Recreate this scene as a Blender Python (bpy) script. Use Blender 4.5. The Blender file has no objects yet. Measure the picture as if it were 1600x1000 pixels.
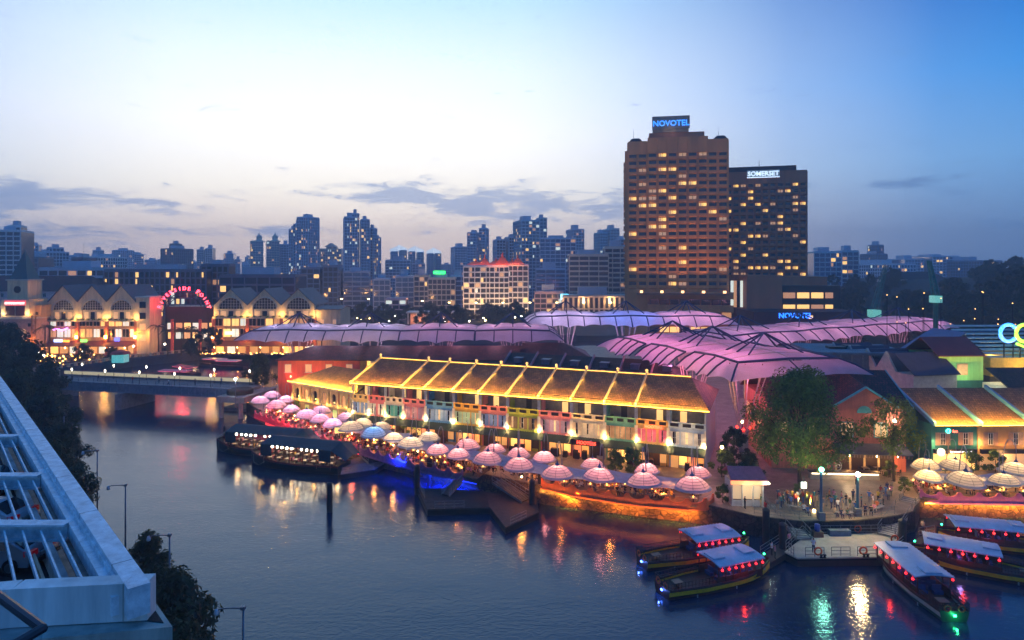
import bpy, math, random
from mathutils import Vector, Matrix, noise
R = math.radians
rnd = random.Random(7)
SC = bpy.context.scene
COL = SC.collection
# ---------------------------------------------------------------- camera
CAMH = 34.0
cam_d = bpy.data.cameras.new('camera'); cam = bpy.data.objects.new('camera', cam_d); COL.objects.link(cam)
cam.location = (0, 0, CAMH); cam.rotation_euler = (R(90), 0, 0)
cam_d.sensor_width = 36; cam_d.lens = 22.5; cam_d.shift_y = -0.05; cam_d.clip_start = 0.2; cam_d.clip_end = 6000
SC.camera = cam
SC.render.resolution_x = 1024; SC.render.resolution_y = 640
# ---------------------------------------------------------------- exposure and sampling
SC.view_settings.view_transform = 'Standard'; SC.view_settings.look = 'None'
SC.view_settings.exposure = 0.0; SC.view_settings.gamma = 1.0
SC.render.engine = 'CYCLES'
SC.cycles.use_denoising = True
SC.cycles.max_bounces = 4; SC.cycles.diffuse_bounces = 2; SC.cycles.glossy_bounces = 2
SC.cycles.transmission_bounces = 2; SC.cycles.transparent_max_bounces = 6; SC.cycles.volume_bounces = 0
SC.cycles.sample_clamp_indirect = 4.0; SC.cycles.sample_clamp_direct = 0.0
SC.cycles.caustics_reflective = False; SC.cycles.caustics_refractive = False
SC.cycles.use_adaptive_sampling = True; SC.cycles.adaptive_threshold = 0.04

def lin(c):
    c = c / 255.0
    return c / 12.92 if c <= 0.04045 else ((c + 0.055) / 1.055) ** 2.4
def C(r, g, b):
    return (lin(r), lin(g), lin(b), 1.0)

# ---------------------------------------------------------------- sky (dusk: glow where the sun went down, deep blue away from it)
SUN_AZ = -13.5           # degrees right of the view axis
world = bpy.data.worlds.new('World'); SC.world = world; world.use_nodes = True
nt = world.node_tree; nt.nodes.clear()
def N(t, **k):
    n = nt.nodes.new(t)
    for a, b in k.items(): setattr(n, a, b)
    return n
def math_n(op, a, b=None, c=None):
    n = N('ShaderNodeMath', operation=op)
    for i, v in enumerate((a, b, c)):
        if v is None: continue
        if isinstance(v, (int, float)): n.inputs[i].default_value = v
        else: nt.links.new(v, n.inputs[i])
    return n.outputs[0]
def ramp(fac, stops, interp='EASE'):
    n = N('ShaderNodeValToRGB'); n.color_ramp.interpolation = interp
    while len(n.color_ramp.elements) < len(stops): n.color_ramp.elements.new(0.5)
    for e, (p, c) in zip(n.color_ramp.elements, stops): e.position = p; e.color = c
    nt.links.new(fac, n.inputs[0]); return n.outputs[0]
def mixc(f, a, b, mode='MIX'):
    n = N('ShaderNodeMix', data_type='RGBA', blend_type=mode)
    for i, v in ((0, f), (6, a), (7, b)):
        if isinstance(v, (int, float)): n.inputs[i].default_value = v
        elif isinstance(v, tuple): n.inputs[i].default_value = v
        else: nt.links.new(v, n.inputs[i])
    return n.outputs[2]
tc = N('ShaderNodeTexCoord'); sep = N('ShaderNodeSeparateXYZ'); nt.links.new(tc.outputs['Generated'], sep.inputs[0])
X, Y, Z = sep.outputs
az = math_n('ARCTAN2', X, Y)                                     # 0 on the view axis, positive to the right
el = math_n('ARCSINE', Z)
sky = N('ShaderNodeTexSky', sky_type='NISHITA'); sky.sun_disc = False
sky.sun_elevation = R(-2.5); sky.sun_rotation = R(SUN_AZ); sky.altitude = 10; sky.air_density = 1.0; sky.dust_density = 1.2; sky.ozone_density = 3.0
e01 = math_n('DIVIDE', el, R(90))
glow = ramp(e01, [(0.0, C(222, 200, 192)), (0.03, C(248, 226, 208)), (0.075, C(252, 244, 230)), (0.13, C(250, 250, 250)), (0.19, C(226, 239, 249)), (0.27, C(168, 211, 243)), (0.45, C(82, 150, 214)), (1.0, C(50, 112, 186))], 'LINEAR')
away = ramp(e01, [(0.0, C(92, 118, 158)), (0.03, C(104, 134, 174)), (0.09, C(100, 152, 204)), (0.16, C(58, 134, 206)), (0.24, C(6, 92, 178)), (0.45, C(14, 86, 168)), (1.0, C(40, 100, 176))], 'LINEAR')
daz = math_n('SUBTRACT', az, R(SUN_AZ))
caz = math_n('COSINE', daz)
gf = ramp(caz, [(0.0, (0, 0, 0, 1)), (0.60, (0, 0, 0, 1)), (0.68, (.05, .05, .05, 1)), (0.80, (.26, .26, .26, 1)), (0.90, (.62, .62, .62, 1)), (0.97, (.93, .93, .93, 1)), (1.0, (1, 1, 1, 1))], 'LINEAR')
grad = mixc(gf, away, glow)
grad = mixc(0.04, grad, sky.outputs[0], 'ADD')
# clouds, streaked along the horizon
cv = N('ShaderNodeCombineXYZ')
nt.links.new(math_n('MULTIPLY', az, 13.0), cv.inputs[0]); nt.links.new(math_n('MULTIPLY', el, 58.0), cv.inputs[1])
nz = N('ShaderNodeTexNoise'); nz.inputs['Scale'].default_value = 1.0; nz.inputs['Detail'].default_value = 7; nz.inputs['Roughness'].default_value = 0.66; nz.inputs['Distortion'].default_value = 0.5
nt.links.new(cv.outputs[0], nz.inputs['Vector'])
def gauss(a0, e0, sa, se):
    da = math_n('DIVIDE', math_n('SUBTRACT', az, R(a0)), R(sa)); de = math_n('DIVIDE', math_n('SUBTRACT', el, R(e0)), R(se))
    q = math_n('ADD', math_n('MULTIPLY', da, da), math_n('MULTIPLY', de, de))
    return math_n('POWER', 2.718, math_n('MULTIPLY', q, -1.0))
msk = gauss(-1.0, 5.6, 9.5, 1.7)
for g in ((-9.0, 6.6, 9, 1.2, .9), (-38, 5.2, 14, 1.0, .9), (33, 6.5, 9, 1.2, .4), (-22, 3.0, 14, .9, .6), (-42, 2.6, 14, 1.4, .9), (34, 3.4, 14, .9, .22), (8, 5.6, 6, 1.8, .8)):
    msk = math_n('MAXIMUM', msk, math_n('MULTIPLY', gauss(*g[:4]), g[4]))
cl = math_n('ADD', nz.outputs['Fac'], math_n('MULTIPLY', msk, 0.34))
cf = ramp(cl, [(0.0, (0, 0, 0, 1)), (0.60, (0, 0, 0, 1)), (0.80, (.78, .78, .78, 1)), (1.0, (.92, .92, .92, 1))], 'EASE')
ccol = mixc(gf, C(84, 120, 168), C(150, 166, 198))
grad = mixc(cf, grad, ccol)
below = ramp(math_n('ADD', math_n('MULTIPLY', Z, 40.0), 1.0), [(0.0, (0, 0, 0, 1)), (1.0, (1, 1, 1, 1))], 'LINEAR')
grad = mixc(below, C(60, 72, 92), grad)
bg = N('ShaderNodeBackground'); nt.links.new(grad, bg.inputs[0]); bg.inputs[1].default_value = 1.42
wo = N('ShaderNodeOutputWorld'); nt.links.new(bg.outputs[0], wo.inputs[0])
# the last light of the set sun, from behind the skyline
sl = bpy.data.lights.new('sun', 'SUN'); sl.energy = 0.12; sl.angle = R(20); sl.color = (1.0, .82, .72)
so = bpy.data.objects.new('sun', sl); COL.objects.link(so)
_d = Vector((math.sin(R(SUN_AZ)), math.cos(R(SUN_AZ)), math.tan(R(6))))
so.rotation_euler = (-_d).to_track_quat('-Z', 'Y').to_euler(); so.location = (0, 0, 200)

# ---------------------------------------------------------------- pixel-to-place helpers used to survey the layout
def P(px, py, z):
    d = (CAMH - z) * 1000.0 / (py - 420.0)
    return Vector(((px - 800) * d / 1000.0, d, z))
def Q(px, py, Yd):
    return Vector(((px - 800) * Yd / 1000.0, Yd, CAMH - (py - 420) * Yd / 1000.0))

# ---------------------------------------------------------------- materials
MATS = {}
def mat(name, col, rough=.7, metal=0.0, var=.18, scale=1.2, bump=0.0, bscale=None, em=0.0, emcol=None, trans=0.0, alpha=1.0, spec=.5, island=0.0, streak=False):
    if name in MATS: return MATS[name]
    m = bpy.data.materials.new(name); m.use_nodes = True; t = m.node_tree; b = t.nodes['Principled BSDF']
    if len(col) == 3: col = C(*col)
    b.inputs['Roughness'].default_value = rough; b.inputs['Metallic'].default_value = metal
    b.inputs['Specular IOR Level'].default_value = spec; b.inputs['Alpha'].default_value = alpha
    if em:
        b.inputs['Emission Color'].default_value = emcol or col; b.inputs['Emission Strength'].default_value = em
    if var:
        g = t.nodes.new('ShaderNodeNewGeometry'); n = t.nodes.new('ShaderNodeTexNoise')
        n.inputs['Scale'].default_value = scale; n.inputs['Detail'].default_value = 5; n.inputs['Roughness'].default_value = .65
        if streak:
            mp = t.nodes.new('ShaderNodeMapping'); mp.inputs['Scale'].default_value = (1, 1, .12)
            t.links.new(g.outputs['Position'], mp.inputs[0]); t.links.new(mp.outputs[0], n.inputs['Vector'])
        else: t.links.new(g.outputs['Position'], n.inputs['Vector'])
        mr = t.nodes.new('ShaderNodeMapRange'); mr.inputs[1].default_value = .3; mr.inputs[2].default_value = .7
        mr.inputs[3].default_value = 1 - var * 1.4; mr.inputs[4].default_value = 1 + var
        t.links.new(n.outputs['Fac'], mr.inputs[0])
        fac = mr.outputs[0]
        if island:
            mi = t.nodes.new('ShaderNodeMapRange'); mi.inputs[3].default_value = 1 - island; mi.inputs[4].default_value = 1 + island
            t.links.new(g.outputs['Random Per Island'], mi.inputs[0])
            mm = t.nodes.new('ShaderNodeMath'); mm.operation = 'MULTIPLY'; t.links.new(fac, mm.inputs[0]); t.links.new(mi.outputs[0], mm.inputs[1]); fac = mm.outputs[0]
        mx = t.nodes.new('ShaderNodeVectorMath'); mx.operation = 'SCALE'; mx.inputs[0].default_value = col[:3]
        t.links.new(fac, mx.inputs['Scale']); t.links.new(mx.outputs[0], b.inputs['Base Color'])
        if bump:
            n2 = t.nodes.new('ShaderNodeTexNoise'); n2.inputs['Scale'].default_value = bscale or scale * 6; n2.inputs['Detail'].default_value = 3
            t.links.new(g.outputs['Position'], n2.inputs['Vector'])
            bp = t.nodes.new('ShaderNodeBump'); bp.inputs['Strength'].default_value = bump; bp.inputs['Distance'].default_value = .05
            t.links.new(n2.outputs['Fac'], bp.inputs['Height']); t.links.new(bp.outputs[0], b.inputs['Normal'])
    else: b.inputs['Base Color'].default_value = col
    if trans:
        tr = t.nodes.new('ShaderNodeBsdfTranslucent'); tr.inputs[0].default_value = col
        ms = t.nodes.new('ShaderNodeMixShader'); ms.inputs[0].default_value = trans
        o = t.nodes['Material Output']; t.links.new(b.outputs[0], ms.inputs[1]); t.links.new(tr.outputs[0], ms.inputs[2]); t.links.new(ms.outputs[0], o.inputs[0])
    MATS[name] = m; return m
def emit(name, col, s, base=(200, 190, 170)):
    if name in MATS: return MATS[name]
    m = bpy.data.materials.new(name); m.use_nodes = True; b = m.node_tree.nodes['Principled BSDF']
    b.inputs['Base Color'].default_value = C(*base); b.inputs['Roughness'].default_value = .5
    b.inputs['Emission Color'].default_value = C(*col); b.inputs['Emission Strength'].default_value = s
    MATS[name] = m; return m
def tile_roof(name, col, col2, sx=3.2, sy=2.6):
    """clay roof tiles: rows and ridges from object coordinates (fine relief only)"""
    if name in MATS: return MATS[name]
    m = bpy.data.materials.new(name); m.use_nodes = True; t = m.node_tree; b = t.nodes['Principled BSDF']; b.inputs['Roughness'].default_value = .75
    c = t.nodes.new('ShaderNodeTexCoord'); mp = t.nodes.new('ShaderNodeMapping'); mp.inputs['Scale'].default_value = (1, 1, 1)
    t.links.new(c.outputs['Object'], mp.inputs[0])
    br = t.nodes.new('ShaderNodeTexBrick'); br.inputs['Scale'].default_value = 1.0; br.inputs['Brick Width'].default_value = .42; br.inputs['Row Height'].default_value = .55
    br.inputs['Mortar Size'].default_value = .035; br.inputs['Color1'].default_value = C(*col); br.inputs['Color2'].default_value = C(*col2); br.inputs['Mortar'].default_value = C(20, 13, 8); br.inputs['Bias'].default_value = 0
    t.links.new(mp.outputs[0], br.inputs['Vector'])
    n = t.nodes.new('ShaderNodeTexNoise'); n.inputs['Scale'].default_value = .7; n.inputs['Detail'].default_value = 6; t.links.new(c.outputs['Object'], n.inputs['Vector'])
    mr = t.nodes.new('ShaderNodeMapRange'); mr.inputs[1].default_value = .3; mr.inputs[2].default_value = .7; mr.inputs[3].default_value = .55; mr.inputs[4].default_value = 1.3; t.links.new(n.outputs['Fac'], mr.inputs[0])
    n3 = t.nodes.new('ShaderNodeTexNoise'); n3.inputs['Scale'].default_value = 5; n3.inputs['Detail'].default_value = 2; t.links.new(c.outputs['Object'], n3.inputs['Vector'])
    mr3 = t.nodes.new('ShaderNodeMapRange'); mr3.inputs[1].default_value = .35; mr3.inputs[2].default_value = .65; mr3.inputs[3].default_value = .35; mr3.inputs[4].default_value = 1.6; t.links.new(n3.outputs['Fac'], mr3.inputs[0])
    mm = t.nodes.new('ShaderNodeMath'); mm.operation = 'MULTIPLY'; t.links.new(mr.outputs[0], mm.inputs[0]); t.links.new(mr3.outputs[0], mm.inputs[1])
    mx = t.nodes.new('ShaderNodeVectorMath'); mx.operation = 'SCALE'; t.links.new(br.outputs['Color'], mx.inputs[0]); t.links.new(mm.outputs[0], mx.inputs['Scale'])
    t.links.new(mx.outputs[0], b.inputs['Base Color'])
    bp = t.nodes.new('ShaderNodeBump'); bp.inputs['Strength'].default_value = .9; bp.inputs['Distance'].default_value = .08; bp.invert = True
    t.links.new(br.outputs['Fac'], bp.inputs['Height']); t.links.new(bp.outputs[0], b.inputs['Normal'])
    MATS[name] = m; return m
def stone_wall(name, c1, c2, mortar, sc=1.6):
    if name in MATS: return MATS[name]
    m = bpy.data.materials.new(name); m.use_nodes = True; t = m.node_tree; b = t.nodes['Principled BSDF']; b.inputs['Roughness'].default_value = .85
    g = t.nodes.new('ShaderNodeNewGeometry'); v = t.nodes.new('ShaderNodeTexVoronoi'); v.inputs['Scale'].default_value = sc; t.links.new(g.outputs['Position'], v.inputs['Vector'])
    v2 = t.nodes.new('ShaderNodeTexVoronoi'); v2.feature = 'DISTANCE_TO_EDGE'; v2.inputs['Scale'].default_value = sc; t.links.new(g.outputs['Position'], v2.inputs['Vector'])
    sp = t.nodes.new('ShaderNodeSeparateColor'); t.links.new(v.outputs['Color'], sp.inputs[0])
    a = t.nodes.new('ShaderNodeMix'); a.data_type = 'RGBA'; a.inputs[6].default_value = C(*c1); a.inputs[7].default_value = C(*c2); t.links.new(sp.outputs[0], a.inputs[0])
    cr = t.nodes.new('ShaderNodeValToRGB'); cr.color_ramp.elements[0].position = .02; cr.color_ramp.elements[1].position = .09; t.links.new(v2.outputs['Distance'], cr.inputs[0])
    d = t.nodes.new('ShaderNodeMix'); d.data_type = 'RGBA'; d.inputs[6].default_value = C(*mortar); t.links.new(cr.outputs[0], d.inputs[0]); t.links.new(a.outputs[2], d.inputs[7])
    t.links.new(d.outputs[2], b.inputs['Base Color'])
    bp = t.nodes.new('ShaderNodeBump'); bp.inputs['Strength'].default_value = .8; bp.inputs['Distance'].default_value = .1; t.links.new(cr.outputs[0], bp.inputs['Height']); t.links.new(bp.outputs[0], b.inputs['Normal'])
    MATS[name] = m; return m
def paving(name, c1, c2, w, h, rough=.5):
    if name in MATS: return MATS[name]
    m = bpy.data.materials.new(name); m.use_nodes = True; t = m.node_tree; b = t.nodes['Principled BSDF']; b.inputs['Roughness'].default_value = rough
    g = t.nodes.new('ShaderNodeNewGeometry'); br = t.nodes.new('ShaderNodeTexBrick'); br.inputs['Scale'].default_value = 1; br.inputs['Brick Width'].default_value = w; br.inputs['Row Height'].default_value = h
    br.inputs['Mortar Size'].default_value = .012; br.inputs['Color1'].default_value = C(*c1); br.inputs['Color2'].default_value = C(*c2); br.inputs['Mortar'].default_value = C(c1[0] * .6, c1[1] * .6, c1[2] * .6)
    t.links.new(g.outputs['Position'], br.inputs['Vector'])
    n = t.nodes.new('ShaderNodeTexNoise'); n.inputs['Scale'].default_value = .35; n.inputs['Detail'].default_value = 7; t.links.new(g.outputs['Position'], n.inputs['Vector'])
    mr = t.nodes.new('ShaderNodeMapRange'); mr.inputs[1].default_value = .3; mr.inputs[2].default_value = .7; mr.inputs[3].default_value = .7; mr.inputs[4].default_value = 1.2; t.links.new(n.outputs['Fac'], mr.inputs[0])
    mx = t.nodes.new('ShaderNodeVectorMath'); mx.operation = 'SCALE'; t.links.new(br.outputs['Color'], mx.inputs[0]); t.links.new(mr.outputs[0], mx.inputs['Scale']); t.links.new(mx.outputs[0], b.inputs['Base Color'])
    MATS[name] = m; return m

# ---------------------------------------------------------------- mesh builder
class MB:
    def __init__(s): s.v = []; s.f = []; s.m = []
    def add(s, vs, fs, m=0):
        o = len(s.v); s.v += [tuple(v) for v in vs]; s.f += [tuple(i + o for i in f) for f in fs]; s.m += [m] * len(fs); return s
    def box(s, x0, x1, y0, y1, z0, z1, m=0):
        return s.add([(x0, y0, z0), (x1, y0, z0), (x1, y1, z0), (x0, y1, z0), (x0, y0, z1), (x1, y0, z1), (x1, y1, z1), (x0, y1, z1)],
                     [(0, 3, 2, 1), (4, 5, 6, 7), (0, 1, 5, 4), (1, 2, 6, 5), (2, 3, 7, 6), (3, 0, 4, 7)], m)
    def cbox(s, c, sx, sy, sz, m=0, rz=0.0):
        ca, sa = math.cos(rz), math.sin(rz); vs = []
        for dz in (-.5, .5):
            for dx, dy in ((-.5, -.5), (.5, -.5), (.5, .5), (-.5, .5)):
                x, y = dx * sx, dy * sy; vs.append((c[0] + x * ca - y * sa, c[1] + x * sa + y * ca, c[2] + dz * sz))
        return s.add(vs, [(0, 3, 2, 1), (4, 5, 6, 7), (0, 1, 5, 4), (1, 2, 6, 5), (2, 3, 7, 6), (3, 0, 4, 7)], m)
    def bar(s, p, q, w, h, m=0, up=(0, 0, 1)):
        p, q = Vector(p), Vector(q); d = (q - p).normalized(); a = d.cross(Vector(up))
        if a.length < 1e-4: a = d.cross(Vector((0, 1, 0)))
        a.normalize(); b = a.cross(d); a = a * w / 2; b = b * h / 2
        return s.add([p - a - b, p + a - b, p + a + b, p - a + b, q - a - b, q + a - b, q + a + b, q - a + b],
                     [(0, 1, 2, 3), (7, 6, 5, 4), (0, 4, 5, 1), (1, 5, 6, 2), (2, 6, 7, 3), (3, 7, 4, 0)], m)
    def tube(s, p, q, r0, r1=None, n=6, m=0):
        r1 = r0 if r1 is None else r1; p, q = Vector(p), Vector(q); d = (q - p).normalized()
        a = d.cross(Vector((0, 0, 1)));
        if a.length < 1e-3: a = d.cross(Vector((0, 1, 0)))
        a.normalize(); b = a.cross(d); vs = []
        for c, r in ((p, r0), (q, r1)):
            for i in range(n): t = 2 * math.pi * i / n; vs.append(c + a * (r * math.cos(t)) + b * (r * math.sin(t)))
        fs = [(i, i + n, (i + 1) % n + n, (i + 1) % n) for i in range(n)] + [tuple(range(n)), tuple(range(2 * n - 1, n - 1, -1))]
        return s.add(vs, fs, m)
    def path(s, pts, r, n=6, m=0, r1=None, closed=False):
        pts = [Vector(p) for p in pts]; k = len(pts); vs = []; ref = Vector((0, 0, 1))
        for i, p in enumerate(pts):
            if closed: d = pts[(i + 1) % k] - pts[i - 1]
            else: d = pts[min(i + 1, k - 1)] - pts[max(i - 1, 0)]
            d.normalize(); a = d.cross(ref)
            if a.length < .08: a = d.cross(Vector((0, 1, 0)))
            a.normalize(); b = a.cross(d); rr = r if r1 is None else r + (r1 - r) * i / (k - 1)
            for j in range(n): t = 2 * math.pi * j / n; vs.append(p + a * (rr * math.cos(t)) + b * (rr * math.sin(t)))
        fs = []
        for i in range(k if closed else k - 1):
            i2 = (i + 1) % k
            for j in range(n): fs.append((i * n + j, i2 * n + j, i2 * n + (j + 1) % n, i * n + (j + 1) % n))
        if not closed: fs += [tuple(range(n)), tuple(range(k * n - 1, (k - 1) * n - 1, -1))]
        return s.add(vs, fs, m)
    def prism(s, poly, z0, z1, m=0):
        n = len(poly); vs = [(p[0], p[1], z0) for p in poly] + [(p[0], p[1], z1) for p in poly]
        return s.add(vs, [tuple(range(n - 1, -1, -1)), tuple(range(n, 2 * n))] + [(i, (i + 1) % n, (i + 1) % n + n, i + n) for i in range(n)], m)
    def wallpoly(s, poly, y0, y1, m=0):
        """polygon in local x,z extruded along y"""
        n = len(poly); vs = [(p[0], y0, p[1]) for p in poly] + [(p[0], y1, p[1]) for p in poly]
        return s.add(vs, [tuple(range(n)), tuple(range(2 * n - 1, n - 1, -1))] + [(i, i + n, (i + 1) % n + n, (i + 1) % n) for i in range(n)], m)
    def slab(s, a, b, c, d, t, m=0):
        """quad a b c d thickened downwards by t"""
        a, b, c, d = map(Vector, (a, b, c, d)); o = Vector((0, 0, -t))
        return s.add([a, b, c, d, a + o, b + o, c + o, d + o], [(0, 1, 2, 3), (7, 6, 5, 4), (0, 4, 5, 1), (1, 5, 6, 2), (2, 6, 7, 3), (3, 7, 4, 0)], m)
    def lathe(s, prof, n=12, m=0, c=(0, 0, 0)):
        vs = []; k = len(prof)
        for r, z in prof:
            for j in range(n): t = 2 * math.pi * j / n; vs.append((c[0] + r * math.cos(t), c[1] + r * math.sin(t), c[2] + z))
        return s.add(vs, [(i * n + j, i * n + (j + 1) % n, (i + 1) * n + (j + 1) % n, (i + 1) * n + j) for i in range(k - 1) for j in range(n)], m)
    def ball(s, c, r, n=8, m=0, sz=1.0):
        k = max(3, n // 2); return s.lathe([(max(1e-3, r * math.sin(math.pi * i / k)), -sz * r * math.cos(math.pi * i / k)) for i in range(k + 1)], n, m, c)
    def quad(s, a, b, c, d, m=0): return s.add([a, b, c, d], [(0, 1, 2, 3)], m)
    def mesh(s, name, mats, smooth=False):
        me = bpy.data.meshes.new(name); me.from_pydata(s.v, [], s.f)
        for k in (mats if isinstance(mats, (list, tuple)) else [mats]): me.materials.append(k)
        if any(s.m): me.polygons.foreach_set('material_index', s.m)
        if smooth: me.polygons.foreach_set('use_smooth', [True] * len(s.f))
        me.update(); return me
    def build(s, name, mats, parent=None, smooth=False, loc=None, rz=None, stuff=False):
        return inst(s.mesh(name, mats, smooth), name, parent, loc, rz, stuff)
def inst(me, name, parent=None, loc=None, rz=None, stuff=False, sc=None):
    o = bpy.data.objects.new(name, me); COL.objects.link(o)
    if parent is not None: o.parent = parent
    if loc is not None: o.location = loc
    if rz is not None: o.rotation_euler = (0, 0, rz)
    if sc is not None: o.scale = (sc, sc, sc) if isinstance(sc, (int, float)) else sc
    if stuff: o['kind'] = 'stuff'
    return o
def tag(o, label, cat, group=None):
    o['label'] = label; o['category'] = cat
    if group: o['group'] = group
    return o
def thing(name, label, cat, loc=(0, 0, 0), rz=0.0, group=None):
    o = bpy.data.objects.new(name, None); COL.objects.link(o); o.location = loc; o.rotation_euler = (0, 0, rz); o.empty_display_size = .3
    return tag(o, label, cat, group)
def struct(o): o['kind'] = 'structure'; return o
def copy_tree(o, parent=None):
    c = o.copy(); COL.objects.link(c); c.parent = parent
    for ch in o.children: copy_tree(ch, c)
    return c
def point(parent, loc, col, watts, r=.12, name='lamp_light'):
    l = bpy.data.lights.new(name, 'POINT'); l.energy = watts * LK; l.color = C(*col)[:3]; l.shadow_soft_size = r
    o = bpy.data.objects.new(name, l); COL.objects.link(o); o.parent = parent; o.location = loc; return o
def spot(parent, loc, tgt, col, watts, ang=80, r=.12, blend=.6):
    l = bpy.data.lights.new('lamp_light', 'SPOT'); l.energy = watts * LK; l.color = C(*col)[:3]; l.shadow_soft_size = r; l.spot_size = R(ang); l.spot_blend = blend
    o = bpy.data.objects.new('lamp_light', l); COL.objects.link(o); o.parent = parent; o.location = loc
    o.rotation_euler = (Vector(tgt) - Vector(loc)).to_track_quat('-Z', 'Y').to_euler(); return o
def area(parent, loc, dirv, sx, sy, col, watts, xdir=None, spread=180):
    l = bpy.data.lights.new('lamp_light', 'AREA'); l.energy = watts * LK; l.color = C(*col)[:3]; l.shape = 'RECTANGLE'; l.size = sx; l.size_y = sy; l.spread = R(spread)
    o = bpy.data.objects.new('lamp_light', l); COL.objects.link(o); o.parent = parent; o.location = loc
    z = -Vector(dirv).normalized(); x = Vector(xdir or (1, 0, 0)); x = (x - z * x.dot(z)).normalized(); y = z.cross(x)
    o.rotation_euler = Matrix((x, y, z)).transposed().to_euler(); return o
TEXTS = {}
def _text(txt, size, ext, bold):
    cu = bpy.data.curves.new('text', 'FONT'); cu.body = txt; cu.size = size; cu.extrude = ext; cu.offset = bold; cu.align_x = 'CENTER'; cu.resolution_u = 3
    ob = bpy.data.objects.new('text', cu); COL.objects.link(ob)
    me = bpy.data.meshes.new_from_object(ob.evaluated_get(bpy.context.evaluated_depsgraph_get()))
    bpy.data.objects.remove(ob); bpy.data.curves.remove(cu); me.materials.clear(); return me
def text_mesh(txt, size, mt, ext=.05, bold=0.0):
    k = (txt, size, ext, bold)
    if k not in TEXTS: TEXTS[k] = _text(*k)
    me = TEXTS[k].copy(); me.materials.append(mt); return me
for k_ in [('HOOTERS', .62, .06, .012), ('HOOTERS', .7, .06, .012), ('O', .9, .06, .03), ('hm', .6, .05, .01), ('by smoothies street', .42, .03, 0.0), ('E', .42, .01, 0.0), ('RIVERSIDE POINT', .9, .05, .015), ('NOVOTEL', 3.6, .2, .05), ('SOMERSET', 3.1, .15, .05), ('NOVOTEL', 3.0, .12, .04)] + [(c_, 2.2 if i_ in (0, 10) else 1.8, .12, .02) for i_, c_ in enumerate('RIVERSIDE POINT') if c_ != ' ']:
    TEXTS[k_] = TEXTS.get(k_) or _text(*k_)
def put_text(me, name, parent, loc, rz=0.0, tilt=90, roll=0.0):
    o = inst(me, name, parent, loc); o.rotation_euler = (Matrix.Rotation(rz, 3, 'Z') @ Matrix.Rotation(R(tilt), 3, 'X') @ Matrix.Rotation(roll, 3, 'Z')).to_euler(); return o
LK = 8.0
ORD = ['first', 'second', 'third', 'fourth', 'fifth', 'sixth', 'seventh', 'eighth', 'ninth', 'tenth', 'eleventh', 'twelfth', 'thirteenth', 'fourteenth', 'fifteenth', 'sixteenth',
       'seventeenth', 'eighteenth', 'nineteenth', 'twentieth', 'twenty-first', 'twenty-second', 'twenty-third', 'twenty-fourth', 'twenty-fifth', 'twenty-sixth', 'twenty-seventh', 'twenty-eighth', 'twenty-ninth', 'thirtieth']
# ---------------------------------------------------------------- common materials
WHITE = mat('white_paint', (205, 200, 190), .55); CREAM = mat('cream_paint', (200, 180, 140), .65); STEEL = mat('galvanised_steel', (120, 124, 128), .4, .7)
DARK = mat('dark_metal', (30, 32, 36), .5, .4); BLACK = mat('black_rubber', (14, 14, 15), .8); GLASSD = mat('dark_glass', (22, 32, 44), .08, 0, var=.3, scale=.08, spec=.8)
CONC = mat('concrete', (128, 124, 118), .85, bump=.3, scale=.5); TIMBER = mat('weathered_timber', (70, 54, 42), .85, var=.3, scale=2, bump=.4)
LITW = emit('lit_window_warm', (255, 196, 96), 1.5); LITD = emit('lit_window_dim', (250, 170, 80), .55); LITC = emit('lit_window_cool', (226, 236, 220), 1.0); BULB = emit('bulb_warm', (255, 214, 140), 22.0)
BULBW = emit('bulb_white', (255, 238, 205), 40.0)
# ---------------------------------------------------------------- water
def water_material():
    m = bpy.data.materials.new('river_water'); m.use_nodes = True; t = m.node_tree; b = t.nodes['Principled BSDF']
    b.inputs['Base Color'].default_value = (.010, .034, .075, 1); b.inputs['Roughness'].default_value = .13; b.inputs['IOR'].default_value = 1.45; b.inputs['Specular IOR Level'].default_value = .75
    g = t.nodes.new('ShaderNodeNewGeometry'); prev = None
    for sc, st, dist, mp in ((1.6, .20, .14, (1, 1.25, 1)), (5.0, .16, .05, (1, 1.2, 1)), (.12, .12, .5, (1, 1.6, 1))):
        mpn = t.nodes.new('ShaderNodeMapping'); mpn.inputs['Scale'].default_value = mp; t.links.new(g.outputs['Position'], mpn.inputs[0])
        n = t.nodes.new('ShaderNodeTexNoise'); n.inputs['Scale'].default_value = sc; n.inputs['Detail'].default_value = 3; t.links.new(mpn.outputs[0], n.inputs['Vector'])
        bp = t.nodes.new('ShaderNodeBump'); bp.inputs['Strength'].default_value = st; bp.inputs['Distance'].default_value = dist
        t.links.new(n.outputs['Fac'], bp.inputs['Height'])
        if prev: t.links.new(prev.outputs[0], bp.inputs['Normal'])
        prev = bp
    t.links.new(prev.outputs[0], b.inputs['Normal']); return m
struct(MB().quad((-400, -60, 0), (400, -60, 0), (400, 420, 0), (-400, 420, 0)).build('river', water_material()))
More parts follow.
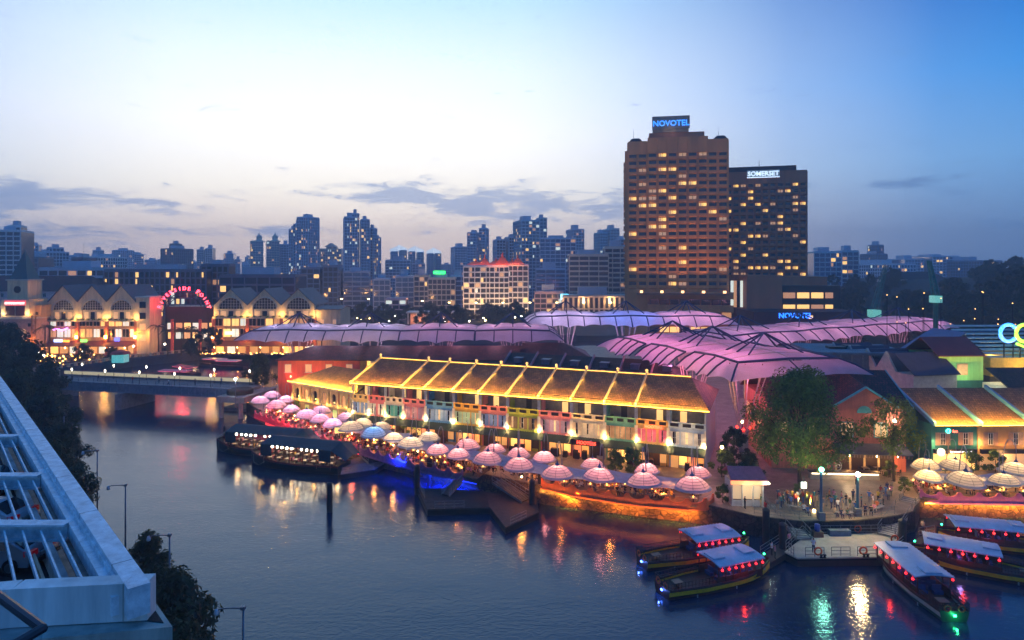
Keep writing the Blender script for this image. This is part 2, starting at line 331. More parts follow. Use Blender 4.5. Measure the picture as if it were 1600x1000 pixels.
# ---------------------------------------------------------------- land
GZ = 2.6
GROUND = mat('ground_earth', (62, 64, 58), .95, var=.3, scale=.05); PAVE = paving('quay_paving', (150, 132, 112), (132, 116, 98), .9, .6); ASPH = mat('asphalt', (58, 58, 60), .9, var=.2, scale=.3)
far = [(8, 15), (-17, 42.5), (-62, 91), (-122.5, 158), (-140, 198), (-132, 222), (-100, 257), (-40, 285), (30, 300), (1500, 420), (3500, 4500), (-3500, 4500), (-3500, -200), (30, -200)]
struct(MB().prism(far[::-1] if False else far, -1.5, GZ - .02).build('ground', GROUND))
QW = [(26.6, 85), (5, 92.4), (-15.6, 105), (-21.5, 109), (-46, 130), (-62, 150)]          # foot of the quay wall
north = [(200, 88), (71.5, 87.6), (55.5, 87.6), (52, 83.0), (49, 81.6), (43, 80.0), (36, 79.8), (31, 81.5), (28.5, 83.5)] + QW + [(-64, 170), (-54, 200), (-30, 225), (30, 262), (1500, 380), (1500, 88)]
struct(MB().prism(north[::-1], -1.5, GZ).build('promenade', [PAVE]))
# stone face of the quay, as long low wall pieces along the waterline
STONE = stone_wall('rubble_stone', (120, 98, 74), (78, 64, 52), (48, 42, 36))
DSTONE = stone_wall('dark_rubble_stone', (70, 66, 60), (48, 46, 43), (30, 29, 27))
def strip_wall(name, pts, z0, z1, th, mt, label, off=0.0):
    b = MB()
    for a, c in zip(pts[:-1], pts[1:]):
        a = Vector((a[0], a[1], 0)); c = Vector((c[0], c[1], 0)); d = (c - a).normalized(); nrm = Vector((d.y, -d.x, 0))
        b.add([a + nrm * th + Vector((0, 0, z0)), c + nrm * th + Vector((0, 0, z0)), c + Vector((0, 0, z0)), a + Vector((0, 0, z0)),
               a + nrm * th + Vector((0, 0, z1)), c + nrm * th + Vector((0, 0, z1)), c + Vector((0, 0, z1)), a + Vector((0, 0, z1))],
              [(0, 3, 2, 1), (4, 5, 6, 7), (0, 1, 5, 4), (1, 2, 6, 5), (2, 3, 7, 6), (3, 0, 4, 7)])
    o = b.build(name, mt); return tag(o, label, 'quay wall')
strip_wall('quay_wall', QW[::-1], -1.4, GZ - .02, .25, STONE, 'rubble stone river wall below the long row of dome umbrellas')
strip_wall('quay_wall', [(55.5, 87.6), (71.5, 87.6), (110, 88)], -1.4, GZ - .02, .25, STONE, 'rubble stone river wall under the pink balustrade by the moored boats')
strip_wall('quay_wall', [QW[0], (28.5, 83.5), (31, 81.5), (36, 79.8), (43, 80), (49, 81.6), (52, 83), (55.5, 87.6)], -1.4, GZ - .03, .25, DSTONE, 'dark stone wall of the plaza behind the white pontoon')
strip_wall('river_wall', [(-140, 198), (-132, 222), (-100, 257), (-40, 285), (30, 300)], -1.4, GZ + .6, .3, mat('far_wall_concrete', (74, 78, 84), .8), 'dark concrete river wall below the far riverside promenade')
strip_wall('river_wall', [(-17, 42.5), (-62, 91), (-122.5, 158), (-140, 198)], -1.4, GZ + .4, .3, CONC, 'concrete river wall below the line of tall street lamps')

# ---------------------------------------------------------------- trees
def leaf_cloud(seed, blobs, n, size, name, mt, droop=.25):
    r = random.Random(seed); vs = []; fs = []; tot = sum(b[3] ** 2 for b in blobs)
    for (cx, cy, cz, br) in blobs:
        for _ in range(max(4, int(n * br * br / tot))):
            th = r.uniform(0, 2 * math.pi); u = r.uniform(-1, 1); q = math.sqrt(1 - u * u); rr = br * (r.random() ** .45)
            p = Vector((cx + rr * q * math.cos(th), cy + rr * q * math.sin(th), cz + rr * u * .8))
            nrm = Vector((q * math.cos(th) + r.uniform(-.7, .7), q * math.sin(th) + r.uniform(-.7, .7), u * .6 + .6 + r.uniform(-.5, .5))).normalized()
            a = nrm.cross(Vector((r.uniform(-1, 1), r.uniform(-1, 1), r.uniform(-1, 1))))
            if a.length < .05: continue
            a.normalize(); b = nrm.cross(a); L = size * r.uniform(.6, 1.35); W = L * r.uniform(.35, .6)
            o = len(vs); vs += [p - a * L * .5, p + b * W * .5, p + a * L * .5 - Vector((0, 0, L * droop)), p - b * W * .5]; fs.append((o, o + 1, o + 2, o + 3))
    me = bpy.data.meshes.new(name); me.from_pydata([tuple(v) for v in vs], [], fs); me.materials.append(mt); me.update(); return me
def crown_blobs(seed, w, h, z0, n):
    r = random.Random(seed); out = []
    for i in range(n):
        t = (i + .5) / n; z = z0 + h * (0.08 + .84 * t); prof = math.sin(math.pi * min(1, .22 + .74 * t)) ** .8
        a = i * 2.4 + r.uniform(-.5, .5); d = w * .40 * prof * r.uniform(.35, 1.15)
        out.append((d * math.cos(a), d * math.sin(a), z, w * r.uniform(.10, .19)))
    return out
def limb_mesh(seed, blobs, z0, r0, mt):
    r = random.Random(seed); b = MB(); top = max(bl[2] for bl in blobs); mid = (r.uniform(-.15, .15), r.uniform(-.15, .15), z0 * .55)
    b.path([(0, 0, 0), mid, (mid[0] * 1.5, mid[1] * 1.5, z0), (mid[0], mid[1], z0 + (top - z0) * .45), (0, 0, z0 + (top - z0) * .8)], r0, 7, r1=r0 * .25)
    for bl in blobs[::2]:
        s = Vector((mid[0], mid[1], z0 + max(0, (bl[2] - z0)) * .35)); e = Vector(bl[:3]); m2 = (s + e) / 2 + Vector((0, 0, -.05 * (e - s).length))
        b.path([s, m2, e], r0 * .38, 5, r1=r0 * .08)
    return b.mesh('trunk', mt, True)
BARK = mat('bark', (74, 60, 46), .9, var=.3, scale=3, bump=.4)
LEAF_D = mat('foliage_dark', (50, 66, 34), .6, var=.35, scale=.5, island=.45, trans=.3)
LEAF_M = mat('foliage_mid', (92, 118, 46), .55, var=.35, scale=.4, island=.45, trans=.35)
LEAF_L = mat('foliage_light', (104, 124, 44), .55, var=.3, scale=.4, island=.45, trans=.4)
LEAF_B = mat('foliage_cool', (44, 62, 44), .6, var=.35, scale=.4, island=.4, trans=.25)
TREES = {}
def tree_kind(k, w, h, z0, nb, nl, size, leaf, r0, seed):
    bl = crown_blobs(seed, w, h - z0, z0, nb)
    TREES[k] = (limb_mesh(seed, bl, z0, r0, BARK), leaf_cloud(seed, bl, nl, size, 'crown', leaf))
def tree(k, label, loc, sc=1.0, rz=None, group=None, name='tree', cat='tree', sz=None):
    t = thing(name, label, cat, loc, rnd.uniform(0, 6.28) if rz is None else rz, group)
    s = (sc, sc, sz or sc); t.scale = s
    inst(TREES[k][0], 'trunk', t); inst(TREES[k][1], 'crown', t); return t
tree_kind('big', 14.5, 17.0, 3.4, 40, 15500, .44, LEAF_M, .34, 3)
tree_kind('slim', 10, 12.5, 5.0, 22, 4200, .40, LEAF_L, .2, 5)
tree_kind('bank', 10, 12, 2.0, 26, 7000, .50, LEAF_D, .3, 8)
tree_kind('bank2', 9, 13, 2.5, 22, 5200, .55, LEAF_B, .28, 12)
tree_kind('far1', 13, 12, 2.2, 14, 1500, 1.1, LEAF_D, .35, 21)
tree_kind('far2', 11, 14, 3, 13, 1400, 1.1, LEAF_B, .35, 22)
tree_kind('far3', 15, 11, 2.5, 15, 1500, 1.2, LEAF_D, .4, 23)
tree_kind('tall', 8, 19, 8, 12, 1100, .9, LEAF_B, .3, 24)
tree_kind('shrub', 3.2, 2.4, .3, 9, 900, .28, LEAF_M, .06, 31)
tree_kind('bush', 6.5, 7, .8, 20, 5200, .40, LEAF_D, .16, 33)
# palm
def palm_mesh(seed, h):
    r = random.Random(seed); tb = MB(); tb.path([(0, 0, 0), (.1, 0, h * .5), (.2, .05, h)], .22, 7, r1=.14); cb = MB()
    for i in range(16):
        a = i * 2.4; L = r.uniform(2.4, 3.2); up = r.uniform(.1, 1.1); pts = []
        for k in range(6):
            t = k / 5; pts.append(Vector((.2 + math.cos(a) * L * t, .05 + math.sin(a) * L * t, h + up * math.sin(t * 2.2) * 1.1 - 1.7 * t * t)))
        for k in range(5):
            d = (pts[k + 1] - pts[k]).normalized(); s = Vector((-math.sin(a), math.cos(a), 0)); w = .5 * (1 - k / 6)
            for sg in (-1, 1):
                for q in (0, .5):
                    p = pts[k].lerp(pts[k + 1], q); cb.add([p, p + d * .22, p + s * sg * w + d * .4 - Vector((0, 0, .3))], [(0, 1, 2)])
    return tb.mesh('trunk', BARK, True), cb.mesh('crown', LEAF_D)
TREES['palm'] = palm_mesh(4, 8.5)

# ---------------------------------------------------------------- people
def skin_mesh(name, J, E, root):
    names = list(J); me = bpy.data.meshes.new(name); me.from_pydata([J[k][0] for k in names], [(names.index(a), names.index(b)) for a, b in E], [])
    ob = bpy.data.objects.new(name, me); COL.objects.link(ob); ob.modifiers.new('s', 'SKIN'); sv = me.skin_vertices[0].data
    for i, k in enumerate(names): sv[i].radius = (J[k][1], J[k][1] * (J[k][2] if len(J[k]) > 2 else 1)); sv[i].use_root = (k == root)
    m = ob.modifiers.new('b', 'SUBSURF'); m.levels = 1; m.render_levels = 1
    out = bpy.data.meshes.new_from_object(ob.evaluated_get(bpy.context.evaluated_depsgraph_get())); bpy.data.objects.remove(ob); return out
def person_mesh(name, pose):
    J = {'pel': ((0, 0, .93), .13, .8), 'spi': ((0, 0, 1.13), .125, .8), 'che': ((0, .01, 1.34), .15, .75), 'nec': ((0, 0, 1.47), .055), 'hea': ((0, -.015, 1.58), .088), 'top': ((0, 0, 1.67), .075)}
    E = [('pel', 'spi'), ('spi', 'che'), ('che', 'nec'), ('nec', 'hea'), ('hea', 'top')]
    for s, n in ((-1, 'l'), (1, 'r')):
        if pose == 'walk': kn, an, to = (.1 * s, -.16 * s, .5), (.1 * s, -.24 * s + .04, .09), (.1 * s, -.24 * s - .12, .04); eh = (.24 * s, .06 * s, 1.12), (.23 * s, .16 * s - .06, .9)
        elif pose == 'sit': kn, an, to = (.12 * s, -.44, .92 - .0), (.12 * s, -.46, .54), (.12 * s, -.6, .48); eh = (.25 * s, -.05, 1.12), (.18 * s, -.28, 1.1)
        elif pose == 'bag': kn, an, to = (.09 * s, 0, .5), (.1 * s, .02, .08), (.11 * s, -.12, .04); eh = (.25 * s, .02, 1.12), (.2 * s if s > 0 else -.12, -.2, 1.2 if s < 0 else .98)
        else: kn, an, to = (.09 * s, -.01, .5), (.1 * s, .02, .08), (.12 * s, -.12, .04); eh = (.23 * s, .03, 1.12), (.22 * s, -.06, .88)
        J.update({n + 'sh': ((.18 * s, .01, 1.4), .06), n + 'el': (eh[0], .045), n + 'ha': (eh[1], .036), n + 'hi': ((.085 * s, 0, .86), .09), n + 'kn': (kn, .064), n + 'an': (an, .045), n + 'to': (to, .042)})
        E += [('che', n + 'sh'), (n + 'sh', n + 'el'), (n + 'el', n + 'ha'), ('pel', n + 'hi'), (n + 'hi', n + 'kn'), (n + 'kn', n + 'an'), (n + 'an', n + 'to')]
    me = skin_mesh(name, J, E, 'pel'); sit = pose == 'sit'
    if sit:
        for v in me.vertices: v.co.z -= .46
    for i in range(4): me.materials.append(None)
    dz = .46 if sit else 0
    for p in me.polygons:
        c = p.center; z = c.z + dz; p.use_smooth = True
        if z > 1.6 or (z > 1.5 and c.y > .02): k = 3
        elif z > 1.43: k = 2
        elif abs(c.x) > .17 and z < 1.2 and z > .8 and not (sit and c.y < -.3): k = 2
        elif z > .9 and not (sit and c.y < -.16 and z < 1.0): k = 0
        elif z < .07 + dz * 0 and not sit: k = 3
        else: k = 1
        p.material_index = k
    return me
PM = {k: person_mesh('person_' + k, k) for k in ('stand', 'walk', 'sit', 'bag')}
SKIN = [mat('skin_a', (196, 144, 112), .6), mat('skin_b', (150, 100, 74), .6)]
CLOTH = {n: mat('cloth_' + n, c, .85) for n, c in {'white': (220, 218, 212), 'black': (24, 24, 28), 'red': (170, 34, 34), 'navy': (34, 44, 84), 'grey': (110, 112, 118), 'blue': (70, 112, 168), 'pink': (214, 130, 150), 'yellow': (206, 172, 62), 'green': (70, 112, 76), 'beige': (186, 160, 126), 'teal': (44, 128, 132), 'orange': (205, 104, 40)}.items()}
HAIR = mat('hair_dark', (22, 17, 14), .6)
def person(loc, rz, pose, top, bottom, label, group=None, sc=1.0, nskin=0):
    o = inst(PM[pose], 'person', None, loc, rz, sc=sc); tag(o, label, 'person', group)
    for i, m in enumerate((CLOTH[top], CLOTH[bottom], SKIN[nskin], HAIR)):
        o.material_slots[i].link = 'OBJECT'; o.material_slots[i].material = m
    return o
def crowd(name, label, spots, seed, pose='sit', tops=('white', 'black', 'red', 'navy', 'beige', 'grey', 'pink', 'yellow')):
    """dense seated diners, read as one mass"""
    r = random.Random(seed); src = PM[pose]; V0 = [v.co.copy() for v in src.vertices]; F0 = [tuple(p.vertices) for p in src.polygons]; MI = [p.material_index for p in src.polygons]
    vs = []; fs = []; mi = []; mats_ = [CLOTH[t] for t in tops] + SKIN + [HAIR]
    for (x, y, z, rz) in spots:
        o = len(vs); ca, sa = math.cos(rz), math.sin(rz); k = r.randrange(len(tops)); b = r.choice((1, 3, 5)); s = r.randrange(2)
        vs += [(x + v.x * ca - v.y * sa, y + v.x * sa + v.y * ca, z + v.z) for v in V0]; fs += [tuple(i + o for i in f) for f in F0]
        mi += [(k, b, len(tops) + s, len(tops) + 2)[q] for q in MI]
    me = bpy.data.meshes.new(name); me.from_pydata(vs, [], fs)
    for m in mats_: me.materials.append(m)
    me.polygons.foreach_set('material_index', mi); me.polygons.foreach_set('use_smooth', [True] * len(fs)); me.update()
    o = inst(me, name); o['kind'] = 'stuff'; return tag(o, label, 'crowd')
# ---------------------------------------------------------------- the row of shophouses on the quay
FA, FB = Vector((-30.5, 123.0, GZ)), Vector((30.0, 98.6, GZ))
FU = (FB - FA).normalized(); FTH = math.atan2(FU.y, FU.x)
def along(px):          # distance along the frontage for a bearing
    k = (px - 800) / 1000.0       # X = k*Y
    # (FA.x + s*ux) = k*(FA.y + s*uy)
    return (k * FA.y - FA.x) / (FU.x - k * FU.y)
ROOFT = tile_roof('clay_roof_tiles', (122, 92, 58), (84, 62, 40))
BOUNDS = [551, 576, 602, 630, 665, 709, 750, 793, 842, 893, 945, 994, 1044, 1103]
SH = [('cream', (214, 186, 120)), ('pink', (206, 112, 118)), ('white', (206, 196, 176)), ('rose', (204, 116, 124)), ('sky blue', (84, 142, 190)), ('yellow', (212, 164, 60)), ('salmon pink', (212, 122, 116)),
      ('lime', (164, 176, 52)), ('pink', (214, 124, 132)), ('ivory', (200, 190, 166)), ('mint green', (96, 160, 138)), ('yellow', (208, 170, 92)), ('pale blue', (160, 184, 208))]
SLAB = [('blue grey', (110, 140, 190)), ('white', (210, 205, 195)), ('teal', (48, 128, 128)), ('mauve', (168, 130, 150)), ('pale blue', (150, 178, 206)), ('pale green', (160, 190, 160)), ('slate blue', (96, 120, 170)),
        ('brown', (130, 104, 70)), ('lilac', (180, 150, 170)), ('cream', (205, 190, 160)), ('tan', (176, 146, 110)), ('pink', (220, 110, 140)), ('white', (206, 204, 198))]
PILW = mat('pilaster_white', (214, 206, 190), .6); TRIMC = mat('party_wall_cream', (214, 196, 140), .7)
STRIP = emit('eave_light_strip', (255, 196, 70), 7.0); AWN = mat('awning_dark_green', (30, 52, 44), .7, var=.2)
INT = mat('balcony_room_wall', (150, 138, 122), .8); INTD = mat('balcony_back_dark', (52, 46, 42), .8); WARMROOM = emit('room_glow', (255, 200, 110), 1.1)
FLOORT = mat('balcony_floor', (84, 66, 54), .6)
EH, RH, RY, BY = 9.5, 13.0, 9.6, 18.5                    # eave, ridge heights and ridge, back distances
SHL = ['cream shophouse at the arcade end of the quayside terrace', 'pink shophouse between the cream one and the white one beside the arcade',
       'white shophouse with teal shutters, third from the arcade', 'rose shophouse between the white one and the sky blue one', 'sky blue shophouse in the middle of the quayside terrace',
       'deep yellow shophouse between the sky blue one and a pink one', 'salmon pink shophouse between the deep yellow one and the lime one', 'lime green shophouse of the quayside terrace',
       'pink shophouse between the lime one and the ivory one', 'ivory shophouse between a pink one and the mint green one', 'mint green shophouse of the quayside terrace',
       'pale yellow shophouse with glowing red sign, second from the plaza end', 'pale blue end shophouse of the quayside terrace beside the plaza']
PARTY = {0, 3, 4, 5, 6, 7, 8, 9, 10, 11}
def shutter_mesh(mt):
    b = MB(); b.box(-.36, .36, -.05, 0, 0, 2.0, 0)
    for k in range(9): b.box(-.28, .28, -.08, -.05, .14 + k * .2, .26 + k * .2, 0)
    return b.mesh('shutter', mt)
def pane_mesh(mt, w=.8, h=1.9):
    b = MB(); b.box(-w / 2, w / 2, -.02, .0, 0, h, 0)
    for x in (-w / 2 + .04, 0, w / 2 - .04): b.box(x - .035, x + .035, -.07, -.02, 0, h, 1)
    for z in (.05, h * .5, h - .05): b.box(-w / 2, w / 2, -.065, -.02, z - .03, z + .03, 1)
    return b.mesh('window', [mt, PILW])
PANE_D, PANE_L = pane_mesh(GLASSD), pane_mesh(emit('shop_pane_glow', (255, 205, 130), .8))
LAMPB = MB().box(-.09, .09, -.16, 0, 0, .3).mesh('wall_lamp', emit('wall_lamp_glow', (255, 220, 150), 9.0))
SHOPM = [LITW, LITD, INTD, emit('shop_front_red', (255, 110, 60), .9), LITD, mat('shop_dark', (60, 40, 26), .5), emit('shop_front_amber', (255, 160, 60), .8)]
def shophouse(i):
    s0, s1 = along(BOUNDS[i]), along(BOUNDS[i + 1]); w = s1 - s0
    t = thing('shophouse', SHL[i], 'shophouse', FA + FU * s0, FTH, 'shophouses of the quayside terrace')
    cn, cc = SH[i]; wall = mat('paint_' + str(i), cc, .7, var=.16, scale=.9, streak=True); band = mat('paint_band_' + str(i), tuple(min(255, c * .96 + 6) for c in cc), .7)
    # ground and first floor walls with openings left between piers
    b = MB(); b.box(0, w, .9, 1.15, 0, 3.3); b.box(0, w, 0, .25, 5.95, 6.35); b.box(0, w, 0, .25, 3.3, 3.85)
    nb = 3 if w > 4.6 else 2; cw = w / nb
    for k in range(nb + 1):
        x = k * cw; b.box(max(0, x - .32) , min(w, x + .32), 0, .25, 3.85, 5.95)
    b.box(0, w, .25, 18.4, 3.3, 3.5); b.box(0, .2, 1.15, 18.4, 0, EH - .1); b.box(w - .2, w, 1.15, 18.4, 0, EH - .1); b.box(0, w, 18.2, 18.5, 0, EH - .1)
    b.box(0.2, w - .2, .9, 1.0, 3.5, 6.1)
    b.build('wall', wall, t)
    for x in (0.0, w - .24): MB().box(x, x + .24, -.1, .14, 3.3, EH - .3).build('pilaster', PILW, t)
    # shop front
    for k in range(4):
        x0_, x1_ = .3 + (w - .6) * k / 4, .3 + (w - .6) * (k + 1) / 4; sf = MB(); sf.box(x0_, x1_ - .08, .84, .88, .5 * (k % 2), 2.9, 0); sf.box(x1_ - .08, x1_, .7, .89, 0, 2.95, 1)
        sf.box(x0_, x1_ - .08, .78, .84, 2.0, 2.06, 1); sf.build('shop_front', [SHOPM[(i * 5 + k * 3) % 7], DARK], t)
    cn_ = MB()
    for k in range(3): x = .5 + (w - 1) * rnd.random(); cn_.box(x - .35, x + .35, -.6, .1, 0, rnd.uniform(.7, 1.5))
    cn_.build('shop_display', TIMBER, t)
    # first floor windows with shutters
    sm = shutter_mesh(mat('shutter_' + str(i), SLAB[i][1], .6))
    for k in range(nb):
        xc = (k + .5) * cw; pn = inst(PANE_L if (i * 3 + k) % 4 == 1 else PANE_D, 'window', t, (xc, .2, 3.95))
        for sg in (-1, 1):
            so = inst(sm, 'shutter', pn, (sg * min(.72, cw / 2 - .42), -.24, -.05)); so.rotation_euler = (0, 0, sg * rnd.choice((0, .15, .5)))
    # balcony: parapet with slots, floor, recessed room
    bp = MB(); h0, h1 = 6.35, 7.4; bp.box(0, w, -.12, .12, h0, h0 + .3); bp.box(0, w, -.16, .16, h1 - .18, h1)
    ns = 3; sw = w / ns
    for k in range(ns + 1):
        x = k * sw; bp.box(max(0, x - .3), min(w, x + .3), -.12, .12, h0 + .3, h1 - .18)
    for k in range(ns):
        x = (k + .5) * sw; bp.box(x - sw / 2 + .3, x + sw / 2 - .3, .02, .1, h0 + .3, h1 - .18, 1)
    bp.build('balcony_parapet', [band, INTD], t)
    MB().box(.02, w - .02, .12, 3.0, 6.2, 6.34).build('balcony_floor', FLOORT, t)
    rm = MB(); rm.box(.2, w - .2, 3.0, 3.2, 6.34, EH - .2); rm.build('balcony_back_wall', INT, t)
    dr = MB(); x = w * (.35 + .3 * ((i * 7) % 3) / 2); dr.box(x - .5, x + .5, 2.92, 2.98, 6.35, 8.5, 0); dr.box(x - .58, x + .58, 2.88, 2.92, 8.5, 8.6, 1)
    dr.build('balcony_door', [WARMROOM if i % 3 != 1 else INTD, DARK], t)
    if i % 2 == 0:
        pp = MB(); pp.lathe([(.01, 0), (.2, 0), (.26, .45), (.01, .45)], 8, 0, (w * .2, .9, 6.35)); pp.build('plant_pot', TIMBER, t)
        inst(TREES['shrub'][1], 'potted_plant', t, (w * .2, .9, 6.6), sc=.38)
    tb = MB(); tb.box(w * .55, w * .8, .9, 1.6, 7.0, 7.06); tb.box(w * .66, w * .69, 1.2, 1.3, 6.35, 7.0)
    for x in (w * .5, w * .85): tb.box(x - .2, x + .2, 1.0, 1.4, 6.75, 6.8); tb.box(x - .2, x + .2, 1.36, 1.4, 6.8, 7.25); tb.box(x - .03, x + .03, 1.17, 1.23, 6.35, 6.75)
    tb.build('balcony_furniture', DARK, t)
    # roof: front and back slopes with thickness
    rf = MB(); e = -.75; last = i == 12
    if not last: rf.slab((0, e, EH), (w, e, EH), (w, RY, RH), (0, RY, RH), .18); rf.slab((0, RY, RH), (w, RY, RH), (w, BY + .7, EH), (0, BY + .7, EH), .18)
    else:
        xr = w * .42
        rf.slab((0, e, EH), (w + .6, e, EH), (xr, RY, RH), (0, RY, RH), .18); rf.add([(w + .6, e, EH), (w + .6, BY + .7, EH), (xr, RY, RH)], [(0, 1, 2)]); rf.slab((0, RY, RH), (xr, RY, RH), (w + .6, BY + .7, EH), (0, BY + .7, EH), .18)
        MB().box(w - .25, w + .02, .0, 18.5, 0, EH - .12).build('end_wall', wall, t)
    rf.build('roof', ROOFT, t)
    # light strips along eave and ridge; brackets and raised lamp added to spread light
    st = MB(); we = w + (.6 if last else 0); st.box(0, we, e - .1, e - .04, EH + .0, EH + .09); st.build('eave_light', STRIP, t)
    area(t, (we / 2, e - .35, EH + .7), (0, .95, -.12), w, .12, (255, 180, 66), 38 * w, spread=170)
    bk = MB(); bk.bar((.05, e - .42, EH + .8), (we - .05, e - .42, EH + .8), .05, .1)
    for k in range(4): bk.bar((.2 + (we - .4) * k / 3, e, EH - .05), (.2 + (we - .4) * k / 3, e - .42, EH + .78), .04, .04)
    bk.build('added_light_bracket', DARK, t)
    rs = MB(); rs.box(0, w if not last else w * .42, RY - .2, RY + .2, RH - .02, RH + .2, 0); rs.box(0, w if not last else w * .42, RY - .26, RY - .2, RH + .06, RH + .15, 1); rs.build('ridge', [TRIMC, emit('ridge_strip', (255, 190, 70), 2.2)], t)
    if i in PARTY:
        pw = MB(); n_ = 12; a0 = Vector((0, e - .05, EH)); a1 = Vector((0, RY, RH))
        pw.add([(-.14, a0.y, a0.z - .2), (.14, a0.y, a0.z - .2), (.14, a1.y, a1.z - .2), (-.14, a1.y, a1.z - .2), (-.14, a0.y, a0.z + .36), (.14, a0.y, a0.z + .36), (.14, a1.y, a1.z + .36), (-.14, a1.y, a1.z + .36)], [(0, 3, 2, 1), (4, 5, 6, 7), (0, 1, 5, 4), (1, 2, 6, 5), (2, 3, 7, 6), (3, 0, 4, 7)])
        pw.add([(-.2, RY, RH - .2), (.2, RY, RH - .2), (.2, BY, EH), (-.2, BY, EH), (-.2, RY, RH + .42), (.2, RY, RH + .42), (.2, BY, EH + .5), (-.2, BY, EH + .5)], [(0, 3, 2, 1), (4, 5, 6, 7), (0, 1, 5, 4), (1, 2, 6, 5), (2, 3, 7, 6), (3, 0, 4, 7)])
        pw.build('party_wall', TRIMC, t)
        f = MB(); f.lathe([(.2, 0), (.22, .18), (.14, .22), (.28, .42), (.2, .64), (.01, .7)], 10, 0, (0, RY, RH + .25)); f.build('ridge_finial', emit('finial_glow', (255, 214, 130), .5, (220, 200, 150)), t)
        area(t, (.32, (a0.y + a1.y) / 2, (EH + RH) / 2 + .75), (.15, 0, -1), .1, 9.5, (255, 196, 96), 12, spread=170)
    # awning over the five-foot way
    aw = MB(); aw.slab((0.03, -2.0, 2.75), (w - .03, -2.0, 2.75), (w - .03, .0, 3.5), (0.03, 0, 3.5), .06)
    for k in range(int(w / .45)): x = .2 + k * .45; aw.bar((x, -2.0, 2.8), (x, -.02, 3.54), .1, .06)
    aw.build('awning', AWN, t)
    inst(LAMPB, 'wall_lamp', t, (.12, -.1, 3.75)); point(t, (.12, -.42, 3.95), (255, 206, 130), 26, .1)
    point(t, (w / 2, -.5, 2.4), (255, 170, 80), 30, .15)
    point(t, (w / 2, 1.0, 8.7), (255, 214, 170), 8, .15); point(t, (w / 2, -1.5, 5.0), (255, 214, 160), 14, .2)  # last point is an added fill lamp brightening the facade, without a fitting
    return t
HOUSES = [shophouse(i) for i in range(13)]
RED = emit('red_neon', (255, 60, 20), 5.0)
hw = along(1103) - along(1044)
for hi, z, y, s in ((11, 6.1, -.15, .62), (9, 2.95, -2.1, .7)):
    ww = along(BOUNDS[hi + 1]) - along(BOUNDS[hi])
    put_text(text_mesh('HOOTERS', s, RED, .06, .012), 'sign_lettering', HOUSES[hi], (ww * .55, y, z), 0)
MB().box(ww * .1, ww * .95, -2.04, -2.0, 2.85, 3.6).build('sign_board', mat('sign_maroon', (70, 20, 20), .6), HOUSES[9])
point(HOUSES[11], (2.6, -.6, 6.3), (255, 70, 30), 10, .1)
# far corner light
inst(LAMPB, 'wall_lamp', HOUSES[12], (along(1103) - along(1044) - .1, -.1, 3.75)); point(HOUSES[12], (along(1103) - along(1044) - .1, -.42, 3.95), (255, 206, 130), 24, .1)

# ---------------------------------------------------------------- arcaded end building with a golden hipped roof
AW = 21.0; ATH = FTH - R(14)
t = thing('arcade_building', 'cream arcaded building with lit columns and golden hipped roof at the terrace end', 'building', FA + FU * (-.15) - Vector((math.cos(ATH), math.sin(ATH), 0)) * AW + Vector((.6, 1.5, 0)), ATH)
ACR = mat('arcade_cream', (206, 186, 140), .7); AEH = 7.4
b = MB(); nA = 7; cw = AW / nA
b.box(0, AW, .5, .8, 0, 3.4); b.box(0, AW, 0, .8, 3.4, 3.9); b.box(0, AW, 0, .5, 6.7, AEH); b.box(0, AW, .9, 12, AEH - .5, AEH - .3); b.box(0, .4, .5, 12, 0, AEH); b.box(AW - .4, AW, .5, 12, 0, AEH)
b.build('wall', ACR, t)
for k in range(nA):
    xc = (k + .5) * cw; a = MB(); n = 8; rad = .62; pts = [(xc - cw / 2 + .3, 3.9), (xc - rad, 3.9), (xc - rad, 5.5)] + [(xc - rad * math.cos(math.pi * j / n), 5.5 + rad * math.sin(math.pi * j / n)) for j in range(1, n)] + [(xc + rad, 5.5), (xc + rad, 3.9), (xc + cw / 2 - .3, 3.9), (xc + cw / 2 - .3, 6.7), (xc - cw / 2 + .3, 6.7)]
    a.wallpoly(pts, .2, .45); a.build('arch', ACR, t)
    MB().box(xc - .6, xc + .6, .5, .55, 3.9, 6.1).build('window', LITD if k % 2 else GLASSD, t)
    sh = MB(); sh.box(xc - .6, xc + .6, .48, .52, .2, 2.8); sh.build('doorway', [LITD, emit('doorway_green', (150, 220, 90), .8), emit('doorway_red', (255, 90, 60), 1)][k % 3], t)
for k in range(nA + 1):
    x = min(AW - .3, max(.3, k * cw)); c = MB(); c.lathe([(.3, 0), (.3, .3), (.2, .4), (.18, 2.5), (.3, 2.7), (.3, 2.8)], 10, 0, (x, -.02, 3.9)); c.build('column', ACR, t, True)
    point(t, (x, -.5, 4.0), (255, 196, 100), 16, .1)
rf = MB(); rf.slab((-.6, -.6, AEH), (AW + .4, -.6, AEH), (AW + .4, 7, 10.2), (5, 7, 10.2), .2); rf.add([(-.6, -.6, AEH), (5, 7, 10.2), (-.6, 13, AEH)], [(0, 1, 2)]); rf.slab((5, 7, 10.2), (AW, 7, 10.2), (AW, 13, AEH), (-.6, 13, AEH), .2); rf.build('roof', ROOFT, t)
MB().box(-.7, AW, -.75, -.66, AEH, AEH + .1).build('eave_light', STRIP, t); area(t, (AW / 2, -.95, AEH + .8), (0, .95, -.08), AW, .12, (255, 190, 74), 1000, spread=170)
point(t, (3, -4, 9.5), (255, 190, 90), 120, .2)
MB().box(-.6, AW, -.6, .1, AEH - .35, AEH - .19).build('cornice', PILW, t)
for x in (AW - 1.2, AW - 4.2): MB().box(x - .6, x + .6, 6.6, 7.4, 9.8, 12.2).build('chimney', CREAM, t)

